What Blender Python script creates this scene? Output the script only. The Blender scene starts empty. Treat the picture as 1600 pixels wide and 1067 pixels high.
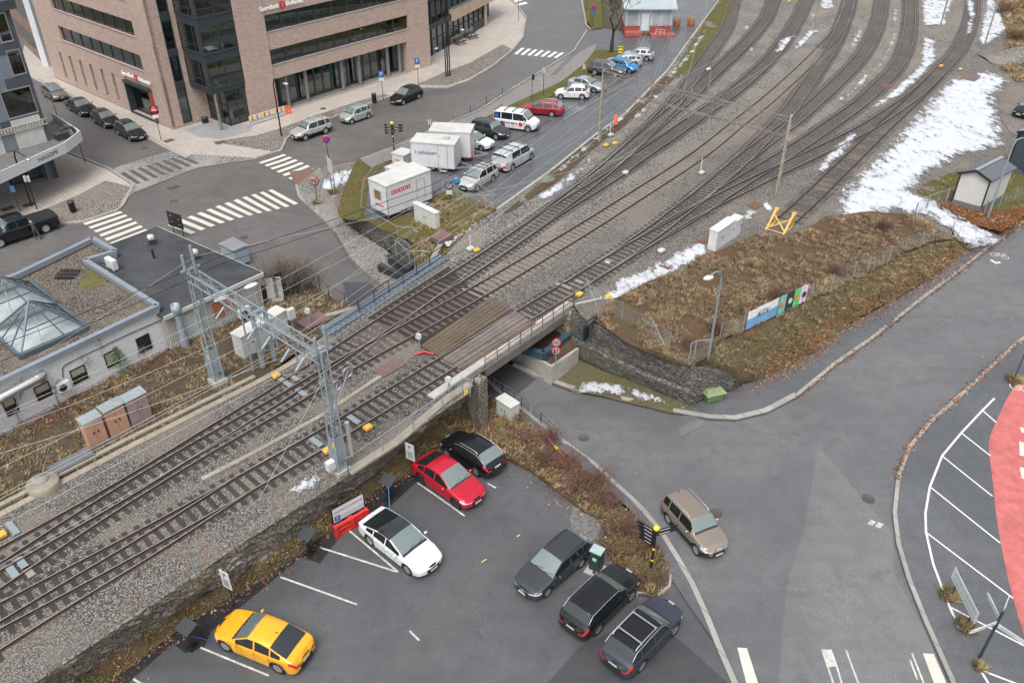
import bpy, bmesh, math, random
import numpy as np
from mathutils import Vector, Matrix, noise as mnoise
from mathutils.geometry import delaunay_2d_cdt
random.seed(7)
C = bpy.context.scene.collection
SC = bpy.context.scene
PI = math.pi

# ------------------------------------------------------------------ camera, world, sun
FOC, PITCH, CAMH = 1320.0, math.radians(34.5), 31.75
cam_d = bpy.data.cameras.new("camera"); cam = bpy.data.objects.new("camera", cam_d); C.objects.link(cam)
cam.location = (0, 0, CAMH); cam.rotation_euler = (PI/2-PITCH, 0, 0)
cam_d.sensor_width = 36; cam_d.lens = FOC/1600*36; cam_d.clip_end = 3000; cam_d.clip_start = .5
SC.camera = cam
W = bpy.data.worlds.new("World"); SC.world = W; W.use_nodes = True
nt = W.node_tree; bg = nt.nodes["Background"]; sky = nt.nodes.new("ShaderNodeTexSky")
sky.sky_type = 'NISHITA'; sky.sun_disc = False
SUN_EL, SUN_AZ = math.radians(62), math.radians(-165)
sky.sun_elevation = SUN_EL; sky.sun_rotation = SUN_AZ; sky.air_density = 1.0; sky.dust_density = 5.0; sky.ozone_density = 0.6
hsv = nt.nodes.new("ShaderNodeHueSaturation"); hsv.inputs["Saturation"].default_value = .3
nt.links.new(sky.outputs[0], hsv.inputs["Color"]); nt.links.new(hsv.outputs[0], bg.inputs[0]); bg.inputs[1].default_value = .135
sd = bpy.data.lights.new("sun", 'SUN'); sd.energy = .85; sd.angle = math.radians(28); sd.color = (1, .985, .965)
sun = bpy.data.objects.new("sun", sd); C.objects.link(sun)
sun.rotation_euler = Vector((-math.sin(SUN_AZ)*math.cos(SUN_EL), -math.cos(SUN_AZ)*math.cos(SUN_EL), -math.sin(SUN_EL))).to_track_quat('-Z', 'Y').to_euler()
SC.view_settings.view_transform = 'Standard'; SC.view_settings.look = 'None'
SC.view_settings.exposure = 0.84; SC.view_settings.gamma = 1

# ------------------------------------------------------------------ survey helpers: a sighted direction to a place on a level or a wall
def ray(px, py):
    u, v = px-800, py-533.5
    return np.array([u, FOC*math.cos(PITCH)-v*math.sin(PITCH), -FOC*math.sin(PITCH)-v*math.cos(PITCH)])
def P(px, py, z=0.0):
    d = ray(px, py); t = (z-CAMH)/d[2]
    return Vector((d[0]*t, d[1]*t, z))
def PW(px, py, A, B):
    d = ray(px, py); ab = np.array([B[0]-A[0], B[1]-A[1]]); L = np.linalg.norm(ab); ab = ab/L
    n = np.array([-ab[1], ab[0]]); t = (n[0]*A[0]+n[1]*A[1])/(n[0]*d[0]+n[1]*d[1]); q = d*t
    return float((q[0]-A[0])*ab[0]+(q[1]-A[1])*ab[1]), float(q[2]+CAMH)
def HZ(x, y, py):                       # height of the point above (x, y) sighted at row py
    v = py-533.5
    k = -v/FOC; cp, sp = math.cos(PITCH), math.sin(PITCH)
    return CAMH+y*(k*cp-sp)/(cp+k*sp)
class Field:
    def __init__(s, pts):
        w = [P(*p) for p in pts]; s.x = np.array([[a.x, a.y] for a in w]); zs = np.array([a.z for a in w]); n = len(w)
        r = np.linalg.norm(s.x[:, None]-s.x[None], axis=2); K = s.phi(r)+np.eye(n)*.3
        A = np.zeros((n+3, n+3)); A[:n, :n] = K; A[:n, n] = 1; A[:n, n+1:] = s.x; A[n, :n] = 1; A[n+1:, :n] = s.x.T
        s.c = np.linalg.solve(A, np.concatenate([zs, [0, 0, 0]])); s.lo, s.hi = zs.min(), zs.max()
    def phi(s, r): return np.sqrt(r*r+9)
    def __call__(s, x, y):
        r = np.hypot(s.x[:, 0]-x, s.x[:, 1]-y); n = len(s.x)
        z = float(s.phi(r)@s.c[:n]+s.c[n]+s.c[n+1]*x+s.c[n+2]*y)
        return max(s.lo-.1, min(s.hi+.1, z))
def flat(z0): return lambda x, y: z0
def PF(px, py, F, dz=0.0):
    z = -1.5
    for _ in range(14):
        a = P(px, py, z); z = .4*z+.6*(F(a.x, a.y)+dz)
    a = P(px, py, z); a.z = F(a.x, a.y)+dz
    return a

# ------------------------------------------------------------------ mesh builder
class MB:
    def __init__(s): s.v = []; s.f = []; s.m = []; s.sm = []
    def add(s, vs, fs, mi=0, smooth=False):
        o = len(s.v); s.v += [tuple(a) for a in vs]
        for f in fs: s.f.append([i+o for i in f]); s.m.append(mi); s.sm.append(smooth)
        return s
    def quad(s, a, b, c, d, mi=0): return s.add([a, b, c, d], [(0, 1, 2, 3)], mi)
    def box(s, c, size, rz=0, mi=0, bev=0.0, M4=None):
        x, y, z = size[0]/2, size[1]/2, size[2]/2
        if bev > 0:
            b = min(bev, x*.9, y*.9, z*.9); vs = []; rings = []
            for zz, ins in ((-z, b), (-z+b, 0), (z-b, 0), (z, b)):
                X, Y = x-ins, y-ins; k = b if ins == 0 else b*.6
                r = []
                for sx, sy in ((1, 1), (-1, 1), (-1, -1), (1, -1)):
                    p1 = (sx*X, sy*(Y-k), zz); p2 = (sx*(X-k), sy*Y, zz)
                    r += [p1, p2] if sx*sy > 0 else [p2, p1]
                rings.append(len(vs)); vs += r
            fs = [tuple(range(7, -1, -1)), tuple(range(24, 32))]
            for k in range(3):
                for j in range(8): fs.append((k*8+j, k*8+(j+1) % 8, k*8+8+(j+1) % 8, k*8+8+j))
        else:
            vs = [(-x, -y, -z), (x, -y, -z), (x, y, -z), (-x, y, -z), (-x, -y, z), (x, -y, z), (x, y, z), (-x, y, z)]
            fs = [(3, 2, 1, 0), (4, 5, 6, 7), (0, 1, 5, 4), (1, 2, 6, 5), (2, 3, 7, 6), (3, 0, 4, 7)]
        if M4 is None: M4 = Matrix.Translation(c) @ Matrix.Rotation(rz, 4, 'Z')
        return s.add([M4 @ Vector(a) for a in vs], fs, mi)
    def bar(s, p, q, w, h=None, mi=0, up=(0, 0, 1)):
        p, q = Vector(p), Vector(q); d = (q-p); L = d.length
        if L < 1e-6: return s
        d /= L; u = Vector(up)
        if abs(d.dot(u)) > .99: u = Vector((0, 1, 0))
        sd_ = d.cross(u).normalized(); u = sd_.cross(d)
        M4 = Matrix((sd_.to_4d(), d.to_4d(), u.to_4d(), (0, 0, 0, 1))).transposed(); M4[3] = (0, 0, 0, 1)
        M4 = Matrix.Translation((p+q)/2) @ M4.to_3x3().to_4x4()
        return s.box((0, 0, 0), (w, L, h or w), mi=mi, M4=M4)
    def tube(s, pts, r, n=6, mi=0, caps=True, smooth=True):
        pts = [Vector(p) for p in pts]; rs = r if isinstance(r, (list, tuple)) else [r]*len(pts)
        vs = []; fs = []; pu = None
        for i, p in enumerate(pts):
            d = (pts[min(i+1, len(pts)-1)]-pts[max(i-1, 0)])
            d = d.normalized() if d.length > 0 else Vector((0, 0, 1))
            u = pu or (Vector((0, 0, 1)) if abs(d.z) < .95 else Vector((1, 0, 0)))
            a = d.cross(u).normalized(); u = a.cross(d).normalized(); pu = u
            for k in range(n):
                t = 2*PI*k/n; vs.append(p+(a*math.cos(t)+u*math.sin(t))*rs[i])
        for i in range(len(pts)-1):
            for k in range(n): fs.append((i*n+k, i*n+(k+1) % n, (i+1)*n+(k+1) % n, (i+1)*n+k))
        s.add(vs, fs, mi, smooth)
        if caps: s.add(vs[:n], [tuple(range(n-1, -1, -1))], mi); s.add(vs[-n:], [tuple(range(n))], mi)
        return s
    def lathe(s, c, prof, n=16, mi=0, axis='Z', smooth=True, M4=None):
        vs = []; fs = []
        for r, z in prof:
            for k in range(n):
                t = 2*PI*k/n; vs.append(Vector((r*math.cos(t), r*math.sin(t), z)))
        for i in range(len(prof)-1):
            for k in range(n): fs.append((i*n+k, i*n+(k+1) % n, (i+1)*n+(k+1) % n, (i+1)*n+k))
        if axis == 'Y': vs = [Vector((a.x, a.z, a.y)) for a in vs]
        T = M4 or Matrix.Translation(c)
        vs = [T @ a for a in vs]; s.add(vs, fs, mi, smooth)
        if prof[0][0] > 1e-4: s.add(vs[:n], [tuple(range(n-1, -1, -1))], mi)
        if prof[-1][0] > 1e-4: s.add(vs[-n:], [tuple(range(n))], mi)
        return s
    def prism(s, poly, z0, z1, mi=0, mtop=None):
        n = len(poly); a = sum(poly[i][0]*poly[(i+1) % n][1]-poly[(i+1) % n][0]*poly[i][1] for i in range(n))
        if a < 0: poly = poly[::-1]
        vs = [(p[0], p[1], z0) for p in poly]+[(p[0], p[1], z1) for p in poly]
        s.add(vs, [tuple(range(n-1, -1, -1))]+[(i, (i+1) % n, n+(i+1) % n, n+i) for i in range(n)], mi)
        s.add(vs[n:], [tuple(range(n))], mi if mtop is None else mtop)
        return s
    def build(s, name, mats, parent=None, world=False):
        me = bpy.data.meshes.new(name)
        vs = s.v
        if world and parent is not None:
            o = parent.location; inv = Matrix.Rotation(-parent.rotation_euler.z, 3, 'Z')
            vs = [inv @ (Vector(a)-o) for a in vs]
        me.from_pydata([tuple(a) for a in vs], [], s.f)
        mats = mats if isinstance(mats, (list, tuple)) else [mats]
        for m_ in mats: me.materials.append(m_)
        me.polygons.foreach_set("material_index", s.m); me.polygons.foreach_set("use_smooth", s.sm)
        me.update(); ob = bpy.data.objects.new(name, me); C.objects.link(ob)
        if parent is not None: ob.parent = parent
        return ob
def tag(o, label=None, cat=None, group=None, kind=None):
    if label: o['label'] = label
    if cat: o['category'] = cat
    if group: o['group'] = group
    if kind: o['kind'] = kind
    return o
def thing(name, label, cat, loc=(0, 0, 0), rz=0.0, group=None):
    o = bpy.data.objects.new(name, None); C.objects.link(o); o.location = loc; o.rotation_euler = (0, 0, rz); o.empty_display_size = .2
    return tag(o, label, cat, group)
def dup(o, loc=None, rz=None, label=None, group=None, parent=None):
    c = o.copy(); C.objects.link(c)
    if parent is not None: c.parent = parent
    if loc is not None: c.location = loc
    if rz is not None: c.rotation_euler = (0, 0, rz)
    if label: c['label'] = label
    if group: c['group'] = group
    for ch in list(o.children): dup(ch, parent=c)
    return c
def resamp(poly, step, closed=False):
    pts = [Vector(p) for p in poly]
    if closed: pts = pts+[pts[0]]
    out = [pts[0].copy()]
    for a, b in zip(pts, pts[1:]):
        n = max(1, int((b-a).length/step+.5))
        for k in range(1, n+1): out.append(a.lerp(b, k/n))
    return out[:-1] if closed else out
def spline(pts, step):                 # centripetal-ish catmull-rom, even spacing
    pts = [Vector(p) for p in pts]; q = [2*pts[0]-pts[1]]+pts+[2*pts[-1]-pts[-2]]; out = []
    for i in range(1, len(q)-2):
        p0, p1, p2, p3 = q[i-1:i+3]; n = max(2, int((p2-p1).length/step*2))
        t01, t12, t23 = [(max((b-a).length, 1e-4))**.5 for a, b in ((p0, p1), (p1, p2), (p2, p3))]
        m1 = (p1-p0)/t01*t12-(p2-p0)/(t01+t12)*t12+(p2-p1); m2 = (p2-p1)-(p3-p1)/(t12+t23)*t12+(p3-p2)/t23*t12
        for k in range(n):
            t = k/n; out.append(p1*(2*t**3-3*t*t+1)+m1*(t**3-2*t*t+t)+p2*(-2*t**3+3*t*t)+m2*(t**3-t*t))
    out.append(pts[-1]); res = [out[0]]; acc = 0
    for a, b in zip(out, out[1:]):
        L = (b-a).length; pos = step-acc
        while pos <= L: res.append(a.lerp(b, pos/L)); pos += step
        acc = (acc+L) % step
    return res
def offset(line, d):
    out = []
    for i, p in enumerate(line):
        t = (line[min(i+1, len(line)-1)]-line[max(i-1, 0)]); t.z = 0; t.normalize()
        out.append(p+Vector((-t.y, t.x, 0))*d)
    return out
def inpoly(x, y, poly):
    c = False; j = len(poly)-1
    for i in range(len(poly)):
        a, b = poly[i], poly[j]
        if (a[1] > y) != (b[1] > y) and x < (b[0]-a[0])*(y-a[1])/(b[1]-a[1])+a[0]: c = not c
        j = i
    return c
def region(name, poly, F, mat, res=1.5, dz=0.0, skirt=0.0, nz=0.0, nscale=.5, pix=True, kind='structure', keep=None, parent=None):
    """a sheet over a polygon, its heights taken from field F (or from the corners when F is None)"""
    pw = [PF(a[0], a[1], F, dz) for a in poly] if pix else [Vector((a[0], a[1], F(a[0], a[1])+dz)) for a in poly]
    ed = resamp(pw, res, True); n = len(ed); p2 = [Vector((a.x, a.y)) for a in ed]
    xs = [a.x for a in ed]; ys = [a.y for a in ed]; pl = [(a.x, a.y) for a in pw]; pts = []
    x = min(xs); row = 0
    while x < max(xs):
        y = min(ys)+(row % 2)*res*.5
        while y < max(ys):
            if inpoly(x, y, pl): pts.append(Vector((x+random.uniform(-.1, .1)*res, y+random.uniform(-.1, .1)*res)))
            y += res
        x += res*.87; row += 1
    vo, eo, fo, *_ = delaunay_2d_cdt(p2+pts, [(i, (i+1) % n) for i in range(n)], [], 1, 1e-5)
    vs = []
    for a in vo:
        z = F(a.x, a.y)+dz
        if nz: z += nz*mnoise.noise(Vector((a.x*nscale, a.y*nscale, 3.1)))
        vs.append((a.x, a.y, z))
    fs = []
    for f in fo:
        a, b, c = [vs[i] for i in f[:3]]
        if keep and not keep((a[0]+b[0]+c[0])/3, (a[1]+b[1]+c[1])/3): continue
        up = (b[0]-a[0])*(c[1]-a[1])-(b[1]-a[1])*(c[0]-a[0]); fs.append(tuple(f) if up > 0 else tuple(f[::-1]))
    b = MB(); b.add(vs, fs, 0, nz > 0)
    if skirt:
        e = [(q.x, q.y, F(q.x, q.y)+dz) for q in ed]; sgn = sum(e[i][0]*e[(i+1) % n][1]-e[(i+1) % n][0]*e[i][1] for i in range(n)) > 0
        for i in range(n):
            p, q = e[i], e[(i+1) % n]
            if not sgn: p, q = q, p
            b.quad((p[0], p[1], p[2]-skirt), (q[0], q[1], q[2]-skirt), q, p)
    o = b.build(name, mat, parent)
    if kind: o['kind'] = kind
    return o
def loft(b, A, B, n=1, mi=0, rough=0.0, seed=0, smooth=False, step=.8):
    """strip between two polylines, n rows, optional bumpiness"""
    def par(L, k):
        d = [0]
        for p, q in zip(L, L[1:]): d.append(d[-1]+(q-p).length)
        t = k*d[-1]
        for i in range(len(L)-1):
            if t <= d[i+1]+1e-9: return L[i].lerp(L[i+1], (t-d[i])/max(1e-9, d[i+1]-d[i]))
        return L[-1].copy()
    tot = sum((q-p).length for p, q in zip(A, A[1:])); m = max(1, int(tot/step)); vs = []
    for i in range(m+1):
        a, c = par(A, i/m), par(B, i/m)
        for j in range(n+1):
            p = a.lerp(c, j/n)
            if rough and 0 < j: p += Vector((mnoise.noise(p*1.3+Vector((seed, 0, 0))), mnoise.noise(p*1.3+Vector((0, seed+9, 0))), mnoise.noise(p*1.3+Vector((5, 0, seed)))*.6))*rough
            vs.append(p)
    b.add(vs, [(i*(n+1)+j, i*(n+1)+j+1, (i+1)*(n+1)+j+1, (i+1)*(n+1)+j) for i in range(m) for j in range(n)], mi, smooth)
    return b
def text_mesh(txt, size, M4, mat, name, parent=None, extrude=.006, align='CENTER', bold=.0):
    cu = bpy.data.curves.new("t", 'FONT'); cu.body = txt; cu.size = size; cu.align_x = align; cu.align_y = 'CENTER'; cu.extrude = extrude; cu.resolution_u = 2; cu.offset = bold
    ob = bpy.data.objects.new("t", cu); C.objects.link(ob)
    me = bpy.data.meshes.new_from_object(ob); bpy.data.objects.remove(ob); bpy.data.curves.remove(cu)
    me.materials.clear(); me.materials.append(mat); me.transform(M4)
    o = bpy.data.objects.new(name, me); C.objects.link(o)
    if parent is not None:
        o.parent = parent
    return o
# ------------------------------------------------------------------ materials
def nd(t, ty, **k):
    n = t.nodes.new(ty)
    for a, v in k.items():
        if a in n.inputs: n.inputs[a].default_value = v
        else: setattr(n, a, v)
    return n
def newmat(name):
    m = bpy.data.materials.new(name); m.use_nodes = True; t = m.node_tree
    return m, t, t.nodes["Principled BSDF"]
def math_(t, op, a, b=None, clamp=False):
    n = t.nodes.new("ShaderNodeMath"); n.operation = op; n.use_clamp = clamp
    for i, x in enumerate((a, b)):
        if x is None: continue
        if hasattr(x, 'links'): t.links.new(x, n.inputs[i])
        else: n.inputs[i].default_value = x
    return n.outputs[0]
def mixc(t, f, a, b):
    n = t.nodes.new("ShaderNodeMix"); n.data_type = 'RGBA'
    for i, x in ((0, f), (6, a), (7, b)):
        if hasattr(x, 'links'): t.links.new(x, n.inputs[i])
        elif i == 0: n.inputs[0].default_value = x
        else: n.inputs[i].default_value = (*x[:3], 1)
    return n.outputs[2]
def ramp(t, f, lo, hi):
    n = t.nodes.new("ShaderNodeMapRange"); n.clamp = True
    t.links.new(f, n.inputs[0]); n.inputs[1].default_value = lo; n.inputs[2].default_value = hi
    return n.outputs[0]
def pos(t): return t.nodes.new("ShaderNodeNewGeometry").outputs["Position"]
def noi(t, v, scale, detail=3, rough=.55):
    n = nd(t, "ShaderNodeTexNoise", Scale=scale, Detail=detail, Roughness=rough); t.links.new(v, n.inputs["Vector"]); return n.outputs["Fac"]
def vor(t, v, scale, feature='F1', out="Distance", rnd=1.0):
    n = t.nodes.new("ShaderNodeTexVoronoi"); n.feature = feature; n.inputs["Scale"].default_value = scale; n.inputs["Randomness"].default_value = rnd
    t.links.new(v, n.inputs["Vector"]); return n.outputs[out]
def sep(t, v): n = t.nodes.new("ShaderNodeSeparateXYZ"); t.links.new(v, n.inputs[0]); return n.outputs
def comb(t, x, y, z=0.0):
    n = t.nodes.new("ShaderNodeCombineXYZ")
    for i, a in enumerate((x, y, z)):
        if hasattr(a, 'links'): t.links.new(a, n.inputs[i])
        else: n.inputs[i].default_value = a
    return n.outputs[0]
def bump(t, b, h, strength=.4, dist=.02):
    n = nd(t, "ShaderNodeBump", Strength=strength, Distance=dist); t.links.new(h, n.inputs["Height"]); t.links.new(n.outputs[0], b.inputs["Normal"])
def M(name, col, rough=.7, var=.12, scale=2.0, metal=0.0, spec=.5, coat=0.0, bmp=0.0, bscale=30, emit=None, col2=None):
    m, t, b = newmat(name); b.inputs["Roughness"].default_value = rough; b.inputs["Metallic"].default_value = metal
    b.inputs["Specular IOR Level"].default_value = spec; b.inputs["Coat Weight"].default_value = coat; b.inputs["Coat Roughness"].default_value = .08
    if var or col2:
        v = pos(t); f = math_(t, 'ADD', math_(t, 'MULTIPLY', noi(t, v, scale, 4, .65), .6), math_(t, 'MULTIPLY', noi(t, v, scale*.17, 2), .4))
        lo = [c*(1-var*1.6) for c in col]; hi = [min(1, c*(1+var*1.6)) for c in (col2 or col)]
        t.links.new(mixc(t, ramp(t, f, .3, .7), lo, hi), b.inputs["Base Color"])
    else: b.inputs["Base Color"].default_value = (*col, 1)
    if bmp: bump(t, b, noi(t, pos(t), bscale, 3), bmp, .02)
    if emit: b.inputs["Emission Color"].default_value = (*emit[0], 1); b.inputs["Emission Strength"].default_value = emit[1]
    return m
def asphalt(name, col, r0=.35, r1=.75, tone=None, crack=True):
    m, t, b = newmat(name); v = pos(t)
    big = noi(t, v, .12, 4, .6); fine = noi(t, v, 14, 3, .7); mid = noi(t, v, 1.1, 4, .6)
    c = mixc(t, ramp(t, fine, .32, .68), [x*.72 for x in col], [x*1.28 for x in col])
    c = mixc(t, math_(t, 'MULTIPLY', ramp(t, mid, .42, .72), .45), c, [x*.6 for x in col])
    c = mixc(t, math_(t, 'MULTIPLY', ramp(t, big, .42, .62), .45), c, [x*(.68 if not tone else 1)*y for x, y in zip(col, tone or (1, 1, 1.03))])
    sp = ramp(t, vor(t, v, 3.2), .035, .02)
    c = mixc(t, math_(t, 'MULTIPLY', sp, .55), c, (.3, .29, .27))
    if crack:
        w = t.nodes.new("ShaderNodeVectorMath"); w.operation = 'MULTIPLY_ADD'; nn = nd(t, "ShaderNodeTexNoise", Scale=.9, Detail=4)
        t.links.new(v, nn.inputs["Vector"]); t.links.new(nn.outputs["Color"], w.inputs[0]); w.inputs[1].default_value = (2.2, 2.2, 2.2); t.links.new(v, w.inputs[2])
        cr = ramp(t, vor(t, w.outputs[0], .11, 'DISTANCE_TO_EDGE'), .006, .002)
        c = mixc(t, math_(t, 'MULTIPLY', cr, .22), c, [x*.45 for x in col])
    st = math_(t, 'MULTIPLY', ramp(t, vor(t, v, .42, 'SMOOTH_F1'), .3, .12), ramp(t, noi(t, v, 3.1, 3), .42, .62)); c = mixc(t, math_(t, 'MULTIPLY', st, .4), c, [x*.5 for x in col])
    mp = nd(t, "ShaderNodeMapping"); mp.inputs["Rotation"].default_value = (0, 0, -.75); mp.inputs["Scale"].default_value = (.06, 1.3, 1); t.links.new(v, mp.inputs[0]); c = mixc(t, math_(t, 'MULTIPLY', ramp(t, noi(t, mp.outputs[0], 1, 3, .6), .5, .68), .22), c, [x*.62 for x in col])
    t.links.new(c, b.inputs["Base Color"])
    rr = math_(t, 'ADD', math_(t, 'MULTIPLY', ramp(t, big, .4, .6), r0-r1), r1); t.links.new(rr, b.inputs["Roughness"])
    bump(t, b, fine, .25, .01)
    return m
def ballast(name, cols, scale=14, tint=None):
    m, t, b = newmat(name); v = pos(t); n = t.nodes.new("ShaderNodeTexVoronoi"); n.inputs["Scale"].default_value = scale; t.links.new(v, n.inputs["Vector"])
    r = sep(t, n.outputs["Color"]); c = mixc(t, r[0], cols[0], cols[1])
    c = mixc(t, ramp(t, r[1], .7, .8), c, cols[2])
    c = mixc(t, ramp(t, n.outputs["Distance"], .35, .62), c, [x*.22 for x in cols[0]])
    big = noi(t, v, .22, 4, .6); c = mixc(t, math_(t, 'MULTIPLY', ramp(t, big, .45, .62), .55), c, tint or [x*1.05 for x in cols[0]])
    t.links.new(c, b.inputs["Base Color"]); b.inputs["Roughness"].default_value = .85
    h = math_(t, 'SUBTRACT', 1.0, n.outputs["Distance"]); bump(t, b, h, .9, .05)
    return m
def veg(name, cs, scale=1.0, leaves=None):
    m, t, b = newmat(name); v = pos(t)
    a = noi(t, v, 2.3*scale, 5, .7); d = noi(t, v, .55*scale, 4, .65); e = noi(t, v, 11*scale, 3, .7)
    c = mixc(t, ramp(t, a, .35, .65), cs[0], cs[1]); c = mixc(t, ramp(t, d, .45, .62), c, cs[2]); c = mixc(t, ramp(t, e, .35, .75), [x*.45 for x in cs[0]], c)
    if leaves:
        n = t.nodes.new("ShaderNodeTexVoronoi"); n.inputs["Scale"].default_value = 7; t.links.new(v, n.inputs["Vector"])
        msk = math_(t, 'MULTIPLY', ramp(t, n.outputs["Distance"], .5, .35), ramp(t, noi(t, v, .7, 3), .48, .58))
        lc = mixc(t, sep(t, n.outputs["Color"])[0], leaves, [x*.4 for x in leaves]); c = mixc(t, msk, c, lc)
    t.links.new(c, b.inputs["Base Color"]); b.inputs["Roughness"].default_value = .95; b.inputs["Specular IOR Level"].default_value = .2
    bump(t, b, math_(t, 'ADD', e, a), 1.0, .12)
    return m
def bricks(name, c1, c2, mort, ang, bw, bh, msize, var=.3, stain=None, z_scale=1):
    m, t, b = newmat(name); v = pos(t); s = sep(t, v)
    ca, sa = math.cos(ang), math.sin(ang)
    u = math_(t, 'ADD', math_(t, 'MULTIPLY', s[0], ca-sa), math_(t, 'MULTIPLY', s[1], sa+ca))
    br = t.nodes.new("ShaderNodeTexBrick"); t.links.new(comb(t, u, s[2]), br.inputs["Vector"])
    br.inputs["Scale"].default_value = 1; br.inputs["Brick Width"].default_value = bw; br.inputs["Row Height"].default_value = bh; br.inputs["Mortar Size"].default_value = msize
    br.inputs["Color1"].default_value = (*c1, 1); br.inputs["Color2"].default_value = (*c2, 1); br.inputs["Mortar"].default_value = (*mort, 1); br.inputs["Bias"].default_value = -.1
    f = noi(t, v, 6, 4, .7); g = noi(t, v, .5, 4, .6)
    c = mixc(t, math_(t, 'MULTIPLY', ramp(t, f, .35, .7), var), br.outputs[0], [x*.35 for x in c1])
    c = mixc(t, math_(t, 'MULTIPLY', ramp(t, g, .42, .66), .4), c, stain or [x*.7 for x in c2])
    t.links.new(c, b.inputs["Base Color"]); b.inputs["Roughness"].default_value = .9
    bump(t, b, math_(t, 'SUBTRACT', f, br.outputs["Fac"]), .4, .01)
    return m
def stone(name, c1, c2, scale=2.2, moss=(.12, .13, .03), squash=1.6, joint=.02):
    m, t, b = newmat(name); v = pos(t); mp = nd(t, "ShaderNodeMapping"); mp.inputs["Scale"].default_value = (1, 1, squash); t.links.new(v, mp.inputs[0])
    w = t.nodes.new("ShaderNodeVectorMath"); w.operation = 'MULTIPLY_ADD'; nn = nd(t, "ShaderNodeTexNoise", Scale=1.5, Detail=2)
    t.links.new(v, nn.inputs["Vector"]); t.links.new(nn.outputs["Color"], w.inputs[0]); w.inputs[1].default_value = (.35, .35, .35); t.links.new(mp.outputs[0], w.inputs[2])
    q = w.outputs[0]; e = vor(t, q, scale, 'DISTANCE_TO_EDGE'); col = vor(t, q, scale, 'F1', "Color")
    c = mixc(t, sep(t, col)[0], c1, c2); f = noi(t, v, 9, 4, .7); c = mixc(t, math_(t, 'MULTIPLY', ramp(t, f, .35, .7), .5), c, [x*.4 for x in c1])
    c = mixc(t, math_(t, 'MULTIPLY', ramp(t, e, joint*3, joint), ramp(t, noi(t, v, 2.5, 3), .3, .6)), c, (.03, .027, .022))
    c = mixc(t, math_(t, 'MULTIPLY', ramp(t, noi(t, v, .8, 4, .7), .52, .68), .7), c, moss)
    t.links.new(c, b.inputs["Base Color"]); b.inputs["Roughness"].default_value = .9
    bump(t, b, math_(t, 'ADD', ramp(t, e, 0, .12), math_(t, 'MULTIPLY', f, .4)), .9, .12)
    return m
def pave(name, c1, c2, mort, ang, bw, bh, off=.5, msize=.012):
    m, t, b = newmat(name); v = pos(t); mp = nd(t, "ShaderNodeMapping"); mp.inputs["Rotation"].default_value = (0, 0, -ang); t.links.new(v, mp.inputs[0])
    s = sep(t, mp.outputs[0]); br = t.nodes.new("ShaderNodeTexBrick"); t.links.new(comb(t, s[0], s[1]), br.inputs["Vector"]); br.offset = off
    br.inputs["Scale"].default_value = 1; br.inputs["Brick Width"].default_value = bw; br.inputs["Row Height"].default_value = bh; br.inputs["Mortar Size"].default_value = msize
    br.inputs["Color1"].default_value = (*c1, 1); br.inputs["Color2"].default_value = (*c2, 1); br.inputs["Mortar"].default_value = (*mort, 1)
    g = noi(t, v, .35, 4, .65); f = noi(t, v, 7, 3)
    c = mixc(t, math_(t, 'MULTIPLY', ramp(t, g, .42, .65), .5), br.outputs[0], [x*.62 for x in c1]); c = mixc(t, math_(t, 'MULTIPLY', ramp(t, f, .4, .7), .3), c, [x*.5 for x in c1])
    t.links.new(c, b.inputs["Base Color"]); b.inputs["Roughness"].default_value = .65; bump(t, b, math_(t, 'SUBTRACT', f, br.outputs["Fac"]), .3, .01)
    return m
def glassy(name, col, alpha, rough=.03):
    """a window pane: tinted, partly see-through, mirror-like at grazing angles"""
    m, t, b = newmat(name); t.nodes.remove(b); out = t.nodes["Material Output"]
    tr = nd(t, "ShaderNodeBsdfTransparent"); tr.inputs[0].default_value = (*col, 1)
    gl = nd(t, "ShaderNodeBsdfGlossy", Roughness=rough); gl.inputs[0].default_value = (.95, 1, 1, 1)
    fr = nd(t, "ShaderNodeFresnel", IOR=1.5); f = math_(t, 'ADD', math_(t, 'MULTIPLY', fr.outputs[0], 1.0), alpha, True)
    mx = nd(t, "ShaderNodeMixShader"); t.links.new(f, mx.inputs[0]); t.links.new(tr.outputs[0], mx.inputs[1]); t.links.new(gl.outputs[0], mx.inputs[2]); t.links.new(mx.outputs[0], out.inputs[0])
    return m
def snowmat(name, bare=(.1, .095, .09), lo=.38, hi=.5, white=(.53, .56, .6)):
    m, t, b = newmat(name); v = pos(t)
    f = math_(t, 'ADD', math_(t, 'MULTIPLY', noi(t, v, 2.6, 6, .72), .6), math_(t, 'MULTIPLY', noi(t, v, .35, 3), .4))
    c = mixc(t, ramp(t, f, lo, hi), bare, white); c = mixc(t, math_(t, 'MULTIPLY', ramp(t, vor(t, v, 2.1), .07, .04), .6), c, (.12, .1, .09))
    t.links.new(c, b.inputs["Base Color"]); b.inputs["Roughness"].default_value = .8; bump(t, b, f, .6, .05)
    return m
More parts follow.
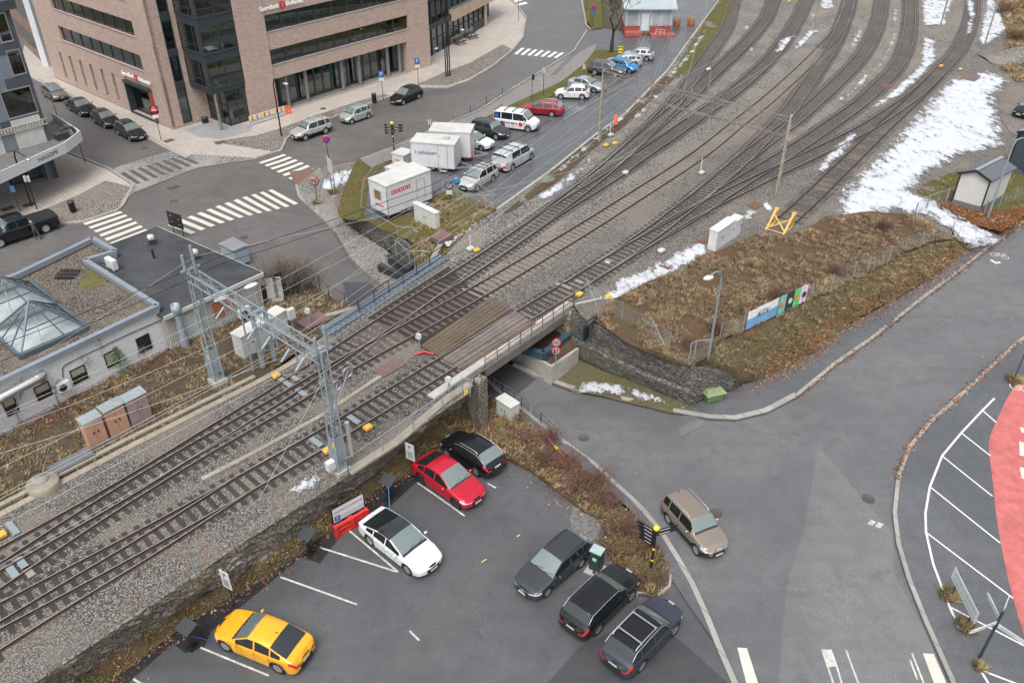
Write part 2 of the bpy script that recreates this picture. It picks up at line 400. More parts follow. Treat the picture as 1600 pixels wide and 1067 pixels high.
def snow_alpha():
    m, t, b = newmat("lying snow"); v = pos(t); at = t.nodes.new("ShaderNodeAttribute"); at.attribute_name = "depth"
    mp = nd(t, "ShaderNodeMapping"); mp.inputs["Scale"].default_value = (1, .55, 1); mp.inputs["Rotation"].default_value = (0, 0, .7); t.links.new(v, mp.inputs[0])
    n = math_(t, 'ADD', math_(t, 'MULTIPLY', noi(t, mp.outputs[0], 1.3, 6, .75), 2.6), math_(t, 'MULTIPLY', noi(t, v, 7, 3, .7), 1.2)); f = math_(t, 'ADD', math_(t, 'MULTIPLY', at.outputs["Fac"], .62), math_(t, 'SUBTRACT', n, 1.86))
    t.links.new(mixc(t, ramp(t, f, .3, .75), (.3, .3, .305), (.5, .525, .56)), b.inputs["Base Color"]); b.inputs["Roughness"].default_value = .8; bump(t, b, f, .7, .06)
    out = t.nodes["Material Output"]; tr = nd(t, "ShaderNodeBsdfTransparent"); mx = nd(t, "ShaderNodeMixShader"); t.links.new(ramp(t, f, .28, .5), mx.inputs[0]); t.links.new(tr.outputs[0], mx.inputs[1]); t.links.new(b.outputs[0], mx.inputs[2]); t.links.new(mx.outputs[0], out.inputs[0]); return m
snow_a = snow_alpha()
TH = math.radians(49.0)                # bearing of the bank's street front
asph_lot = asphalt("lot asphalt", (.085, .088, .092), .28, .6)
asph_road = asphalt("road asphalt", (.124, .125, .129), .4, .68)
asph_town = asphalt("town street asphalt", (.118, .112, .107), .35, .6)
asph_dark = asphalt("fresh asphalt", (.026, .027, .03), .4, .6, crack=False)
asph_side = asphalt("pavement asphalt", (.1, .105, .112), .35, .65)
asph_light = asphalt("pale asphalt patch", (.147, .149, .15), .5, .75)
asph_wet = asphalt("wet asphalt", (.1, .104, .109), .22, .48)
ball_m = ballast("ballast", ((.2, .185, .165), (.34, .32, .288), (.11, .096, .085)), 15, (.19, .165, .135))
ball_y = ballast("yard ballast", ((.22, .207, .19), (.38, .36, .33), (.11, .1, .088)), 10, (.225, .2, .16))
ball_far = ballast("dirty ballast", ((.225, .207, .18), (.38, .35, .31), (.12, .105, .085)), 9, (.21, .18, .14))
gravel_m = ballast("gravel", ((.22, .19, .17), (.34, .31, .29), (.1, .09, .08)), 12, (.22, .17, .16))
roofgravel = ballast("roof gravel", ((.15, .122, .1), (.3, .26, .22), (.07, .06, .05)), 12, (.17, .14, .105))
dry = veg("dry grass ground", ((.18, .12, .07), (.11, .082, .058), (.15, .12, .06)), 1, (.2, .095, .05))
bank_v = veg("leafy bank", ((.165, .13, .075), (.21, .18, .085), (.14, .125, .06)), 1.2, (.24, .12, .06))
mossy = veg("mossy verge", ((.14, .155, .045), (.2, .18, .065), (.15, .125, .05)), 1.2, (.24, .14, .06))
soil = veg("dark scrub soil", ((.15, .115, .08), (.1, .075, .055), (.17, .14, .08)), 1.3, (.2, .1, .055))
leafy = veg("fallen leaves", ((.3, .11, .045), (.17, .06, .03), (.11, .1, .03)), 1.6, (.34, .13, .05))
stone_m = stone("dry stone wall", (.19, .165, .135), (.3, .265, .22), 2.6, (.14, .13, .05), 1.7, .011)
stone_d = stone("dark stone wall", (.11, .105, .1), (.2, .19, .175), 2.3, (.13, .13, .05), 1.7, .011)
conc = M("concrete", (.36, .345, .31), .85, .16, 1.5, bmp=.3); conc_d = M("weathered concrete", (.23, .215, .19), .9, .22, 1.2, bmp=.3)
trough = M("cable trough concrete", (.27, .24, .19), .9, .18, 1.5, bmp=.2)
kerb_m = pave("granite kerb", (.34, .32, .29), (.27, .26, .24), (.09, .085, .08), .6, 1.1, 50, 0, .02)
pave_l = pave("light pavers", (.48, .43, .38), (.42, .375, .33), (.22, .195, .17), TH, .42, .42, 0, .03)
pave_g = pave("grey slabs", (.3, .305, .31), (.26, .27, .28), (.13, .13, .13), TH, .8, .8, .5, .01)
cobble = ballast("cobbles", ((.27, .24, .21), (.34, .305, .27), (.2, .175, .155)), 8, (.2, .165, .14))
cobble_g = ballast("grey setts", ((.31, .3, .285), (.36, .35, .33), (.25, .24, .23)), 10, (.33, .31, .28))
redpave = pave("red pavers", (.2, .11, .09), (.16, .09, .075), (.07, .05, .05), TH, .3, .15)
paint_w = M("road paint", (.52, .5, .44), .6, .1, 6); paint_worn = M("worn road paint", (.42, .41, .38), .7, .35, 4)
paint_br = M("bright white paint", (.58, .58, .57), .6, .06, 5)
red_m = M("red surfacing", (.37, .095, .09), .65, .2, 1.6, col2=(.42, .12, .11), bmp=.2)
snow_m = snowmat("snow"); snow_thin = snowmat("thin snow", (.13, .12, .11), .46, .56); snow_y = snowmat("yard snow", (.21, .2, .185), .39, .49)
steel = M("galvanised steel", (.25, .29, .315), .5, .12, 4, .2); steel_b = M("blue grey steel", (.12, .145, .17), .5, .15, 2)
steel_d = M("dark steel", (.035, .04, .045), .4, .1, 3); rail_top = M("polished rail", (.46, .43, .42), .4, .1, 3, .4); rail_side = M("rusty rail", (.05, .034, .03), .75, .25, 4)
rust = M("rust", (.15, .075, .055), .85, .3, 3); wood_s = M("creosoted sleeper", (.033, .029, .027), .62, .3, 5); conc_s = M("concrete sleeper", (.185, .16, .125), .85, .18, 4)
sleeper_g = M("grey timber sleeper", (.036, .034, .034), .65, .25, 4)
galv_w = M("pale wire", (.5, .52, .51), .4, 0, metal=.4); black = M("black paint", (.012, .012, .013), .35, 0); rubber = M("rubber", (.016, .016, .017), .75, .1, 8)
white = M("white enamel", (.53, .54, .545), .45, .1, .9); white_d = M("grimy white", (.46, .46, .44), .6, .12, 1.5); cream = M("cream grey cabinet", (.5, .515, .475), .5, .07, 2)
yellow = M("yellow plastic", (.6, .36, .06), .5, .12, 5); yellow_p = M("bright yellow", (.8, .62, .03), .4, 0); red_p = M("red paint", (.55, .03, .03), .4, .1, 3); blue_p = M("blue sign", (.03, .11, .35), .4, 0)
brown_p = M("brown hatch cover", (.14, .085, .08), .7, .15, 3); orange_p = M("orange plastic", (.78, .16, .04), .5, .08, 3); green_p = M("green plastic", (.13, .2, .085), .45, .12, 2)
dkgreen = M("dark green steel", (.01, .045, .035), .35, .1, 2); wine = M("purple red lacquer", (.35, .05, .22), .4, 0)
chrome = M("bright metal", (.6, .6, .6), .42, 0, metal=.7); alu = M("aluminium", (.55, .56, .57), .35, .05, 3, .8)
glass_car = M("car glass", (.012, .017, .018), .04, 0, spec=.9, coat=.3); glass_screen = M("windscreen glass", (.13, .165, .165), .03, 0, spec=1.0, coat=1.0)  # windscreen base paled: sky reflection and light interior put into the colour
plastic_k = M("black trim", (.018, .018, .02), .5, 0); lamp_w = M("headlamp lens", (.62, .66, .68), .1, 0, coat=1); lamp_r = M("tail lamp lens", (.5, .015, .02), .12, 0, coat=1)
# ------------------------------------------------------------------ levels (image sightings with their height)
FL = Field([(180,1060,-3),(420,920,-3),(640,760,-3),(800,740,-3.05),(900,850,-3.05),(700,1000,-3),(950,1060,-3),(1040,900,-3.1),
 (1150,1050,-3.0),(1150,850,-3.15),(1150,720,-3.25),(1000,700,-3.5),(920,640,-3.8),(860,602,-4.15),(800,590,-4.25),(757,622,-4.25),
 (1350,1060,-3),(1500,1060,-3),(1400,850,-3),(1550,950,-3),(1560,700,-2.75),(1300,650,-2.9),(1250,620,-3.0),(1400,560,-2.3),(1450,462,-1.65),(1510,419,-1.25),(1560,379,-.9),(1600,349,-.65),(1587,534,-1.95),(1650,450,-1.4),
 (600,460,-4.15),(560,420,-3.8),(520,378,-3.15),(480,330,-2.45),(440,290,-1.75),(500,440,-3.6),(430,360,-2.1),(395,330,-1.65),
 (380,300,-1.35),(300,360,-1.3),(200,280,-1.2),(100,350,-1.2),(0,400,-1.2),(600,180,-1.2),(750,120,-1.15),(850,60,-1.1),(880,0,-1.0),(520,240,-1.25),(650,220,-1.15),(60,120,-1.2),(150,200,-1.2),(-100,450,-1.2),
 (750,290,-.75),(840,200,-.75),(950,130,-.75),(1040,40,-.75),(900,220,-.7),(1100,10,-.7),(1000,-40,-.8),(690,300,-.75)])
FU = Field([(750,290,-.75),(640,330,-.78),(590,310,-.8),(560,265,-1.1),(610,240,-1.1),(535,335,-1.5),(520,310,-1.5),(800,150,-1.1),(850,200,-.75),(950,80,-.85),(840,145,-1.0),(1040,40,-.75),(700,390,-.5),(620,372,-.8),(650,420,-.5),(770,340,-.5),(690,205,-1.1)])
FB = flat(-.2)
big = [(-260, -60), (260, -60), (420, 420), (-420, 420)]
FG = lambda x, y: min(-.9, FL(x, y))-.55 if (abs(x) < 120 and 10 < y < 210) else -1.9
region("ground", big, FG, veg("rough ground", ((.13, .12, .08), (.1, .1, .06), (.16, .14, .1))), res=6, pix=False)

# ---- roads below and behind the railway
region("town_street", [(-420,620),(-100,560),(60,500),(200,460),(330,440),(420,480),(560,505),(620,465),(600,448),(545,405),(522,365),(490,331),(466,309),(461,290),(500,262),(560,250),(612,231),(710,189),(748,173),(800,139),(850,109),(895,81),(917,47),(920,-60),(760,-60),(760,20),(560,120),(400,190),(300,170),(60,-40),(-200,-60),(-200,100),(60,300),(-420,300)], FL, asph_town, 1.5)
region("underpass_road", [(535,440),(592,440),(700,480),(800,572),(838,592),(800,622),(757,622),(690,610),(560,520)], FL, asphalt("underpass asphalt with shade in colour", (.06, .062, .066), .35, .6), .8, dz=.06)  # asphalt colour darkened to deepen the shade under the bridge
region("junction_road", [(757,624),(800,573),(860,597),(900,612),(975,627),(1050,645),(1107,655),(1150,657),(1200,645),(1247,620),(1305,572),(1360,534),(1450,463),(1507,420),(1557,380),(1600,349),(1720,262),(1760,420),(1587,536),(1515,603),(1450,661),(1417,701),(1400,746),(1394,801),(1400,850),(1417,907),(1442,970),(1482,1060),(1540,1200),(1200,1200),(1152,1067),(1127,1010),(1107,960),(1085,912),(1062,872),(1037,832),(1012,801),(990,779),(930,724),(885,691),(800,626)], FL, asph_road, 1.6, dz=.004)
region("parking_lot", [(100,1120),(170,1067),(225,1025),(265,997),(295,972),(400,910),(470,862),(520,822),(575,774),(632,741),(648,731),(690,690),(720,690),(791,717),(832,738),(875,770),(914,800),(947,812),(1012,803),(1037,833),(1062,873),(1085,913),(1107,961),(1127,1011),(1152,1068),(1200,1200),(0,1200)], FL, asph_lot, 1.6, dz=.01)
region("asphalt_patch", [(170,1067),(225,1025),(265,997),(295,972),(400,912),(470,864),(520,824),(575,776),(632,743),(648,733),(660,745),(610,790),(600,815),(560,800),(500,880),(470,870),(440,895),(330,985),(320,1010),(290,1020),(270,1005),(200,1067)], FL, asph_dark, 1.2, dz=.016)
region("asphalt_patch", [(1278,695),(1340,770),(1394,832),(1399,902),(1441,975),(1481,1067),(1500,1110),(1214,1110),(1222,984),(1233,900),(1258,820)], FL, asph_light, 2, dz=.012)
region("asphalt_patch", [(895,790),(925,806),(940,822),(930,842),(918,852),(898,838),(890,812)], FL, asph_light, 1, dz=.02)
region("asphalt_patch", [(1056,676),(1078,658),(1098,656),(1100,664),(1082,672),(1064,682)], FL, asph_light, .7, dz=.03)
region("asphalt_patch", [(560,1090),(700,915),(760,860),(800,830),(830,845),(760,930),(640,1090)], FL, asphalt("grey worn asphalt", (.088, .088, .089), .4, .7), 1.6, dz=.016)
region("asphalt_patch", [(835,1090),(905,1010),(1010,960),(1075,1010),(1150,1078),(1120,1110)], FL, asphalt("dark worn asphalt", (.052, .053, .056), .35, .65), 1.6, dz=.018)
region("service_road", [(700,296),(648,262),(690,230),(740,190),(800,166),(876,130),(912,102),(930,84),(960,79),(1000,60),(1000,-60),(1160,-60),(1120,2),(1075,63),(1040,111),(975,178),(932,208),(857,268),(775,327)], FL, asph_wet, 1.8, dz=.01)
region("service_road", [(860,118),(895,82),(918,48),(926,42),(1010,56),(1015,100),(935,112)], FL, asph_wet, 1.8, dz=.012)
region("forecourt", [(1068,-60),(1076,18),(1092,46),(1118,2),(1150,-60)], FL, asph_light, 2, dz=.02)
# ---- pavements on kerbs
def kerb(px, F, w=.25, h=.13, side=1, name="kerb", mat=None, step=1.0):
    ln = resamp([PF(a[0], a[1], F) for a in px], step); ot = offset(ln, w*side); b = MB()
    for i in range(len(ln)-1):
        p, q, r, s = ln[i], ln[i+1], ot[i+1], ot[i]; U = Vector((0, 0, h)); D = Vector((0, 0, -.12))
        for f in ((p+D, q+D, q+U, p+U), (p+U, q+U, r+U, s+U), (r+D, s+D, s+U, r+U)): b.quad(*(f if side > 0 else f[::-1]))
    return tag(b.build(name, mat or kerb_m), kind='structure')
K1 = [(57,125),(155,172),(232,217),(290,247)]
K2 = [(300,241),(400,247),(437,236),(445,218),(457,210),(515,186),(575,163),(610,151),(660,136),(700,137),(732,126),(770,103),(800,78),(815,60),(820,28),(805,8),(775,-20)]
region("pavement", K1+K2+[(700,-60),(640,80),(395,160),(272,180),(96,90),(40,60),(30,110)], FL, pave_l, 1.8, dz=.13, skirt=.25)
region("cobbled_verge", [(330,222),(430,238),(437,233),(446,216),(457,209),(515,185),(575,162),(610,150),(600,147),(560,158),(500,178),(440,200),(400,212)], FL, cobble, 1.5, dz=.14)
region("cobbled_verge", [(650,133),(700,134),(732,123),(770,101),(800,77),(785,70),(735,98),(690,115)], FL, cobble, 1.5, dz=.14)
region("entrance_paving", [(287,203),(330,190),(395,196),(392,206),(345,218),(310,214)], FL, pave_g, 1.5, dz=.142)
kerb(K2[1:], FL, .3, .142, -1); kerb(K1, FL, .25, .142, 1)
region("raised_crossing", [(180,262),(292,228),(402,249),(310,262),(207,302),(190,325),(168,285)], FL, cobble_g, 1.5, dz=.05)
Kg = [(96,236),(170,266),(207,291),(190,322),(184,328),(131,346),(60,352),(-20,372),(-200,420)]
region("pavement", [(60,215)]+Kg+[(-200,330),(0,280)], FL, pave_l, 1.8, dz=.13, skirt=.25)
region("cobbled_verge", [(196,290),(204,292),(184,326),(131,344),(60,350),(50,335),(120,306),(165,282)], FL, cobble, 1.2, dz=.14)
kerb(Kg, FL, .25, .142, 1)
Kl = [(461,291),(466,309),(490,330),(525,364),(545,405),(560,420),(598,453)]
KA = [((461,291),.13),((466,309),.13),((490,330),.13),((525,363),.25),((547,402),.5),((564,419),.75),((602,449),1.0)]; KB = [((500,262),.14),((512,290),.15),((528,330),.2),((541,350),.35),((572,371),.7),((605,392),1.0),((642,428),1.2)]
pa_ = [PF(*a, FL, d) for a, d in KA]; pb_ = [PF(*a, FL, d) for a, d in KB]; b = MB(); loft(b, pb_, pa_, 6, rough=.03, step=.5, smooth=True); tag(b.build("gravel_path", ballast("pale path gravel", ((.27, .255, .23), (.36, .345, .32), (.17, .155, .13)), 12)), kind='structure')
b = MB(); loft(b, pa_, [p-Vector((0, 0, 1.3)) for p in pa_], 1, step=.6); tag(b.build("path_edge_wall", conc_d), "low concrete edge wall between the gravel path and the underpass road", "wall")
region("pavement", [(452,268),(500,262),(480,298),(466,307),(461,290)], FL, redpave, 1, dz=.14)
kerb(Kl[:4], FL, .25, .142, 1)
kerb([(563,250),(612,231),(710,189),(748,173),(800,139),(850,109),(895,81),(917,47)], FL, .2, .12, -1)
region("pavement", [(563,250),(612,231),(710,189),(748,173),(800,139),(850,109),(895,81),(917,47),(935,52),(930,78),(912,101),(876,128),(800,163),(700,212),(630,243),(580,262)], FU, pave_l if 0 else pave("wet grey pavers", (.24, .225, .21), (.2, .19, .18), (.1, .1, .09), TH, .3, .3, 0, .02), 1.5, dz=.1)
kerb([(908,-60),(910,0),(917,40),(925,48)], FL, .25, .14, -1)
region("grass_verge", [(908,-60),(914,30),(926,46),(942,44),(935,-60)], FL, mossy, 1.5, dz=.13)
region("grass_verge", [(800,163),(876,128),(912,101),(930,78),(962,80),(1000,86),(985,100),(940,112),(890,136),(850,158),(800,175),(740,195),(690,225),(650,262),(640,250),(700,212)], FU, mossy, 1.5, dz=.12, nz=.06)
region("grass_verge", [(640,250),(652,262),(640,300),(566,342),(548,345),(530,338),(527,330),(542,300),(577,263),(600,255)], FU, mossy, 1.0, dz=.14, nz=.06)
region("pavement", [(461,291),(466,309),(490,331),(535,335),(560,300),(590,262),(562,250),(500,262)], FL, gravel_m, 1, dz=.115)
region("grass_verge", [(530,320),(556,252),(630,228),(725,197),(705,235),(652,268),(600,305)], FU, mossy, 1.2, dz=.03)
region("trailer_yard", [(575,300),(600,258),(652,258),(705,296),(690,306),(640,340),(568,345)], FU, asph_wet, 1.2, dz=.16)
# ---- right hand side
KR = [(800,573),(860,598),(900,612),(975,627),(1050,645),(1107,655),(1150,657),(1200,645),(1247,620)]
KR2 = [(1247,620),(1305,572),(1360,534),(1450,463),(1507,420),(1557,380),(1600,349),(1720,262)]
kerb(KR, FL, .4, .12, 1); kerb(KR2, FL, .25, .12, 1)
region("pavement", [(1085,650),(1107,655),(1150,657),(1200,645),(1247,620),(1305,572),(1360,534),(1450,463),(1507,420),(1557,380),(1600,349),(1720,262),(1700,250),(1590,337),(1560,362),(1512,390),(1490,404),(1450,438),(1400,468),(1325,508),(1270,548),(1200,590),(1140,596),(1080,632)], FL, asph_side, 1.4, dz=.11)
region("grass_verge", [(860,599),(900,613),(975,628),(1050,646),(1085,649),(1082,632),(1000,600),(905,556)], FL, veg("verge moss", ((.19, .165, .09), (.15, .15, .06), (.2, .18, .1))), .8, dz=.12, nz=.08)
KS = [(1760,420),(1587,535),(1515,602),(1450,660),(1417,700),(1400,745),(1394,801),(1400,850),(1417,907),(1442,970),(1482,1060),(1540,1200)]
kerb(KS, FL, .22, .12, 1)
region("pavement", KS+[(1800,1200),(2000,700),(1950,380)], FL, asph_side, 2.2, dz=.11)
region("red_surface", [(1600,596),(1590,596),(1572,625),(1550,672),(1545,690),(1546,712),(1552,760),(1556,801),(1562,840),(1575,905),(1590,960),(1602,1000),(1690,1200),(1900,900),(1900,500),(1700,540)], FL, red_m, 2.2, dz=.122)
# pavement between lot, island and junction
kerb([(757,590),(800,625),(885,691),(930,724),(990,779),(1012,801),(1037,832),(1062,872),(1085,912),(1107,960),(1127,1010),(1152,1067),(1200,1190)], FL, .28, .12, -1)
region("pavement", [(800,626),(885,692),(930,725),(990,780),(1012,802),(1037,833),(1062,873),(1085,913),(1107,961),(1127,1011),(1115,1000),(1080,950),(1050,905),(1036,862),(990,800),(945,762),(890,712),(800,650)], FL, asph_side, 1.4, dz=.1)
isl = [(700,672),(735,640),(765,618),(790,632),(840,672),(888,712),(940,760),(990,806),(1032,862),(1046,900),(1044,917),(1025,932),(990,926),(942,852),(947,812),(914,799),(875,770),(832,737),(791,716),(760,700),(715,692)]
FI = lambda x, y: FL(x, y)
region("planted_island", isl, FL, soil, .8, dz=.14, nz=.12, nscale=.7, skirt=.3)
kerb([(1046,900),(1044,917),(1025,932),(990,926)], FL, .12, .18, 1)

# ---- the railway plateau
def Pz(x, z): return [(a[0], a[1]) for a in x]
gL = [(565,490),(695,405)]; 
Wt = [(-60,1145),(0,1103),(75,1052),(143,1007),(228,950),(305,898),(362,858),(494,775),(599,706),(646,673),(692,641),(735,612)]     # top of the lot wall
plat = Wt+[(742,584),(897,477),(905,490),(920,502),(975,534),(1012,552),(1077,572),(1106,559),(1124,532),(1160,518),(1266,467),(1297,456),(1332,434),(1355,427),(1386,412),(1412,394),(1437,387),(1457,377),(1490,372),(1470,322),(1520,300),(1640,230),(1900,120),(1900,-60),(1150,-60),(1121,4),(1077,64),(1042,112),(977,179),(934,209),(859,269),(777,328),(740,352),(700,395),(695,405),(565,490),(510,522),(400,600),(0,805),(-90,850)]
region("railway_bed", plat, FB, ball_m, 2.5)
region("scrub_strip", [(0,800),(400,595),(510,519),(560,487),(556,478),(520,465),(482,440),(440,440),(330,470),(280,520),(265,544),(212,576),(170,594),(112,621),(40,666),(0,681),(-90,735),(-90,846)], flat(-.32), soil, .9, nz=.22, nscale=.35)
region("scrub_strip", [(545,345),(575,347),(622,371),(645,376),(640,392),(660,422),(694,404),(740,350),(776,327),(705,297),(680,306),(640,338)], FU, veg("mossy scrub", ((.2, .15, .06), (.13, .13, .04), (.15, .14, .03))), .8, dz=.16, nz=.15)
# yard patches
region("yard_ballast", [(700,395),(740,352),(777,328),(859,269),(934,209),(977,179),(1042,112),(1077,64),(1121,4),(1150,-60),(1330,-60),(1320,0),(1290,70),(1260,110),(1000,300),(800,440),(760,465),(694,418)], flat(-.194), ball_y, 3)
region("yard_ballast", [(1330,-60),(1320,0),(1290,70),(1260,110),(1220,180),(1160,240),(1235,225),(1400,120),(1540,60),(1600,0),(1650,-60)], flat(-.193), ball_far, 3)
region("yard_ballast", [(640,560),(690,525),(770,560),(720,610),(650,640),(590,690),(560,690),(600,610)], flat(-.192), ballast("dark ballast", ((.12, .11, .1), (.2, .18, .165), (.06, .05, .045)), 8), 2)
region("railway_verge", [(1077,572),(1012,552),(975,534),(925,500),(955,470),(1010,440),(1060,425),(1110,395),(1150,380),(1180,365),(1230,372),(1290,340),(1360,330),(1430,335),(1490,372),(1457,377),(1437,387),(1412,394),(1386,412),(1355,427),(1332,434),(1297,456),(1266,467),(1160,518),(1124,532),(1106,559)], flat(-.03), dry, .8, nz=.22, nscale=.4)
region("railway_verge", [(1432,298),(1450,285),(1500,265),(1560,250),(1640,228),(1640,330),(1600,338),(1565,361),(1519,349),(1471,321)], flat(-.16), mossy, .9, nz=.12)
region("leaf_litter", [(1471,322),(1519,350),(1565,361),(1600,338),(1600,322),(1560,330),(1530,316),(1494,312),(1480,308)], flat(-.1), leafy, .8, nz=.12)
region("railway_verge", [(1560,-60),(1562,10),(1575,60),(1560,100),(1590,130),(1680,110),(1800,-60)], flat(-.13), veg("pale dry grass", ((.3, .21, .1), (.2, .14, .07), (.17, .14, .06))), 1.6, nz=.25, nscale=.4)
region("gravel_yard", [(1560,150),(1580,128),(1640,120),(1800,60),(1800,260),(1640,225),(1580,210),(1562,180)], flat(-.14), gravel_m, 2)
region("railway_verge", [(1117,8),(1123,0),(1145,-30),(1152,-60),(1165,-60),(1150,0),(1138,30),(1115,62),(1088,96),(1062,122),(1048,118),(1075,75)], flat(-.15), mossy, 1.2, nz=.15)
region("railway_verge", [(857,272),(932,212),(975,182),(1042,116),(1055,122),(985,190),(940,222),(870,285),(800,330),(785,335)], flat(-.15), soil, 1, nz=.12)
# snow lying in the yard: ragged sheets
def snowp(poly, z=-.1, F=None, dw=.8, res=.3, thin=0.0):
    pw = [P(a[0], a[1], z) for a in poly]; pl = [(a.x, a.y) for a in pw]; sg = list(zip(pl, pl[1:]+pl[:1]))
    def depth(x, y):
        d = 9
        for p, q in sg:
            ex, ey = q[0]-p[0], q[1]-p[1]; t = max(0, min(1, ((x-p[0])*ex+(y-p[1])*ey)/max(1e-6, ex*ex+ey*ey))); d = min(d, math.hypot(x-p[0]-t*ex, y-p[1]-t*ey))
        return min(1, d/dw)+.3*mnoise.noise(Vector((x*.45, y*.45, 0)))-thin
    o = region("snow", pl, F or flat(z), snow_a, res, pix=False, nz=.02, keep=lambda x, y: depth(x, y) > .03, kind='stuff')
    at = o.data.attributes.new("depth", 'FLOAT', 'POINT'); at.data.foreach_set("value", [depth(v.co.x, v.co.y) for v in o.data.vertices])
    return o
snowp([(1545,110),(1480,125),(1420,190),(1370,245),(1320,290),(1296,330),(1340,340),(1400,330),(1450,340),(1490,372),(1515,390),(1572,376),(1525,352),(1470,318),(1432,298),(1440,280),(1500,245),(1570,228),(1562,180),(1556,150),(1580,128)], -.09, None, 1.5, .5, -.22)
for pg in ([(1395,0),(1393,30),(1398,45),(1385,75),(1375,98),(1362,110),(1378,105),(1392,80),(1403,60),(1404,30),(1400,0)],
 [(1355,112),(1340,125),(1330,140),(1310,152),(1296,170),(1305,168),(1330,148),(1358,125)], [(1440,55),(1437,100),(1420,118),(1405,130),(1380,150),(1362,165),(1335,188),(1345,185),(1370,168),(1410,150),(1450,112),(1465,95),(1462,62)],
 [(1438,0),(1440,40),(1480,40),(1480,28),(1493,0)], [(1508,0),(1512,30),(1505,60),(1520,50),(1525,20),(1522,0)], [(1540,0),(1530,50),(1528,78),(1560,60),(1575,45),(1560,0)],
 [(1270,265),(1300,230),(1330,205),(1345,210),(1320,240),(1290,270)], [(1150,345),(1170,325),(1190,330),(1165,350)], [(1220,60),(1205,85),(1225,80),(1245,55)], [(1345,40),(1330,60),(1325,80),(1340,70),(1352,48)], [(1280,0),(1280,15),(1305,14),(1302,0)], [(1262,46),(1248,62),(1240,78),(1255,74),(1275,52),(1285,48)], [(1268,22),(1264,44),(1270,44),(1276,22)],
 [(960,470),(935,468),(945,455),(990,435),(1018,418),(1045,410),(1040,425),(1020,438),(1000,452)], [(1085,385),(1100,375),(1118,365),(1110,385),(1090,392)], [(1183,318),(1198,308),(1212,320),(1205,334),(1190,330)],
 [(448,765),(470,748),(495,738),(505,750),(490,765),(460,775)], [(375,830),(400,808),(425,800),(420,815),(390,835)], [(825,318),(870,282),(905,262),(925,240),(925,250),(897,285),(855,312)],
 [(868,265),(930,212),(975,176),(978,184),(935,220),(875,270)], [(975,195),(1000,170),(1020,150),(1035,140),(1030,155),(1000,185)], [(1040,118),(1060,100),(1080,75),(1110,30),(1100,60),(1075,95),(1050,125)], [(690,378),(715,365),(745,345),(768,330),(770,340),(740,358),(715,378),(700,392)],
 [(930,470),(960,440),(1000,420),(1050,395),(1100,370),(1120,365),(1105,395),(1060,425),(1015,452),(970,474)], [(930,420),(950,400),(960,405),(945,425)], [(1380,372),(1400,368),(1398,380)], [(1290,398),(1305,400),(1300,408)]):
    snowp(pg, -.1, None, .6, .3)
snowp([(893,606),(940,616),(975,623),(1050,642),(1080,647),(1072,637),(1040,622),(1000,608),(950,592),(915,578),(895,590)], -3.5, lambda x, y: FL(x, y)+.2, .7, .3, .05)
snowp([(472,300),(490,275),(520,262),(580,255),(560,270),(528,295),(515,300),(505,325),(490,318)], -1.2, lambda x, y: FL(x, y)+.16, 1.0, .35, .1)
snowp([(820,140),(870,115),(898,100),(893,108),(850,132),(815,150)], -.95, lambda x, y: FU(x, y)+.125, .8, .35, .15)
snowp([(1247,612),(1262,598),(1305,566),(1345,540),(1355,532),(1310,568),(1262,604)], -2.5, lambda x, y: FL(x, y)+.135, .3, .2)

# ---- retaining walls, each a thing of its own
def PL(px, z): return [P(a[0], a[1], z) for a in px]
b = MB(); topL = PL(Wt, -.25)
wb = [(20,1125),(75,1085),(140,1047),(212,1000),(270,962),(312,935),(375,900),(475,827),(507,800),(575,749),(637,694),(687,656),(742,618)]
botL = PL(wb, -2.3); top2 = offset(topL, -.12)
loft(b, [p+Vector((0, 0, .12)) for p in topL], [p+Vector((0, 0, .1)) for p in top2], 1); loft(b, [p+Vector((0, 0, .1)) for p in top2], botL, 6, rough=.28, step=.5, smooth=False)
w = b.build("retaining_wall", stone_m); tag(w, "long rough stone retaining wall between the railway and the parking lot", "wall")
b = MB(); asphE = [PF(a[0], a[1], FL, .02) for a in [(80,1140),(170,1067),(225,1025),(265,997),(295,972),(400,911),(470,863),(520,823),(575,775),(632,742),(648,732),(690,692),(720,690),(770,640)]]
loft(b, [p+Vector((0, 0, .06)) for p in botL], asphE, 4, rough=.22, step=.6, smooth=True); tag(b.build("grass_bank", bank_v), kind='structure')
# stone wall right of the bridge
b = MB(); tp = [(893,482),(905,490),(920,502),(975,534),(1012,552),(1077,572)]; bt = [(885,540),(905,553),(940,570),(1000,596),(1045,614),(1082,630)]
T = PL(tp, -.2); B = [P(a[0], a[1], z) for a, z in zip(bt, (-3.4, -3.5, -3.45, -3.35, -3.25, -3.15))]
loft(b, T, [t.lerp(q, .62) for t, q in zip(T, B)], 5, rough=.16, step=.45)
loft(b, [t.lerp(q, .62) for t, q in zip(T, B)], [t.lerp(q, .68)+Vector((.25, -.5, 0)) for t, q in zip(T, B)], 1, rough=.05)
loft(b, [t.lerp(q, .68)+Vector((.25, -.5, 0)) for t, q in zip(T, B)], [q+Vector((.1, -.25, -.2)) for q in B], 3, rough=.06, step=.5)
T2 = [P(1077,572,-.2), P(1106,572,-.4), P(1135,580,-.9), P(1157,598,-2.2)]; B2 = [P(1082,630,-3.15), P(1105,622,-3.1), P(1140,610,-2.95), P(1160,602,-2.9)]
loft(b, T2, B2, 5, rough=.16, step=.4)
tag(b.build("retaining_wall", stone_d), "dark mossy stone retaining wall beside the underpass, behind the green bin", "wall")
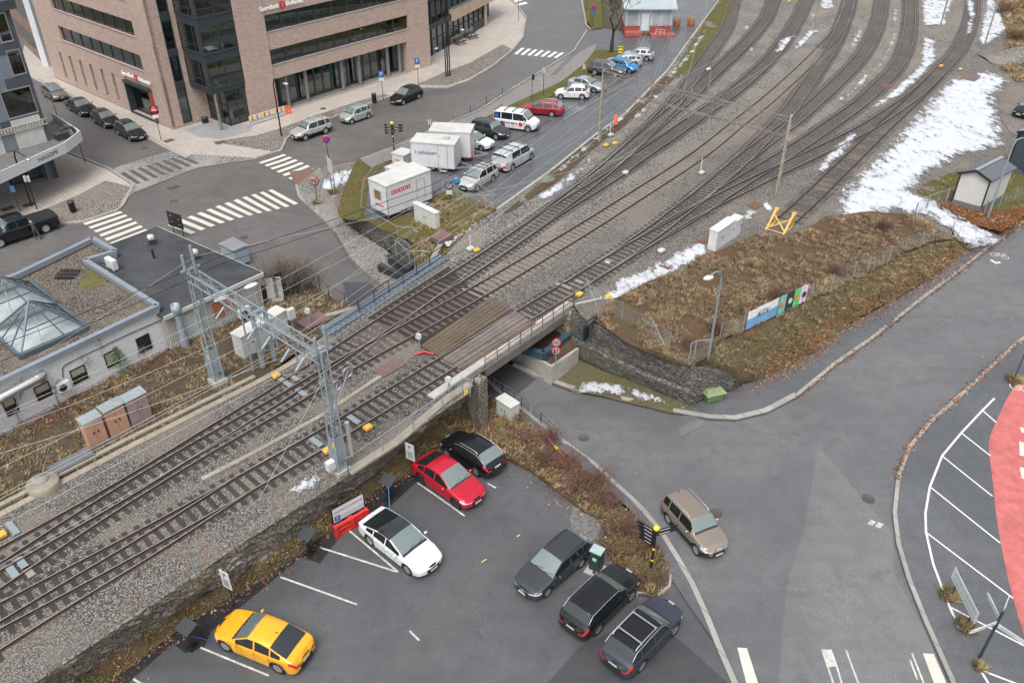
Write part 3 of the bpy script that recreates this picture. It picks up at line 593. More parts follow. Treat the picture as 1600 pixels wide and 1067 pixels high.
# slope from the fence down to the pavement
b = MB(); st = [(1077,572),(1106,560),(1124,534),(1160,519),(1266,468),(1297,457),(1332,435),(1355,428),(1386,413),(1412,395),(1437,388),(1457,378),(1492,370)]
sb = [(1150,603),(1165,600),(1200,590),(1240,568),(1275,546),(1325,507),(1400,467),(1425,452),(1450,437),(1475,418),(1495,402),(1505,394),(1513,389)]
loft(b, PL(st, -.2), [PF(a[0], a[1], FL, .13) for a in sb], 8, rough=.22, step=.5, smooth=True)
tag(b.build("grass_bank", bank_v), kind='structure')
b = MB(); loft(b, [P(*a) for a in ((1472,322,-.1),(1495,375,-.15))], [PF(1571,373,FL,.12), PF(1514,389,FL,.12)], 5, rough=.03, step=.8, smooth=True); tag(b.build("snowy_path", snow_thin), kind='structure')
b = MB(); loft(b, [P(*a) for a in ((1471,321,-.12),(1519,350,-.12),(1560,358,-.12),(1600,334,-.12),(1700,262,-.12))], [PF(*a, FL, .12) for a in ((1535,362),(1545,366),(1570,366),(1600,342),(1710,256))], 3, rough=.03, step=.8, smooth=True); tag(b.build("grass_bank", leafy), kind='structure')
# the little stone wall below the trailers, and plain concrete edges of the cutting
b = MB(); T = PL([(545,343),(575,347),(622,371),(648,396)], -.65); B = [PF(541,350,FL,.2), PF(572,371,FL,.5), PF(610,394,FL,.8), PF(642,428,FL,.9)]
loft(b, T, B, 5, rough=.18, step=.4); tag(b.build("retaining_wall", stone_d), "small stone wall under the fence below the white trailers", "wall")
b = MB(); loft(b, PL([(622,371),(640,378),(645,392),(662,424),(694,405)], -.6), [p-Vector((0, 0, 3.8)) for p in PL([(622,371),(640,378),(645,392),(662,424),(694,405)], -.6)], 2)
loft(b, [p-Vector((0, 0, 3.8)) for p in PL([(440,445),(482,441),(520,466),(556,479),(566,492)], -.35)], PL([(440,445),(482,441),(520,466),(556,479),(566,492)], -.35), 2)
tag(b.build("cutting_wall", conc_d), "plain concrete walls of the road cutting on the town side", "wall")
# low wall and edge along the service road
b = MB(); ln = PL([(777,328),(859,269),(934,209),(977,179),(1042,112),(1077,64),(1121,4),(1150,-58)], -.2)
for p, q in zip(ln, ln[1:]): b.bar(p+Vector((0, 0, -.25)), q+Vector((0, 0, -.25)), .22, .75)
tag(b.build("concrete_kerb_wall", conc), "low concrete wall along the service road beside the tracks", "wall")

# ---- painted marks
def mark(name, poly, F, dz, mat=None, res=1.0): return region(name, poly, F, mat or paint_w, res, dz=dz)
def pline(name, px, F, dz, w, mat):
    ln = resamp([PF(a[0], a[1], F, dz) for a in px], .7); A = offset(ln, w/2); B_ = offset(ln, -w/2); b = MB()
    for L in (A, B_):
        for p in L: p.z = F(p.x, p.y)+dz
    for i in range(len(ln)-1): b.quad(B_[i], B_[i+1], A[i+1], A[i])
    return tag(b.build(name, mat), kind='structure')
def zebra(q, n, F, dz, mat, fr=.5):
    a, b_, c, d = [PF(x[0], x[1], F, dz) for x in q]; bb = MB()
    for k in range(n):
        t0, t1 = (k)/(n-1+fr), (k+fr)/(n-1+fr); r = [a.lerp(b_, t0), a.lerp(b_, t1), d.lerp(c, t1), d.lerp(c, t0)]
        m = [r[0].lerp(r[3], .5), r[1].lerp(r[2], .5)]
        for z in r+m: z.z = F(z.x, z.y)+dz
        fl_ = (r[1]-r[0]).cross(r[3]-r[0]).z < 0
        bb.add(r+m, [(4, 5, 1, 0), (3, 2, 5, 4)] if fl_ else [(0, 1, 5, 4), (4, 5, 2, 3)])
    return tag(bb.build("crosswalk_stripes", mat), kind='structure')
zebra([(130,349),(176,383),(232,361),(188,330)], 6, FL, .03, paint_w)
zebra([(262,352),(425,296),(466,318),(298,366)], 12, FL, .03, paint_w)
zebra([(404,254),(455,281),(494,265),(443,241)], 6, FL, .03, paint_w)
zebra([(803,85),(870,91),(882,83),(815,75)], 7, FL, .012, paint_br)
zebra([(780,-4),(800,12),(825,6),(800,-12)], 4, FL, .012, paint_br)
zebra([(188,271),(283,243),(312,255),(214,288)], 8, FL, .056, M("dark crossing slab", (.075, .072, .07), .6, .15), .5)
for q in ([(313,1011),(420,1055)],[(438,901),(558,944)],[(500,855),(620,893)],[(546,829),(622,893)],[(652,754),(726,806)],[(208,1060),(228,1072)],[(762,755),(775,762)],[(640,985),(655,1000)]): pline("parking_line", q, FL, .024, .1, paint_worn)
mark("stop_line", [(1152,1011),(1167,1012),(1192,1090),(1172,1090)], FL, .014)
mark("stop_line", [(1442,1020),(1459,1021),(1489,1090),(1468,1090)], FL, .014)
for q in ([(1285,1014),(1293,1040),(1310,1090)],[(1298,1014),(1308,1042),(1322,1090)],[(1322,1015),(1333,1045),(1350,1090)],[(1425,1020),(1440,1058),(1452,1090)],[(1422,1030),(1434,1062)]): pline("worn_marking", q, FL, .014, .09, paint_worn)
mark("worn_marking", [(1283,1014),(1299,1014),(1306,1040),(1292,1042)], FL, .013, paint_worn)
pline("parking_line", [(1554,622),(1535,641),(1502,676),(1472,712),(1453,760),(1446,801),(1447,831),(1458,880),(1474,923),(1485,950),(1499,981)], FL, .124, .12, paint_br)
for q in ([(1535,641),(1557,660)],[(1502,676),(1548,712)],[(1472,712),(1551,775)],[(1453,760),(1563,848)],[(1448,832),(1583,934)],[(1485,948),(1600,1008)],[(1532,1046),(1600,1072)]): pline("parking_line", q, FL, .124, .1, paint_br)
pline("parking_line", [(1532,1046),(1545,1068),(1560,1100)], FL, .124, .12, paint_br)
for q in ([(1597,668),(1600,676)],[(1596,690),(1597,712)],[(1597,730),(1600,748)]): pline("parking_line", q, FL, .13, .25, paint_w)
# a bicycle mark on the right-hand road, and one at the edge of the red surface
def bikemark(px, py, F, dz, s, rz):
    o = PF(px, py, F, dz); b = MB(); R = Matrix.Rotation(rz, 3, 'Z')
    def seg(pts, w=.07):
        ln = [o+R @ Vector((x*s, y*s, 0)) for x, y in pts]
        for p in ln: p.z = F(p.x, p.y)+dz
        A, B_ = offset(ln, w/2*s), offset(ln, -w/2*s)
        for i in range(len(ln)-1): b.quad(B_[i], B_[i+1], A[i+1], A[i])
    for cx in (-.55, .55): seg([(cx+.34*math.cos(t*PI/8), .34*math.sin(t*PI/8)) for t in range(17)])
    seg([(-.55, 0), (-.2, .5), (.4, .5), (.05, 0), (-.55, 0)]); seg([(.05, 0), (-.25, .65)]); seg([(.55, 0), (.35, .7), (.6, .75)])
    tag(b.build("bicycle_mark", paint_w), kind='structure')
bikemark(1562, 400, FL, .012, .75, -.5); bikemark(1599, 611, FL, .13, 1.0, -1.0)
pline("arrow_mark", [(1548,406),(1556,411),(1563,410)], FL, .012, .25, paint_w)
for q in ((1362,816),(1374,820)):
    mark("stencil_mark", [(q[0]-7, q[1]+2), (q[0]-1, q[1]-5), (q[0]+7, q[1]-1), (q[0]+1, q[1]+5)], FL, .016, paint_worn, .5)
for q in (((808,838),(812,835)),((752,878),(760,873))): pline("chalk_mark", q, FL, .03, .06, M("green chalk", (.35, .55, .15), .8, 0))
def manhole(px, py, F, dz, r=.36):
    o = PF(px, py, F, dz); b = MB()
    b.lathe(o, [(r, -.05), (r, .004), (r*.86, .004), (r*.84, -.002), (.001, -.002)], 20); tag(b.build("manhole_cover", M("cast iron", (.07, .06, .055), .6, .2, 8)), kind='structure')
for q in ((912,684,FL,.035),(1357,779,FL,.035),(1119,802,FL,.035),(226,232,FL,.01),(272,314,FL,.01),(380,370,FL,.01),(348,222,FL,.15),(505,170,FL,.15),(880,860,FL,.03)): manhole(*q)
def iron_grate(px, py, dz):
    o = PF(px, py, FL, dz); b = MB(); b.box((o.x, o.y, o.z), (1.0, .7, .03), TH); tag(b.build("floor_grate", M("brown iron", (.1, .065, .05), .7, .2, 6)), kind='structure')
for q in ((264,220,.15),(344,223,.15),(270,292,.06),(45,320,.15),(12,326,.15)): iron_grate(*q)
# ------------------------------------------------------------------ railway tracks: one thing per track, rails and sleepers as parts
RAILS = []
def rail_mesh(line, zo):
    b = MB(); n = len(line); L = []
    prof = [(.085, -.17), (.085, -.15), (.02, -.135), (.02, -.045), (.036, -.035), (.034, -.006), (.016, 0), (-.016, 0), (-.034, -.006), (-.036, -.035), (-.02, -.045), (-.02, -.135), (-.085, -.15), (-.085, -.17)]
    vs = []
    for i, p in enumerate(line):
        t = line[min(i+1, n-1)]-line[max(i-1, 0)]; t.z = 0; t.normalize(); s = Vector((-t.y, t.x, 0))
        for u, z in prof: vs.append(p+s*u+Vector((0, 0, z+zo)))
    k = len(prof)
    for i in range(n-1):
        for j in range(k-1):
            b.f.append((i*k+j, i*k+j+1, (i+1)*k+j+1, (i+1)*k+j)); b.m.append(1 if j == 6 else 0); b.sm.append(False)
    b.v = [tuple(a) for a in vs]; return b
sl_w = MB(); sl_w.box((0, 0, 0), (2.6, .26, .18), bev=.015)
for sx in (-.7525, .7525):
    for d in (-.1, .1): sl_w.box((sx+d, 0, .085), (.05, .14, .03))
def sleeper_mesh(mat, nm):
    o = sl_w.build(nm, mat); me = o.data; bpy.data.objects.remove(o); return me
me_w = sleeper_mesh([wood_s], "sleeper"); me_c = sleeper_mesh([conc_s], "sleeper"); me_g = sleeper_mesh([sleeper_g], "sleeper")
me_b = sleeper_mesh([M("bridge timber", (.085, .062, .054), .75, .3, 5)], "sleeper")
centres = []
bed_d = ballast('dark track ballast', ((.155, .14, .122), (.25, .228, .2), (.09, .078, .066)), 12, (.165, .138, .108))
bed_m = ballast('stained track ballast', ((.175, .158, .137), (.3, .275, .24), (.095, .082, .07)), 11, (.185, .155, .12))
def track(label, px, side, kind=None, zo=0.0, sl=None, ext0=14, ext1=12, spacing=.6, rust_top=False, share=None):
    pts = [P(a[0], a[1], 0) for a in px]
    if ext0: pts = [pts[0]+(pts[0]-pts[1]).normalized()*ext0]+pts
    if ext1: pts = pts+[pts[-1]+(pts[-1]-pts[-2]).normalized()*ext1]
    ln = spline(pts, 1.0)
    for _ in range(6):   # even out the sighting jitter
        ln = [ln[0]]+[(ln[i-1]+2*ln[i]+ln[i+1])/4 for i in range(1, len(ln)-1)]+[ln[-1]]
    cl = offset(ln, -.7525*side)
    t = thing("railway_track", label, "railway track", cl[len(cl)//2].copy(), 0, "railway tracks"); t.location.z = -.2
    top = rust if rust_top else rail_top
    bm_b = MB(); L1, L2 = offset(cl, 1.25+.2*(kind == 'w')), offset(cl, -1.25)
    for i in range(len(cl)-1): bm_b.quad(*[Vector((v.x+mnoise.noise(v*.9)*.25, v.y+mnoise.noise(v*.9+Vector((9, 0, 0)))*.25, -.186+zo*.15)) for v in (L2[i], L2[i+1], L1[i+1], L1[i])])
    bm_b.build('track_bed', bed_m if ext0 else bed_d, t, world=True)
    for s in (1, -1): rail_mesh(offset(cl, s*.7525), zo).build("rail", [rail_side, top], t, world=True)
    sp = []; acc = 0; nxt = 0
    for a, b_ in zip(cl, cl[1:]):
        L = (b_-a).length
        while nxt <= acc+L: sp.append((a.lerp(b_, (nxt-acc)/L), math.atan2(b_.y-a.y, b_.x-a.x))); nxt += spacing*random.uniform(.97, 1.03)
        acc += L
    out = []
    for p, an in sp:
        if any((p.x-q.x)**2+(p.y-q.y)**2 < 1.15**2 for q in centres): continue
        out.append((p, an))
    centres.extend([p for p, a in sp])
    vis = []
    for p, an in out:
        d = Vector((p.x, p.y, p.z-CAMH)); dep = d.y*math.cos(PITCH)-d.z*math.sin(PITCH); u = FOC*d.x/dep; v = -FOC*(d.y*math.sin(PITCH)+d.z*math.cos(PITCH))/dep
        ins = abs(u) < 815 and abs(v) < 550
        if timber and inpoly(p.x, p.y, timber): continue
        vis.append((dep if ins else dep+500, p, an))
    vis.sort(key=lambda a: a[0])
    def mesh_at(p):
        d = Vector((p.x, p.y, p.z-CAMH)); dep = d.y*math.cos(PITCH)-d.z*math.sin(PITCH); u = 800+FOC*d.x/dep
        for x0, m in (sl or [(-9999, me_w)])[::-1]:
            if u >= x0: return m
        return me_w
    rest = MB()
    for k, (dd, p, an) in enumerate(vis):
        me = mesh_at(p); loc = Vector((p.x, p.y, -.245+zo-random.uniform(0, .012))); rz = an+PI/2+random.uniform(-.025, .025)
        if k < 100:
            o = bpy.data.objects.new("sleeper", me); C.objects.link(o); o.parent = t; o.location = loc-t.location; o.rotation_euler = (0, 0, rz)
        else:
            M4 = Matrix.Translation(loc) @ Matrix.Rotation(rz, 4, 'Z'); mi = {me_w: 0, me_c: 1, me_g: 2, me_b: 3}[me]
            rest.add([M4 @ v.co for v in me.vertices], [tuple(f.vertices) for f in me.polygons], mi)
    if rest.v: tag(rest.build("sleepers", [me_w.materials[0], me_c.materials[0], me_g.materials[0], me_b.materials[0]], t, world=True), kind='stuff')
    return cl
timber = [(a.x, a.y) for a in PL([(657,539),(768,463),(803,485),(838,505),(723,577),(708,567)], 0)]
A = me_w; G_ = me_g; B_ = me_b; K_ = me_c
track("main line of dark sleepers crossing the bridge on its timber planks, nearest the parking lot", [(0,940),(240,814.75),(500,670.3),(550.6,640),(740,525.3),(803,487),(882.5,440),(925.6,412.5),(965,387.5),(1057,320.6),(1107,281.6),(1140.6,252.5),(1180,215),(1198.75,196),(1219,175.6),(1237.5,150),(1269,105),(1294,67.5),(1310.6,30),(1320,0)], 1, zo=0, sl=[(-9999, A), (880, G_)])
track("line with pale dusty concrete sleepers through the middle of the yard", [(0,917.5),(75,868),(135,826),(200,784.7),(320,710.6),(500,608),(528,588),(640,526.5),(740,471),(940,350),(991,317),(1107.5,240),(1168,190),(1200,165),(1280.6,90),(1320,45),(1331,19),(1336,0)], -1, zo=-.003, sl=[(-9999, A), (580, B_), (735, K_)])
track("outermost town side line, curving left past the kiosk at the top", [(0,853),(169.5,760),(340.6,656),(434,600),(507.5,550.6),(640,464.7),(690.6,433),(752.5,393.4),(860,318.75),(929,266),(973,227),(1005,197.5),(1037,165.6),(1057,142),(1094,88),(1124,47),(1139,0)], 1, zo=-.006, sl=[(-9999, A), (560, B_), (700, G_)])
track("second line from the town side, ending just right of the kiosk at the top", [(860,318.75),(929,266.5),(973,228.5),(1042.5,169),(1068.75,148.75),(1087,129),(1148.75,73),(1186,32),(1201,0)], 1, zo=-.009, sl=[(-9999, G_)], ext0=0)
track("third line from the town side beyond the concrete gantry", [(690.6,433.6),(752.5,394.5),(860,322.5),(944,272),(989,240),(1020,220),(1108,160),(1118.75,153.75),(1195.6,88),(1238.75,28),(1252,0)], 1, zo=-.012, sl=[(-9999, G_)], ext0=0)
track("branch line crossing in front of the right concrete mast, curving to the top", [(991,396),(1038,362),(1102,311),(1133,282.5),(1182,243),(1227,209),(1249,192.5),(1307.5,140),(1312.5,135),(1355.6,88),(1380,37.5),(1385.6,0)], -1, zo=-.015, sl=[(-9999, G_)], ext0=0)
track("grey curved line just left of the snowy yard strips", [(882.5,440.6),(925.6,413),(965,388.7),(1074,328),(1112.5,301),(1172.5,263.75),(1238,224),(1275,199),(1335,157.5),(1363,131),(1387.5,107),(1402.5,80.6),(1412,47),(1414.7,0)], 1, zo=-.018, sl=[(-9999, G_)], ext0=0)
track("outermost right hand running line beside the large snow patch", [(923.75,440.6),(997,394.3),(1084,340),(1153.75,305),(1213.75,275),(1360,203.75),(1406,174),(1440,150),(1470,121),(1500,88),(1520,52),(1528,20),(1528.6,0)], -1, zo=-.021, sl=[(-9999, G_)], ext0=0)
track("near diverging line in the bottom left corner, beside the lot wall", [(0,1012.5),(147,920),(240,865.7),(342,797.5),(440,736),(500,701)], -1, zo=-.024, sl=[(-9999, A)], ext1=0)
track("rusty siding ending at the yellow buffer stop", [(1474,119),(1440,155),(1400,192.5),(1355,237.5),(1325,267),(1285,307),(1242.5,347)], 1, zo=-.027, sl=[(-9999, A)], ext0=0, ext1=0, rust_top=True)

# ------------------------------------------------------------------ railway bridge
br = thing("railway_bridge", "low railway bridge with timber planks, grey side girders and railings over the underpass road", "bridge", P(720, 500, 0)+Vector((0, 0, -4.3)))
def pw(l, z): return [(a.x, a.y) for a in PL(l, z)]
b = MB(); dk = pw([(572,497),(700,415),(737,441),(766,461),(805,485),(836,505),(893,477),(884,486),(740,577),(722,577),(657,540),(628,528)], -.3); b.prism(dk, -1.0, -.3); b.build("deck_slab", steel_d, br, world=True)
region_poly = [(574,497),(701,416),(728,444),(767,462),(662,540),(648,533),(600,510)]
b = MB(); b.prism(pw(region_poly, -.185), -.3, -.185); b.build("deck_boards", M("dark bridge boards", (.022, .018, .016), .8, .35, 3), br, world=True)
# timber planks along the track
pm = [M("brown crossing timber", (.11, .078, .052), .3, .25, 3), M("grey crossing timber", (.15, .125, .11), .5, .25, 3), M("dark crossing timber", (.06, .047, .042), .45, .25, 3)]
q0, q1 = PL([(657,539),(723,577)], 0); r0, r1 = PL([(768,463),(838,505)], 0)
Ld = (r0-q0).length; nP = 13
cl0, cl1 = P(740,525.3,0).lerp(P(740,555,0),0), P(803,487,0)
def railpos(s):   # where the two rails cross an edge, as fractions
    a, c = (q0, q1) if s == 0 else (r0, r1)
    out = []
    for e, f in ((P(700,549.5,0), P(803,487,0)), (P(720,567,0), P(830,497,0))):
        d = f-e; n = Vector((-d.y, d.x, 0)); out.append(n.dot(e-a)/n.dot(c-a))
    return out
ra, rb = railpos(0), railpos(1)
def gap(k0, k1):
    for r in (0, 1):
        m = (ra[r]+rb[r])/2
        if k0-.015 < m < k1+.015: return True
    return False
edges = [i/nP for i in range(nP+1)]; pl = MB()
for k in range(nP):
    a0, a1 = q0.lerp(q1, edges[k]+.004), q0.lerp(q1, edges[k+1]-.004); c0, c1 = r0.lerp(r1, edges[k]+.004), r0.lerp(r1, edges[k+1]-.004)
    z = -.07 if gap(edges[k], edges[k+1]) else random.uniform(-.03, -.012); mi = 0 if k < 6 else random.choice((0, 1, 2, 1))
    vs = [Vector((v.x, v.y, zz)) for zz in (-.3, z) for v in (a0, a1, c1, c0)]
    pl.add(vs, [(4, 5, 6, 7), (0, 4, 7, 3), (1, 2, 6, 5), (0, 1, 5, 4), (2, 3, 7, 6)], mi)
    if (a1-a0).cross(c0-a0).z < 0: pl.f[-5:] = [t[::-1] for t in pl.f[-5:]]
pl.build("timber_planks", pm, br, world=True)
# town side girder and railing
b = MB(); A0, A1 = P(512,521,-.02), P(698,403,-.02); d = (A1-A0).normalized(); nrm = Vector((-d.y, d.x, 0))
for o, w_, z0, z1 in ((.55, .5, -.9, .12), (.05, .42, -.28, .02), (.3, .06, -.2, .16)):
    b.bar(A0+nrm*o+Vector((0, 0, (z0+z1)/2)), A1+nrm*o+Vector((0, 0, (z0+z1)/2)), w_, z1-z0)
for k in range(26):
    p = A0.lerp(A1, (k+.5)/26); b.box((p.x, p.y, -.16), (.06, .9, .5), math.atan2(d.y, d.x))
b.build("side_girder", steel_b, br, world=True)
def railing(a, c, n, h, mat, parent, rows=(1,), w=.05, name="railing"):
    b = MB()
    for k in range(n+1): p = a.lerp(c, k/n); b.bar(p, p+Vector((0, 0, h)), w)
    for r in rows: b.bar(a+Vector((0, 0, h*r)), c+Vector((0, 0, h*r)), w*.7)
    return b.build(name, mat, parent, world=True)
railing(P(562,488,0), P(692,404,0), 6, 1.05, steel_d, br, (1, .5), .06)
# lot side walkway
b = MB(); E0, E1 = P(676,622,-.12), P(894,474,-.12); d = (E1-E0).normalized(); nrm = Vector((-d.y, d.x, 0))
b.bar(E0+nrm*.2, E1+nrm*.2, .5, .1); b.bar(E0-nrm*.05+Vector((0, 0, -.22)), E1-nrm*.05+Vector((0, 0, -.22)), .1, .5)
b.build("walkway", M("pale walkway boards", (.36, .345, .32), .7, .18, 2), br, world=True)
E0b = E0.lerp(E1, .33); railing(E0b-nrm*.12+Vector((0, 0, -.3)), E1-nrm*.12+Vector((0, 0, -.3)), 8, 1.15, rust, br, (1, .55), .06)
b = MB(); b.bar(E0b+Vector((0, 0, -.75)), E1+Vector((0, 0, -.75)), .3, .6); b.build("side_girder", M("rusty grey girder", (.13, .115, .105), .8, .3, 2), br, world=True)
# abutments
b = MB(); s0, s1 = P(565,491,-.3), P(752,592,-.6); s1.z = -.3; b.bar(s0+Vector((-.25, -.25, -2.2)), s1+Vector((-.25, -.25, -2.2)), .7, 4.2); b.build("abutment", conc_d, br, world=True)
b = MB(); s0, s1 = P(694,406,-.3), P(889,488,-.3); b.bar(s0+Vector((.3, .3, -2.2)), s1+Vector((.3, .3, -2.2)), .7, 4.2); b.build("abutment", stone("pale ashlar", (.34, .29, .22), (.44, .38, .3), 2.0), br, world=True)
# pier at the corner of the lot wall
b = MB(); c_ = P(748, 603, -1.0); b.box((c_.x, c_.y, -2.3), (.9, .8, 4.0), math.radians(-42), bev=.06); b.build("wing_pier", stone_m, br, world=True)
# concrete apron wall with its strip of soil, and the blue guard beams
wA = thing("apron_wall", "low concrete wall with a strip of soil on top beside the underpass road", "wall", P(861, 600, -4.2))
b = MB(); c0, c1, c2 = P(861,599,-4.15), P(780,551,-4.25), P(904,558,-3.5); h = 1.4
lo = [Vector((p.x, p.y, -4.4)) for p in (c1, c0, c2)]; hi = [Vector((p.x, p.y, -4.15+h)) for p in (c1, c0, c2)]; ci = (c1+c2)/2+Vector((.6, 1.2, 0))
inn = [p.lerp(Vector((ci.x, ci.y, p.z)), .07) for p in hi]
for i in (0, 1):
    b.quad(lo[i], lo[i+1], hi[i+1], hi[i]); b.quad(hi[i], hi[i+1], inn[i+1], inn[i]); b.quad(inn[i], inn[i+1], inn[i+1]+Vector((0, 0, -.3)), inn[i]+Vector((0, 0, -.3)))
b.build("wall", conc, wA, world=True)
b = MB(); z = -4.15+h-.12; b.add([(p.x, p.y, z) for p in inn]+[(inn[2].x+.2, inn[2].y+1.5, z+.5), (inn[0].x+1, inn[0].y+2.5, z+.6)], [(0, 1, 2, 3, 4)]); b.build("soil", soil, wA, world=True)
gb = thing("guard_beam", "dark blue steel guard beam on the underpass wall by the round signs", "guard beam", P(850, 560, -2))
b = MB(); g0, g1, g2, g3 = P(800,536,-2.1), P(850,551,-2.1), P(894,517,-2.1), P(913,530,-2.1)
for p, q in ((g0, g1), (g1, g2), (g2, g3)):
    b.bar(p, q, .42, .1); b.bar(p+Vector((0, 0, -.3)), q+Vector((0, 0, -.3)), .3, .5)
b.build("beam", M("dark blue steel", (.045, .08, .1), .4, .12, 3), gb, world=True)
gb2 = thing("guard_beam", "dark blue steel guard beam at the town side mouth of the underpass", "guard beam", P(615, 440, -2))
b = MB()
for p, q in ((P(592,413,-2.4), P(638,434,-2.4)), (P(638,434,-2.4), P(655,420,-2.4)), (P(607,398,-1.9), P(640,420,-1.9))):
    b.bar(p, q, .45, .1); b.bar(p+Vector((0, 0, -.4)), q+Vector((0, 0, -.4)), .3, .7)
b.build("beam", steel_d, gb2, world=True)
# ------------------------------------------------------------------ buildings
E1 = Vector((math.cos(TH), math.sin(TH), 0)); E2 = Vector((-math.sin(TH), math.cos(TH), 0)); UZ = Vector((0, 0, 1))
class Wall:                       # a vertical frame: s along, o outwards, z up
    def __init__(s, org, ax): s.o = Vector((org[0], org[1], 0)); s.a = Vector((ax[0], ax[1], 0)).normalized(); s.n = Vector((s.a.y, -s.a.x, 0))
    def p(s, u, z, off=0.0): return s.o+s.a*u+s.n*off+UZ*z
    def box(s, b, u0, u1, z0, z1, o0, o1, mi=0):
        vs = [s.p(u, z, o) for z in (z0, z1) for u, o in ((u0, o1), (u1, o1), (u1, o0), (u0, o0))]
        b.add(vs, [(3, 2, 1, 0), (4, 5, 6, 7), (0, 1, 5, 4), (1, 2, 6, 5), (2, 3, 7, 6), (3, 0, 4, 7)], mi)
    def px(s, x, y): return PW(x, y, s.o, s.o+s.a)
    def mat4(s, u, z, off): return Matrix.Translation(s.p(u, z, off)) @ Matrix((s.a, UZ, s.n)).transposed().to_4x4()
brick_m = bricks("pink brick", (.5, .35, .285), (.34, .235, .19), (.5, .435, .39), TH, .46, .15, .022, .5, (.42, .31, .26))
brick_w = bricks("white painted brick", (.64, .645, .65), (.6, .605, .61), (.48, .48, .49), math.radians(52), .5, .2, .014, .2, (.48, .465, .445))
frame_m = M("dark window frame", (.03, .04, .047), .45, .1, 3); teal = glassy("teal window glass", (.5, .66, .66), .11)
fl_m = M("office floor", (.2, .19, .165), .8, .15, 1); bk_m = M("office wall", (.32, .31, .26), .8, .3, .7); desk_m = M("desk wood", (.5, .24, .09), .5, .1, 3); desk_w = M("desk white", (.6, .6, .57), .5, .05, 2)
plinth_m = M("grey plinth stone", (.26, .23, .2), .8, .12, 2); tealwall = M("office blind", (.09, .2, .2), .7, .2, .8)
Do = P(395, 192, -1.2)
bank = thing("office_building", "large pink brick office building with long dark window bands and a glass corner bay", "building", Do)
FR = Wall(Do, E1); c0 = Do+E1*-7.07+E2*4.27; LF = Wall(c0+E2*27.6, -E2)      # left front: s from the far end towards the corner
def band(Wl, u0, u1, z0, z1, n, nm="window", rec=.3, door=False):
    f = MB()
    w = .1
    Wl.box(f, u0, u1, z0, z0+.12, -rec-.08, -rec+.06); Wl.box(f, u0, u1, z1-.1, z1, -rec-.08, -rec+.06)
    for k in range(n+1):
        u = u0+(u1-u0)*k/n; ww = w*2.2 if n > 1 else w; Wl.box(f, max(u0, u-ww/2), min(u1, u+ww/2), z0+.12, z1-.1, -rec-.08, -rec+.05)
    Wl.box(f, u0-.02, u1+.02, z0-.07, z0-.002, -rec, .05, 1)
    fo = f.build(nm, [frame_m, alu], bank, world=True)
    g = MB(); g.quad(Wl.p(u0, z0+.06, -rec-.02), Wl.p(u1, z0+.06, -rec-.02), Wl.p(u1, z1-.05, -rec-.02), Wl.p(u0, z1-.05, -rec-.02))
    po = g.build("pane", teal, bank, world=True); po.parent = fo
    return fo
bw = MB(); T = .3
# street front
FR.box(bw, 0, 3.5, -1.3, 14.8, -T, .12); FR.box(bw, 24.0, 27.5, -1.3, 14.8, -T, 0)
for z0, z1 in ((2.75, 4.25), (5.87, 7.75), (9.47, 11.4), (13.0, 14.8)): FR.box(bw, 3.5, 24.0, z0, z1, -T, 0)
FR.box(bw, 23.55, 24.0, -1.3, 2.75, -T, 0); FR.box(bw, 3.4, 3.65, -1.3, 2.75, -1.5, -T); FR.box(bw, 23.5, 24, -1.3, 2.75, -1.5, -T); FR.box(bw, 27.2, 27.5, -1.3, 14.8, -9, -T)
# side street front
def L_(a): return 27.6-a
for z0, z1 in ((2.75, 4.45), (6.15, 8.0), (9.6, 11.6), (13.2, 14.8)): LF.box(bw, 0, 27.6, z0, z1, -T, 0)
for a0, a1 in ((22.3, 27.6), (0, 3.6)):
    for z0, z1 in ((4.45, 6.15), (8.0, 9.6), (11.6, 13.2)): LF.box(bw, L_(a1), L_(a0), z0, z1, -T, 0)
sl = [(2.95, 8.45)]+[(11.3+2.55*k-.3, 11.3+2.55*k+.3) for k in range(6)]; prev = 0
for a0, a1 in sl: LF.box(bw, L_(a0), L_(prev), -1.3, 2.75, -T, 0); prev = a1
LF.box(bw, L_(27.6), L_(prev), -1.3, 2.75, -T, 0); LF.box(bw, L_(8.45), L_(2.95), -1.3, -.85, -T, 0)
for a0, a1 in sl[1:]: LF.box(bw, L_(a1), L_(a0), -1.3, -.4, -T, 0)
# corner return wall with its tall window strip, behind the bay
RW = Wall(c0, E1)
RW.box(bw, 0, 1.25, -1.3, 14.8, -T, 0); RW.box(bw, 2.4, 7.1, -1.3, 14.8, -T, -.004) if 0 else RW.box(bw, 2.4, 4.7, -1.3, 14.8, -T, 0); RW.box(bw, 1.25, 2.4, -1.3, -.75, -T, 0)
FR.box(bw, 0, .3, -1.3, 14.8, -4.5, -T)
bw.build("wall", brick_m, bank, world=True)
pb = MB(); LF.box(pb, 0, 27.65, -1.3, -.95, -.05, .07); RW.box(pb, -.05, 4.6, -1.3, -.85, -.05, .08); FR.box(pb, 0, 3.5, -1.3, -1.0, 0, .16); pb.build("plinth", plinth_m, bank, world=True)
rf = MB()
poly = [c0, c0+E1*7.07, Do, Do+E1*27.4, Do+E1*27.4+E2*20, c0+E2*27.5+E1*12, c0+E2*27.5]
rf.prism([(p.x, p.y) for p in poly], 14.7, 14.95); rf.build("roof", M("roof felt", (.1, .1, .1), .9), bank, world=True)
for z0, z1, n in ((4.25, 5.87, 10), (7.75, 9.47, 10), (11.4, 13.0, 10)): band(FR, 3.5, 24.0, z0, z1, 9)
for z0, z1 in ((4.45, 6.15), (8.0, 9.6), (11.6, 13.2)): band(LF, L_(22.3), L_(3.6), z0, z1, 8)
for a0, a1 in sl[1:]: band(LF, L_(a1), L_(a0), -.4, 2.75, 1)
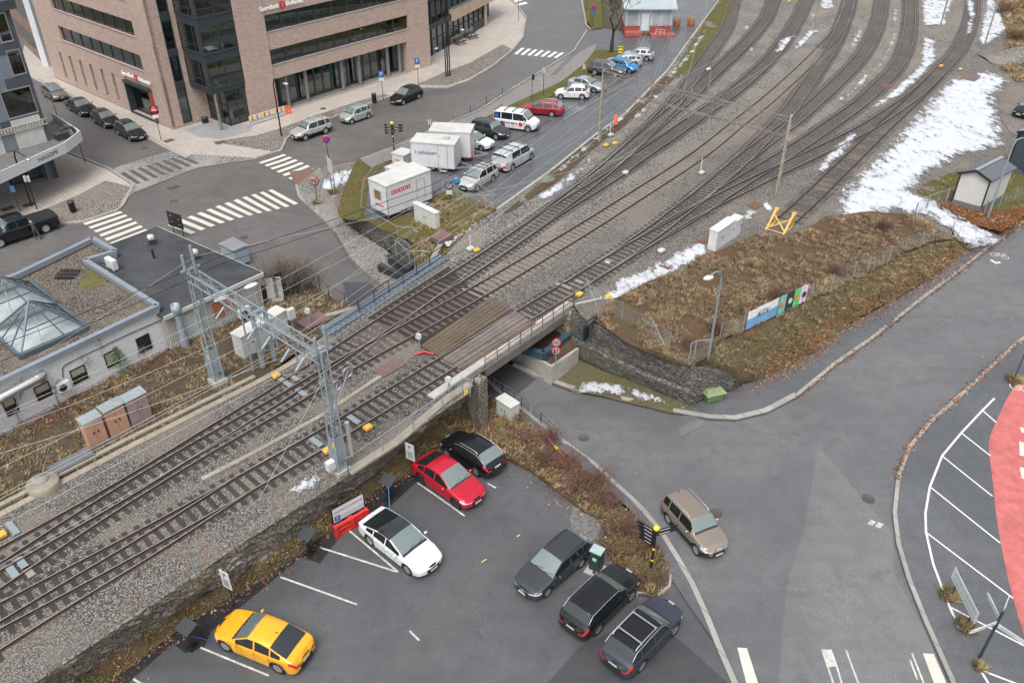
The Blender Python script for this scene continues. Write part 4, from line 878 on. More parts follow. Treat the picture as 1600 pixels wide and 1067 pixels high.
ff = band(LF, L_(8.45), L_(2.95), -.85, 2.6, 1, "shop_window", .5)
f = MB(); LF.box(f, L_(8.5), L_(2.9), 2.4, 2.7, -.3, .35); LF.box(f, L_(3.15), L_(2.9), -.9, 2.4, -.5, .3, 1); LF.box(f, L_(8.5), L_(8.35), -.9, 2.4, -.5, .25); LF.box(f, L_(8.5), L_(2.9), -1.0, -.86, -.5, .25)
f.build("window_surround", [frame_m, M("red brown panel", (.3, .07, .03), .5)], bank, world=True)
# recessed ground floor glazing and its columns
band(FR, 3.65, 23.5, -1.1, 2.75, 16, "ground_floor_glazing", 1.35)
s_ = MB(); FR.box(s_, 3.6, 23.5, -1.3, -1.0, -1.6, .06); s_.build("plinth", plinth_m, bank, world=True)
for u in (5.4, 8.1, 13.4, 16.0, 20.6, 22.6):
    cb = MB(); cb.lathe(FR.p(u, 0, -.55), [(.22, -1.1), (.22, 2.75)], 14); cb.build("column", M("grey column", (.16, .16, .16), .6, .08) if u == 5.4 else bpy.data.materials["grey column"], bank, world=True)
# tall strip window
for z0, z1 in ((-.75, 2.95), (3.6, 6.4), (7.0, 9.9), (10.7, 13.6)):
    f = MB(); RW.box(f, 1.25, 1.33, z0, z1, -.2, .02); RW.box(f, 2.32, 2.4, z0, z1, -.2, .02); RW.box(f, 1.33, 2.32, z1-.1, z1, -.2, .02); RW.box(f, 1.33, 2.32, z0, z0+.08, -.2, .02)
    fo = f.build("window", frame_m, bank, world=True); g = MB(); g.quad(RW.p(1.3, z0, -.1), RW.p(2.35, z0, -.1), RW.p(2.35, z1, -.1), RW.p(1.3, z1, -.1)); po = g.build("pane", teal, bank, world=True); po.parent = fo
f = MB()
for z0, z1 in ((2.95, 3.6), (6.4, 7.0), (9.9, 10.7)): RW.box(f, 1.25, 2.4, z0, z1, -.2, .05)
f.build("spandrel", frame_m, bank, world=True)
# glass corner bay on its column
bo = Do+E1*-4.1+E2*.12
b = MB(); BF, BL = Wall(bo, E1), Wall(bo+E2*4.1, -E2)
for z0, z1 in ((2.85, 3.45), (6.05, 7.0), (9.65, 10.6), (13.2, 14.6)):
    vs = [bo, bo+E1*4.05, bo+E1*4.05+E2*4.1, bo+E2*4.1]; b.prism([(p.x, p.y) for p in vs], z0, z1)
    for Wl in (BF, BL): Wl.box(b, -.06, 4.05, z1-.1, z1+.06, -.2, .08)
for z0, z1 in ((3.45, 6.05), (7.0, 9.65), (10.6, 13.2)):
    for Wl, n in ((BF, 2), (BL, 3)):
        for k in range(n+1): u = 4.05*k/n; Wl.box(b, u-.05 if k else 0, u+.05, z0, z1, -.1, .03)
        Wl.box(b, 0, 4.05, z0+.75, z0+.8, -.08, .02)
ob = b.build("corner_bay", frame_m, bank, world=True)
g = MB()
for z0, z1 in ((3.45, 6.05), (7.0, 9.65), (10.6, 13.2)):
    for Wl in (BF, BL): g.quad(Wl.p(0, z0, -.03), Wl.p(4.05, z0, -.03), Wl.p(4.05, z1, -.03), Wl.p(0, z1, -.03))
go = g.build("pane", teal, bank, world=True); go.parent = ob
cb = MB(); cp = P(347, 206, -1.2); cb.lathe((cp.x, cp.y, 0), [(.17, -1.1), (.15, 2.9)], 14); cb.build("column", bpy.data.materials["grey column"], bank, world=True)
# entrance
EN = Wall(Do+E1*-2.4+E2*.45, E1); EL = Wall(Do+E1*-2.4+E2*4.2, -E2); b = MB(); g = MB()
for Wl, w, n in ((EN, 2.35, 2), (EL, 3.75, 3)):
    for k in range(n+1): Wl.box(b, w*k/n-.05, w*k/n+.05, -1.1, 2.85, -.06, .05)
    Wl.box(b, 0, w, -1.1, -.85, -.06, .05); Wl.box(b, 0, w, 2.6, 2.85, -.06, .05); Wl.box(b, 0, w, 1.15, 1.25, -.06, .05); g.quad(Wl.p(0, -1, 0), Wl.p(w, -1, 0), Wl.p(w, 2.8, 0), Wl.p(0, 2.8, 0))
eo = b.build("entrance_door", frame_m, bank, world=True); go = g.build("pane", teal, bank, world=True); go.parent = eo
# what shows behind the glass
b = MB()
for z in (-1.05, 2.95, 6.6, 10.2):
    b.prism([((Do+E1*u+E2*v).x, (Do+E1*u+E2*v).y) for u, v in ((.4, .5), (27, .5), (27, 7.5), (.4, 7.5))], z, z+.12)
    b.prism([((c0+E1*u+E2*v).x, (c0+E1*u+E2*v).y) for u, v in ((.4, .5), (6.5, .5), (6.5, 27), (.4, 27))], z, z+.1)
b.build("floor", fl_m, bank, world=True)
b = MB(); FR.box(b, 0, 27, -1, 14, -7.7, -7.5); LF.box(b, 0, 27.4, -1, 14, -6.8, -6.6)
for u in range(2, 27, 4): FR.box(b, u, u+.15, -1, 14, -7.5, -4.5)
b.build("partition", bk_m, bank, world=True)
b = MB()
for u0, u1, z0, z1 in ((11, 14, .2, 2.3), (17, 19, .4, 2.3)): FR.box(b, u0, u1, z0, z1, -2.2, -2.1)
b.build("blind", tealwall, bank, world=True)
rnd = random.Random(3); fm = [desk_m, desk_w, M("office chair fabric", (.03, .035, .045), .8)]
def desk(Wl, u, z, o, mi, label):
    b = MB(); Wl.box(b, u-.8, u+.8, z+.7, z+.75, o-.8, o, mi)
    for du in (-.72, .72): Wl.box(b, u+du-.03, u+du+.03, z, z+.7, o-.75, o-.05, 1)
    Wl.box(b, u-.25, u+.25, z+.85, z+1.2, o-.35, o-.31, 2); Wl.box(b, u-.25, u+.3, z+.4, z+.95, o-1.3, o-.85, 2)
    t_ = b.build("office_desk", fm); tag(t_, label, "desk", "desks behind the office windows")
for z in (3.07, 6.72):
    for k in range(8):
        if rnd.random() < .85: desk(FR, 4.8+k*2.45+rnd.uniform(-.3, .3), z, -1.0-rnd.random()*.5, int(rnd.random() < .45), "office desk with screen and dark chair behind the brick building's window bands")
for z in (3.57-.5, 6.72): desk(BF, 2.2, z, -.9, 0, "office desk with screen and dark chair behind the glass corner bay")
# signs on the fronts
for Wl, u, z in ((FR, 5.95, 10.2), (LF, L_(5.4), 3.45)):
    t_ = thing("wall_sign", "white letters with a red disc high on the brick street front" if Wl is FR else "white letters with a red disc above the dark shop window", "sign", Wl.p(u, z, .0))
    for txt, du, al in (("SpareBank", -.45, 'RIGHT'), ("Østlandet", .42, 'LEFT')):
        o = text_mesh(txt, .58 if Wl is FR else .62, Wl.mat4(u+du, z, .18), M('sign white', (.85, .85, .85), .5, 0), "lettering", None, .03, al, .014); o.data.transform(Matrix.Translation(-t_.location)); o.parent = t_
    d = MB(); d.lathe((0, 0, 0), [(.38, 0), (.38, .05)], 24, M4=Matrix.Translation(-t_.location) @ Wl.mat4(u, z, .14)); d.build("disc", red_p, t_)
    o = text_mesh("1", .6, Matrix.Translation(-t_.location) @ Wl.mat4(u, z, .21), white, "numeral", t_, .01)
# glazed link and lower wing beyond
G0, G1 = P(672, 91, -1.2), P(757, 43, -1.2); wing = thing("office_wing", "glazed lower wing with a tan stone band beyond the pink brick building", "building", G0)
WG = Wall(G0, G1-G0); Lw = (G1-G0).length; tan_m = M("tan stone band", (.46, .35, .26), .8, .12, .6); b = MB()
WG.box(b, 6.5, Lw+6, 2.1, 3.7, -.4, .35, 0); WG.box(b, 6.5, Lw+6, 5.6, 8, -.4, .35, 0); WG.box(b, -1, 6.5, 5.9, 14, -.6, .05, 1); WG.box(b, -1, 6.5, 2.3, 3.0, -.3, .1, 1)
WG.box(b, 6.5, Lw-4, -1.3, -.2, -.2, 0, 2); WG.box(b, Lw-4, Lw, -1.3, .2, -.2, .02, 1); WG.box(b, Lw, Lw+.3, -1.3, 8, -6, .3, 0); WG.box(b, Lw+.3, Lw+6, -1.3, 2.1, -3, -2, 1)
WG.box(b, 6.5, Lw+6, 3.7, 3.8, -.4, .4, 3)
b.build("wall", [tan_m, frame_m, conc_d, steel_b], wing, world=True)
b = MB()
for k in range(12): u = -.8+k*(Lw+.6)/11; WG.box(b, u-.06, u+.06, -1.2, 5.9, -.2, .03)
WG.box(b, -1, Lw, .9, 1.0, -.18, .02)
f_ = b.build("window", frame_m, wing, world=True); g = MB()
for z0, z1 in ((-1.2, 2.3), (3.7, 5.8)): g.quad(WG.p(-1, z0, -.1), WG.p(Lw, z0, -.1), WG.p(Lw, z1, -.1), WG.p(-1, z1, -.1))
po = g.build("pane", teal, wing, world=True); po.parent = f_
b = MB(); WG.box(b, -1, Lw, -1.3, 14, -5, -4.8); WG.box(b, -1, Lw, 2.4, 2.6, -4.8, -.3); b.build("interior", bk_m, wing, world=True)
b = MB(); WG.box(b, -1, Lw+6, 8, 8.2, -12, .4); b.build("roof", bpy.data.materials["roof felt"], wing, world=True)
# ---- grey building with the white canopy
Cg = Vector((-43.0, 75.6, 0)); gb_ = thing("restaurant_building", "dark blue grey rendered corner building with a white canopy over its ground floor", "building", Cg)
GF = Wall(Cg-E1*24, E1); GL = Wall(Cg, E2); gm = M("blue grey render", (.15, .18, .21), .8, .1, .8); gp = M("dark grey panel", (.06, .068, .078), .7, .12, 1)
WT = HZ(Cg.x, Cg.y, 9); b = MB()
GF.box(b, 0, 24, 2.6, WT, -.4, 0); GL.box(b, 0, 14, 2.6, WT, -.4, 0)
for u in (22.9, 18.5): GF.box(b, u, u+.9, -1.2, 2.6, -1.2, -.3)
GL.box(b, .3, 14, -1.2, 2.6, -1.2, -.3)
b.build("wall", gm, gb_, world=True)
b = MB(); pp = [Cg-E1*24.4-E2*.5, Cg+E1*.5-E2*.5, Cg+E1*.5+E2*14, Cg-E1*24.4+E2*14]; b.prism([(p.x, p.y) for p in pp], WT-.25, WT+.5); b.build("roof", M("dark slate edge", (.045, .05, .058), .7, .2, 3), gb_, world=True)
def rect(pa, pb): (u0, z1), (u1, z0) = GF.px(*pa), GF.px(*pb); return u0, u1, z0, z1
curt = M("pale curtain", (.4, .37, .3), .9, .1, 3); gdark = glassy("dim window glass", (.2, .22, .23), .1)
for pa, pb in (((-8, 31), (17, 56)), ((12, 88), (38, 107)), ((3, 152), (56, 168)), ((-40, 100), (-12, 122)), ((-50, 165), (-20, 185))):
    u0, u1, z0, z1 = rect(pa, pb); z0 -= .35; z1 += .35; f = MB()
    GF.box(f, u0-.08, u1+.08, z1, z1+.1, -.05, .06); GF.box(f, u0-.08, u1+.08, z0-.12, z0, -.05, .1); GF.box(f, u0-.08, u0, z0, z1, -.05, .06); GF.box(f, u1, u1+.08, z0, z1, -.05, .06); GF.box(f, u0, u1, z0, z1, .005, .012, 1)
    GF.box(f, u0+.05, u0+.35, z0, z1, .012, .03, 2); GF.box(f, u1-.5, u1-.05, z0, z1, .012, .03, 2)
    fo = f.build("window", [alu, plastic_k, curt], gb_, world=True); g = MB(); g.quad(*[GF.p(u, z, .045) for u, z in ((u0, z0), (u1, z0), (u1, z1), (u0, z1))]); po = g.build("pane", gdark, gb_, world=True); po.parent = fo
    if z0 > 4.4: f = MB(); GF.box(f, u0-.9, u1+.25, z0-1.05, z0-.2, 0, .05); f.build("panel", gp, gb_, world=True)
for pa, pb in (((18, 198), (73, 218)), ((-60, 220), (10, 240))):
    u0, u1, z0, z1 = rect(pa, pb); f = MB(); GF.box(f, u0, u1, z0-.5, z1+.5, 0, .06); f.build("blind_panel", white_d, gb_, world=True)
# canopy
cz0, cz1 = 2.3, 3.15; k0, k1, k2, k3 = P(-60, 308, 2.6), P(104, 232, 2.6), P(127, 214, 2.6), P(84, 186, 2.6)
b = MB(); cp_ = [k0, k1, k2, k3, Cg+E2*3-E1*.3, Cg-E1*20]; b.prism([(p.x, p.y) for p in cp_], 2.35, 2.55); co = b.build("canopy", M("canopy deck", (.13, .125, .12), .8, .2, 2), gb_, world=True)
b = MB()
for p, q in ((k0, k1), (k1, k2), (k2, k3)): b.bar(p+UZ*.12, q+UZ*.12, .12, .95)
fo = b.build("fascia", white, gb_, world=True); fo.parent = co
CF = Wall(k0, k1-k0); ns = thing("shop_sign", "dark letters on the white canopy fascia of the grey building", "sign", CF.p((k1-k0).length-2.4, 2.7, .07))
o = text_mesh("NAGOMI", .55, Matrix.Translation(-ns.location) @ CF.mat4((k1-k0).length-2.2, 2.72, .075), M("dark letters", (.05, .06, .07), .5, 0), "lettering", ns, .01)
b = MB()
for k in range(26):
    u = 24-.3-k*.28; GF.box(b, u-.1, u+.1, 4.15+random.uniform(0, .15), 4.6+random.uniform(0, .1), .1, .16)
    GF.box(b, u-.012, u+.012, 3.75+random.uniform(0, .2), 4.2, .1, .12)
GF.box(b, 16, 24.1, 4.62, 4.68, .08, .18); GF.box(b, 16, 24.1, 4.14, 4.18, .08, .18)
tag(b.build("light_strings", M("pale string lights", (.42, .38, .34), .6, .2, 6)), "band of unlit white string lights hung across the grey facade above the canopy", "string lights")
b = MB(); cc = P(97, 214, 2.75); b.box((cc.x, cc.y, 2.85), (1.2, .7, .6), TH); b.tube([cc+UZ*.6, cc+UZ*.75+E1*.5, cc+UZ*.6+E1*1.1, cc+E1*1.3], .14, 8); tag(b.build("roof_duct", steel_d), "dark ventilation duct on the white canopy", "vent")
f = MB(); g = MB()
for k in range(7): u = 24-1.0-k*1.55; GF.box(f, u-.05, u+.05, -1.1, 2.35, -1.6, -1.5)
GF.box(f, 10, 23.8, -1.15, -.95, -1.65, -1.45); GF.box(f, 10, 23.8, -.2, -.1, -1.6, -1.5); fo = f.build("shop_window", frame_m, gb_, world=True)
g.quad(*[GF.p(u, z, -1.55) for u, z in ((10, -1.1), (23.8, -1.1), (23.8, 2.35), (10, 2.35))]); po = g.build("pane", teal, gb_, world=True); po.parent = fo
b = MB(); GF.box(b, 8, 23.8, -1.2, 2.4, -5, -4.8); b.build("interior", M("dim interior", (.05, .05, .05), .8, .3, 1), gb_, world=True)
# ---- buildings at the end of the side street
t_ = thing("corner_building", "brown stone building with a white tower slab at the end of the side street", "building", P(60, 107, -1.2))
q0 = P(62, 108, -1.2); b = MB(); bm_ = M("brown stone facing", (.22, .14, .115), .8, .15, .7); w0 = Wall(q0-E1*14+E2*4, E1)
w1 = Wall(P(75, 105, -1.1), (P(90, 100, -1.1)-P(75, 105, -1.1))); b = MB(); w1.box(b, -.1, 3.2, -1.2, 16, -.8, .3); b.build("tower_slab", M("white facing panels", (.56, .58, .6), .6, .08, .5), t_, world=True)
w2 = Wall(P(28, 62, -1.2), P(73, 106, -1.2)-P(28, 62, -1.2)); L2 = (P(73, 106, -1.2)-P(28, 62, -1.2)).length; b = MB(); w2.box(b, 0, L2, -1.2, 16, -6, 0); b.build("wall", bm_, t_, world=True)
for z in (.2, 4.2, 8): f = MB(); w2.box(f, 2, L2-2.5, z, z+1.9, 0, .06); f.build("window", glass_car, t_, world=True)
# ---- white brick building with gravel roof and glass pyramids
W0 = P(0, 681, -.4)+(P(0, 681, -.4)-P(265, 544, -.4)).normalized()*8; W1 = P(265, 544, -.4); RZ = 3.0
wb_ = thing("low_building", "low white painted brick building with a gravel roof and two glass pyramid skylights", "building", (W0+W1)/2)
WW = Wall(W0, W1-W0); LW = (W1-W0).length
r1, r2, r3, r4, r5, r6 = [P(a, c, RZ) for a, c in ((244, 476), (132, 405), (180, 391), (144, 371), (25, 428), (-130, 480))]
b = MB(); foot = [WW.p(0, 0), WW.p(LW, 0), r2, r3, r4, r5, r6]
for p, q in zip(foot, foot[1:]+foot[:1]): b.add([(p.x, p.y, -1.5), (q.x, q.y, -1.5), (q.x, q.y, RZ-.06), (p.x, p.y, RZ-.06)], [(0, 1, 2, 3)])
b.build("wall", brick_w, wb_, world=True)
b = MB(); b.add([(p.x, p.y, RZ-.42) for p in foot], [tuple(range(7))]); ro = b.build("roof", roofgravel, wb_, world=True)
b = MB()
for p, q in zip(foot, foot[1:]): b.bar(Vector((p.x, p.y, RZ-.16)), Vector((q.x, q.y, RZ-.16)), .34, .36)
po = b.build("parapet", M("blue grey flashing", (.23, .265, .3), .45, .1, 1.5, .2), wb_, world=True)
b = MB(); mo = P(146, 436, RZ-.4)
region_m = [(mo.x+1.5*math.cos(a)*random.uniform(.7, 1.2)*.7, mo.y+1.5*math.sin(a)*random.uniform(.7, 1.2)) for a in [k*.42 for k in range(15)]]
b.add([(x, y, RZ-.405) for x, y in region_m], [tuple(range(15))]); b.build("moss_patch", veg("roof moss", ((.22, .22, .07), (.3, .3, .13), (.17, .13, .09)), 1.5), wb_, world=True)
f_m = M("louvred blind", (.3, .27, .21), .7, .15, 8)
for tl, tr, bl in (((0, 624), (20, 616), (4, 655)), ((51, 606), (74.5, 594), (59.5, 627)), ((107.5, 580), (131, 569), (116, 601)), ((160.5, 554), (182.5, 545), (169, 575)), ((211, 530), (232, 521.5), (220, 552))):
    (u0, z1), (u1, _), (_, z0) = WW.px(*tl), WW.px(*tr), WW.px(*bl); f = MB()
    WW.box(f, u0, u1, z0, z1, .004, .02, 0)
    for a in ((u0, u0+.07, z0, z1), (u1-.07, u1, z0, z1), (u0+.07, u1-.07, z0, z0+.07), (u0+.07, u1-.07, z1-.07, z1)): WW.box(f, *a, .02, .05, 1)
    if tl[0] < 200:
        hb = .9 if tl[0] == 160.5 else .5
        n = 7
        for k in range(n): zz = z1-.08-(z1-z0-.15)*hb*k/n; WW.box(f, u0+.07, u1-.07, zz-(z1-z0)*hb/n*.8, zz, .02, .04, 2)
    f.build("window", [glass_car, plastic_k, f_m], wb_, world=True)
pyr_g = glassy("skylight glass", (.86, .89, .89), .1, .1); sky_in = M("pale lightwell", (.6, .62, .62), .8, .1, .6)
def pyramid(base, ap, label):
    t_ = thing("skylight", label, "skylight", (base[0]+base[2])/2); a = ap; b = MB(); g = MB()
    for i in range(4):
        p, q = base[i], base[(i+1) % 4]; b.bar(p, q, .16, .3, 0); b.bar(p, a, .12, .1, 0)
        for k in (1, 2): m = p.lerp(q, k/3); b.bar(m, m.lerp(a, .33 if 0 else (.66)), .07, .07, 0) if 1 else 0
        b.bar(p.lerp(a, .45), q.lerp(a, .45), .06, .06, 0); g.add([p, q, a], [(0, 1, 2)])
    b.build("frame", [M("skylight frame", (.1, .125, .15), .4, .1, 3, .3) if "skylight frame" not in bpy.data.materials else bpy.data.materials["skylight frame"]], t_, world=True); g.build("pane", pyr_g, t_, world=True)
    w = MB(); w.add([(p.x, p.y, base[0].z-.05) for p in base], [(0, 1, 2, 3)]); w.build("lightwell", sky_in, t_, world=True)
zb = 2.75
nb = [P(32, 558, zb), P(138, 512, zb), P(118, 482, zb)]; nb = [nb[0], nb[1]]; dv = (nb[1]-nb[0]); pv = Vector((-dv.y, dv.x, 0)).normalized()*dv.length*.98
base = [nb[0], nb[1], nb[1]+pv, nb[0]+pv]; ce = (base[0]+base[2])/2; ap = Vector((ce.x, ce.y, HZ(ce.x, ce.y, 470)))
pyramid(base, ap, "nearer glass pyramid skylight on the gravel roof")
sh = P(80, 465, zb)-(base[1].lerp(base[2], .93)); 
sh = pv*1.06+dv*.03
pyramid([p+sh for p in base], ap+sh, "glass pyramid skylight behind the nearer one, cut by the photo's left edge")
# roof and wall fittings of the white building
def ac_unit(o, rz, label, s=1.0):
    t_ = thing("air_conditioner", label, "air conditioner", o, rz); b = MB(); b.box((0, 0, .32*s), (.85*s, .32*s, .62*s), bev=.03); b.build("housing", white, t_)
    b = MB()
    for r in (.05, .11, .17, .23): b.lathe((0, 0, 0), [(r*s, 0), (r*s+.014, 0)], 18, M4=Matrix.Translation((-.1*s, -.165*s, .32*s)) @ Matrix.Rotation(PI/2, 4, 'X'))
    b.lathe((0, 0, 0), [(.25*s, 0), (.25*s, .01)], 20, M4=Matrix.Translation((-.1*s, -.163*s, .32*s)) @ Matrix.Rotation(PI/2, 4, 'X')); b.build("fan_grille", plastic_k, t_)
    b = MB()
    for x in (-.3, .3): b.box((x*s, 0, -.03), (.06, .4, .08))
    b.build("bracket", steel, t_)
    return t_
wa = math.atan2(WW.a.y, WW.a.x)
o = WW.p(WW.px(98, 607)[0], WW.px(98, 607)[1], .26); ac_unit(o, wa, "white air conditioner on the white brick wall between two windows", .95)
o = P(176, 418, 2.55); ac_unit(Vector((o.x, o.y, 2.5)), wa+PI/2+.0, "white air conditioner on the black roof against the gravel roof's parapet", 1.2)
pt = []
for x, y, of in ((-60, 655, .5), (0, 613, .55), (40, 592, .55), (55, 584, .55), (64, 578, .5), (68, 583, .3), (66, 590, .12)): u, z = WW.px(x, y); pt.append(WW.p(u-.15, z, of))
b = MB(); b.tube(pt, .26, 14)
for k in (1, 2, 3): b.tube([pt[k]-(pt[k+1]-pt[k]).normalized()*.04, pt[k]+(pt[k+1]-pt[k]).normalized()*.04], .285, 14)
tag(b.build("ventilation_duct", M("shiny duct", (.6, .62, .63), .28, .08, 2, .9)), "shiny round metal duct running along the white brick wall", "duct")
b = MB(); pts = []
for x, y in ((98, 590), (97, 575), (100, 571), (116, 562), (200, 522), (262, 495)): u, z = WW.px(x, y); pts.append(WW.p(u, z, .04))
b.tube(pts, .025, 5); tag(b.build("wall_cable", plastic_k), "thin dark cable along the white brick wall", "cable")
b = MB(); o = P(106, 430, RZ-.4); 
for k in range(7): b.box((o.x-.6+k*.2, o.y, RZ-.24), (.1, 1.2, .025), .5 if 0 else 0)
for k in range(3): b.box((o.x, o.y-.5+k*.5, RZ-.32), (1.25, .1, .12))
tag(b.build("wooden_pallet", wood_s), "dark wooden pallet lying on the gravel roof", "pallet")
# black roofed annex
an = thing("annex_building", "low annex with a black felt roof and weathered white plank walls", "building", P(330, 470, 0)); AZ = 2.4
aq = [P(255, 496, AZ), P(411, 426, AZ), P(246, 354, AZ), P(165, 385, AZ)]; aq[3] = aq[2]+(aq[0]-aq[1])
b = MB(); b.prism([(p.x, p.y) for p in aq], AZ-.15, AZ); felt = M("black roofing felt", (.05, .052, .055), .75, .35, .6, spec=.25); b.build("roof", felt, an, world=True)
AW = Wall(aq[0]+(aq[2]-aq[1]).normalized()*.3, aq[1]-aq[0]); LA = (aq[1]-aq[0]).length; b = MB(); plank = bricks("weathered planks", (.55, .55, .53), (.4, .39, .37), (.12, .1, .08), math.radians(50), .16, 3.0, .02, .6, (.33, .26, .2))
AW.box(b, .1, LA-.2, -.8, AZ-.16, -.2, 0); a2 = Wall(aq[1]+(aq[2]-aq[1]).normalized()*.3-(aq[1]-aq[0]).normalized()*.3, aq[2]-aq[1]); a2.box(b, 0, (aq[2]-aq[1]).length-.5, -1.6, AZ-.16, -.2, 0); b.build("wall", plank, an, world=True)
b = MB(); b.bar(aq[0]-UZ*.12, aq[1]-UZ*.12, .1, .26); b.bar(aq[1]-UZ*.1, aq[2]-UZ*.1, .1, .2)
b.build("fascia_board", white_d, an, world=True)
rbb = M("rust brown board", (.3, .1, .04), .8, .2)
for nm_, a_, m_ in (("door", (.8, 2.6, -.2, 1.7), M("grey door", (.42, .45, .45), .6, .12)), ("shutter", (3.6, 4.3, .4, 1.6), rbb), ("shutter", (4.5, 5.2, .6, 1.7), rbb), ("wall_hatch", (8.6, 9.2, .6, 1.7), plastic_k)): b = MB(); AW.box(b, *a_, 0, .05); b.build(nm_, m_, an, world=True)
b = MB(); e0, e1 = P(411, 428, AZ-.3), P(440, 437, AZ-.9); d2 = (aq[2]-aq[1]).normalized(); b.add([e0, e1, e1+d2*3.6, e0+d2*3.6], [(0, 1, 2, 3)]); b.build("lean_to_roof", felt, an, world=True)
b = MB(); aw3 = Wall(e0-d2*-.15, e1-e0); aw3.box(b, .1, (e1-e0).length-.1, -.6, AZ-.75, -.1, 0); b.build("lean_to_wall", plank, an, world=True)
def roofvent(x, y, label):
    o = P(x, y, AZ); t_ = thing("roof_vent", label, "roof vent", o, .5); b = MB(); b.box((0, 0, .2), (.5, .5, .4)); b.build("curb", steel_d, t_)
    b = MB(); b.box((0, 0, .5), (.42, .42, .2), bev=.03); b.lathe((0, 0, 0), [(.26, .58), (.22, .7), (.05, .74)], 12); b.build("cowl", white_d, t_)
roofvent(238, 381, "small white roof vent near the street edge of the black roof"); roofvent(306, 404, "small white roof vent beside the top of the lattice mast")
b = MB(); o = P(241, 404, AZ); b.tube([o, o+UZ*.75], .08, 8); tag(b.build("vent_pipe", plastic_k), "short black vent pipe standing on the black roof", "pipe")
o = P(290, 540, -.3); t_ = thing("exhaust_stack", "grey metal exhaust stack with a flared cap beside the plank wall", "chimney", o); zt = HZ(o.x, o.y, 474); b = MB(); b.lathe(o*0, [(.3, 0), (.3, .8), (.22, 1.0), (.22, zt-.9+.3)], 14); b.build("pipe", steel, t_); b = MB(); b.lathe(o*0, [(.23, zt-.5), (.33, zt-.2), (.28, zt+.2), (.24, zt+.2), (.24, zt), (.001, zt)], 14, 0); b.build("cap", steel, t_)
o = AW.p(5.6, -.2, .35); ac_unit(o, wa, "white air conditioner on the plank wall below the rust brown boards", 1.1)
b = MB(); o = P(368, 400, -1.6); b.box((o.x, o.y, -1.3), (1.3, 1.9, 1.4), math.radians(50)); b.box((o.x, o.y, -.55), (1.45, 2.05, .1), math.radians(50), 1); tag(b.build("glazed_porch", [M("blue grey porch panel", (.3, .37, .43), .4, .1), alu]), "small blue grey glazed porch behind the black roof's right edge", "porch")
# ---- kiosk
kx0, kx1 = P(975, 54, -.72), P(1049, 54, -.72); ki = thing("kiosk", "small grey kiosk with a red base and a light metal roof", "kiosk", kx0); KW = Wall(kx0, kx1-kx0); Lk = (kx1-kx0).length; zr = HZ(kx0.x, kx0.y-.3, 14)
b = MB(); KW.box(b, 0, Lk, -.7, .45, -5, 0, 1); KW.box(b, .1, Lk-.1, .45, zr, -4.9, -.1, 0); KW.box(b, -.8, 3.9, -.75, -.1, 0, 1.3, 1) if 0 else None
b.build("wall", [M("pale grey boards", (.46, .5, .52), .6, .08, 2), M("red base boards", (.25, .065, .055), .6, .12, 3)], ki, world=True)
b = MB(); KW.box(b, 2.2, 3.6, -.3, 2.3, -.08, .05, 0); KW.box(b, 2.35, 3.45, -.2, 2.15, .05, .08, 1); b.build("door", [alu, M("frosted pane", (.5, .55, .57), .3, .1)], ki, world=True)
for u0, u1 in ((.3, 1.9), (4.0, 5.1), (5.3, 6.5)): b = MB(); KW.box(b, u0, u1, .6, 2.6, -.09, -.04); b.build("window", M("grey glass", (.3, .34, .36), .15, .2, 1) if "grey glass" not in bpy.data.materials else bpy.data.materials["grey glass"], ki, world=True)
b = MB(); KW.box(b, 0, 2.3, -.75, -.2, 0, 1.2); KW.box(b, 3.7, Lk+.4, -.75, -.5, 0, 1.2); b.build("step", M("red step", (.33, .09, .08), .6, .12), ki, world=True); railing(KW.p(4.4, -.5, .9), KW.p(5.6, -.5, 1.1), 2, .7, white, ki, (1, .5), .05)
b = MB(); vs = [KW.p(-.5, zr, .5), KW.p(Lk+.5, zr, .5), KW.p(Lk+.5, zr+.9, -2.6), KW.p(-.5, zr+.9, -2.6), KW.p(-.5, zr, -5.5), KW.p(Lk+.5, zr, -5.5)]
b.add(vs+[v-UZ*.15 for v in vs], [(0, 1, 2, 3), (3, 2, 5, 4), (6, 7, 1, 0), (7, 8, 2, 1), (9, 6, 0, 3), (8, 11, 5, 2), (10, 9, 3, 4)]); b.build("roof", M("pale standing seam roof", (.42, .47, .5), .4, .1, 1, .3), ki, world=True)
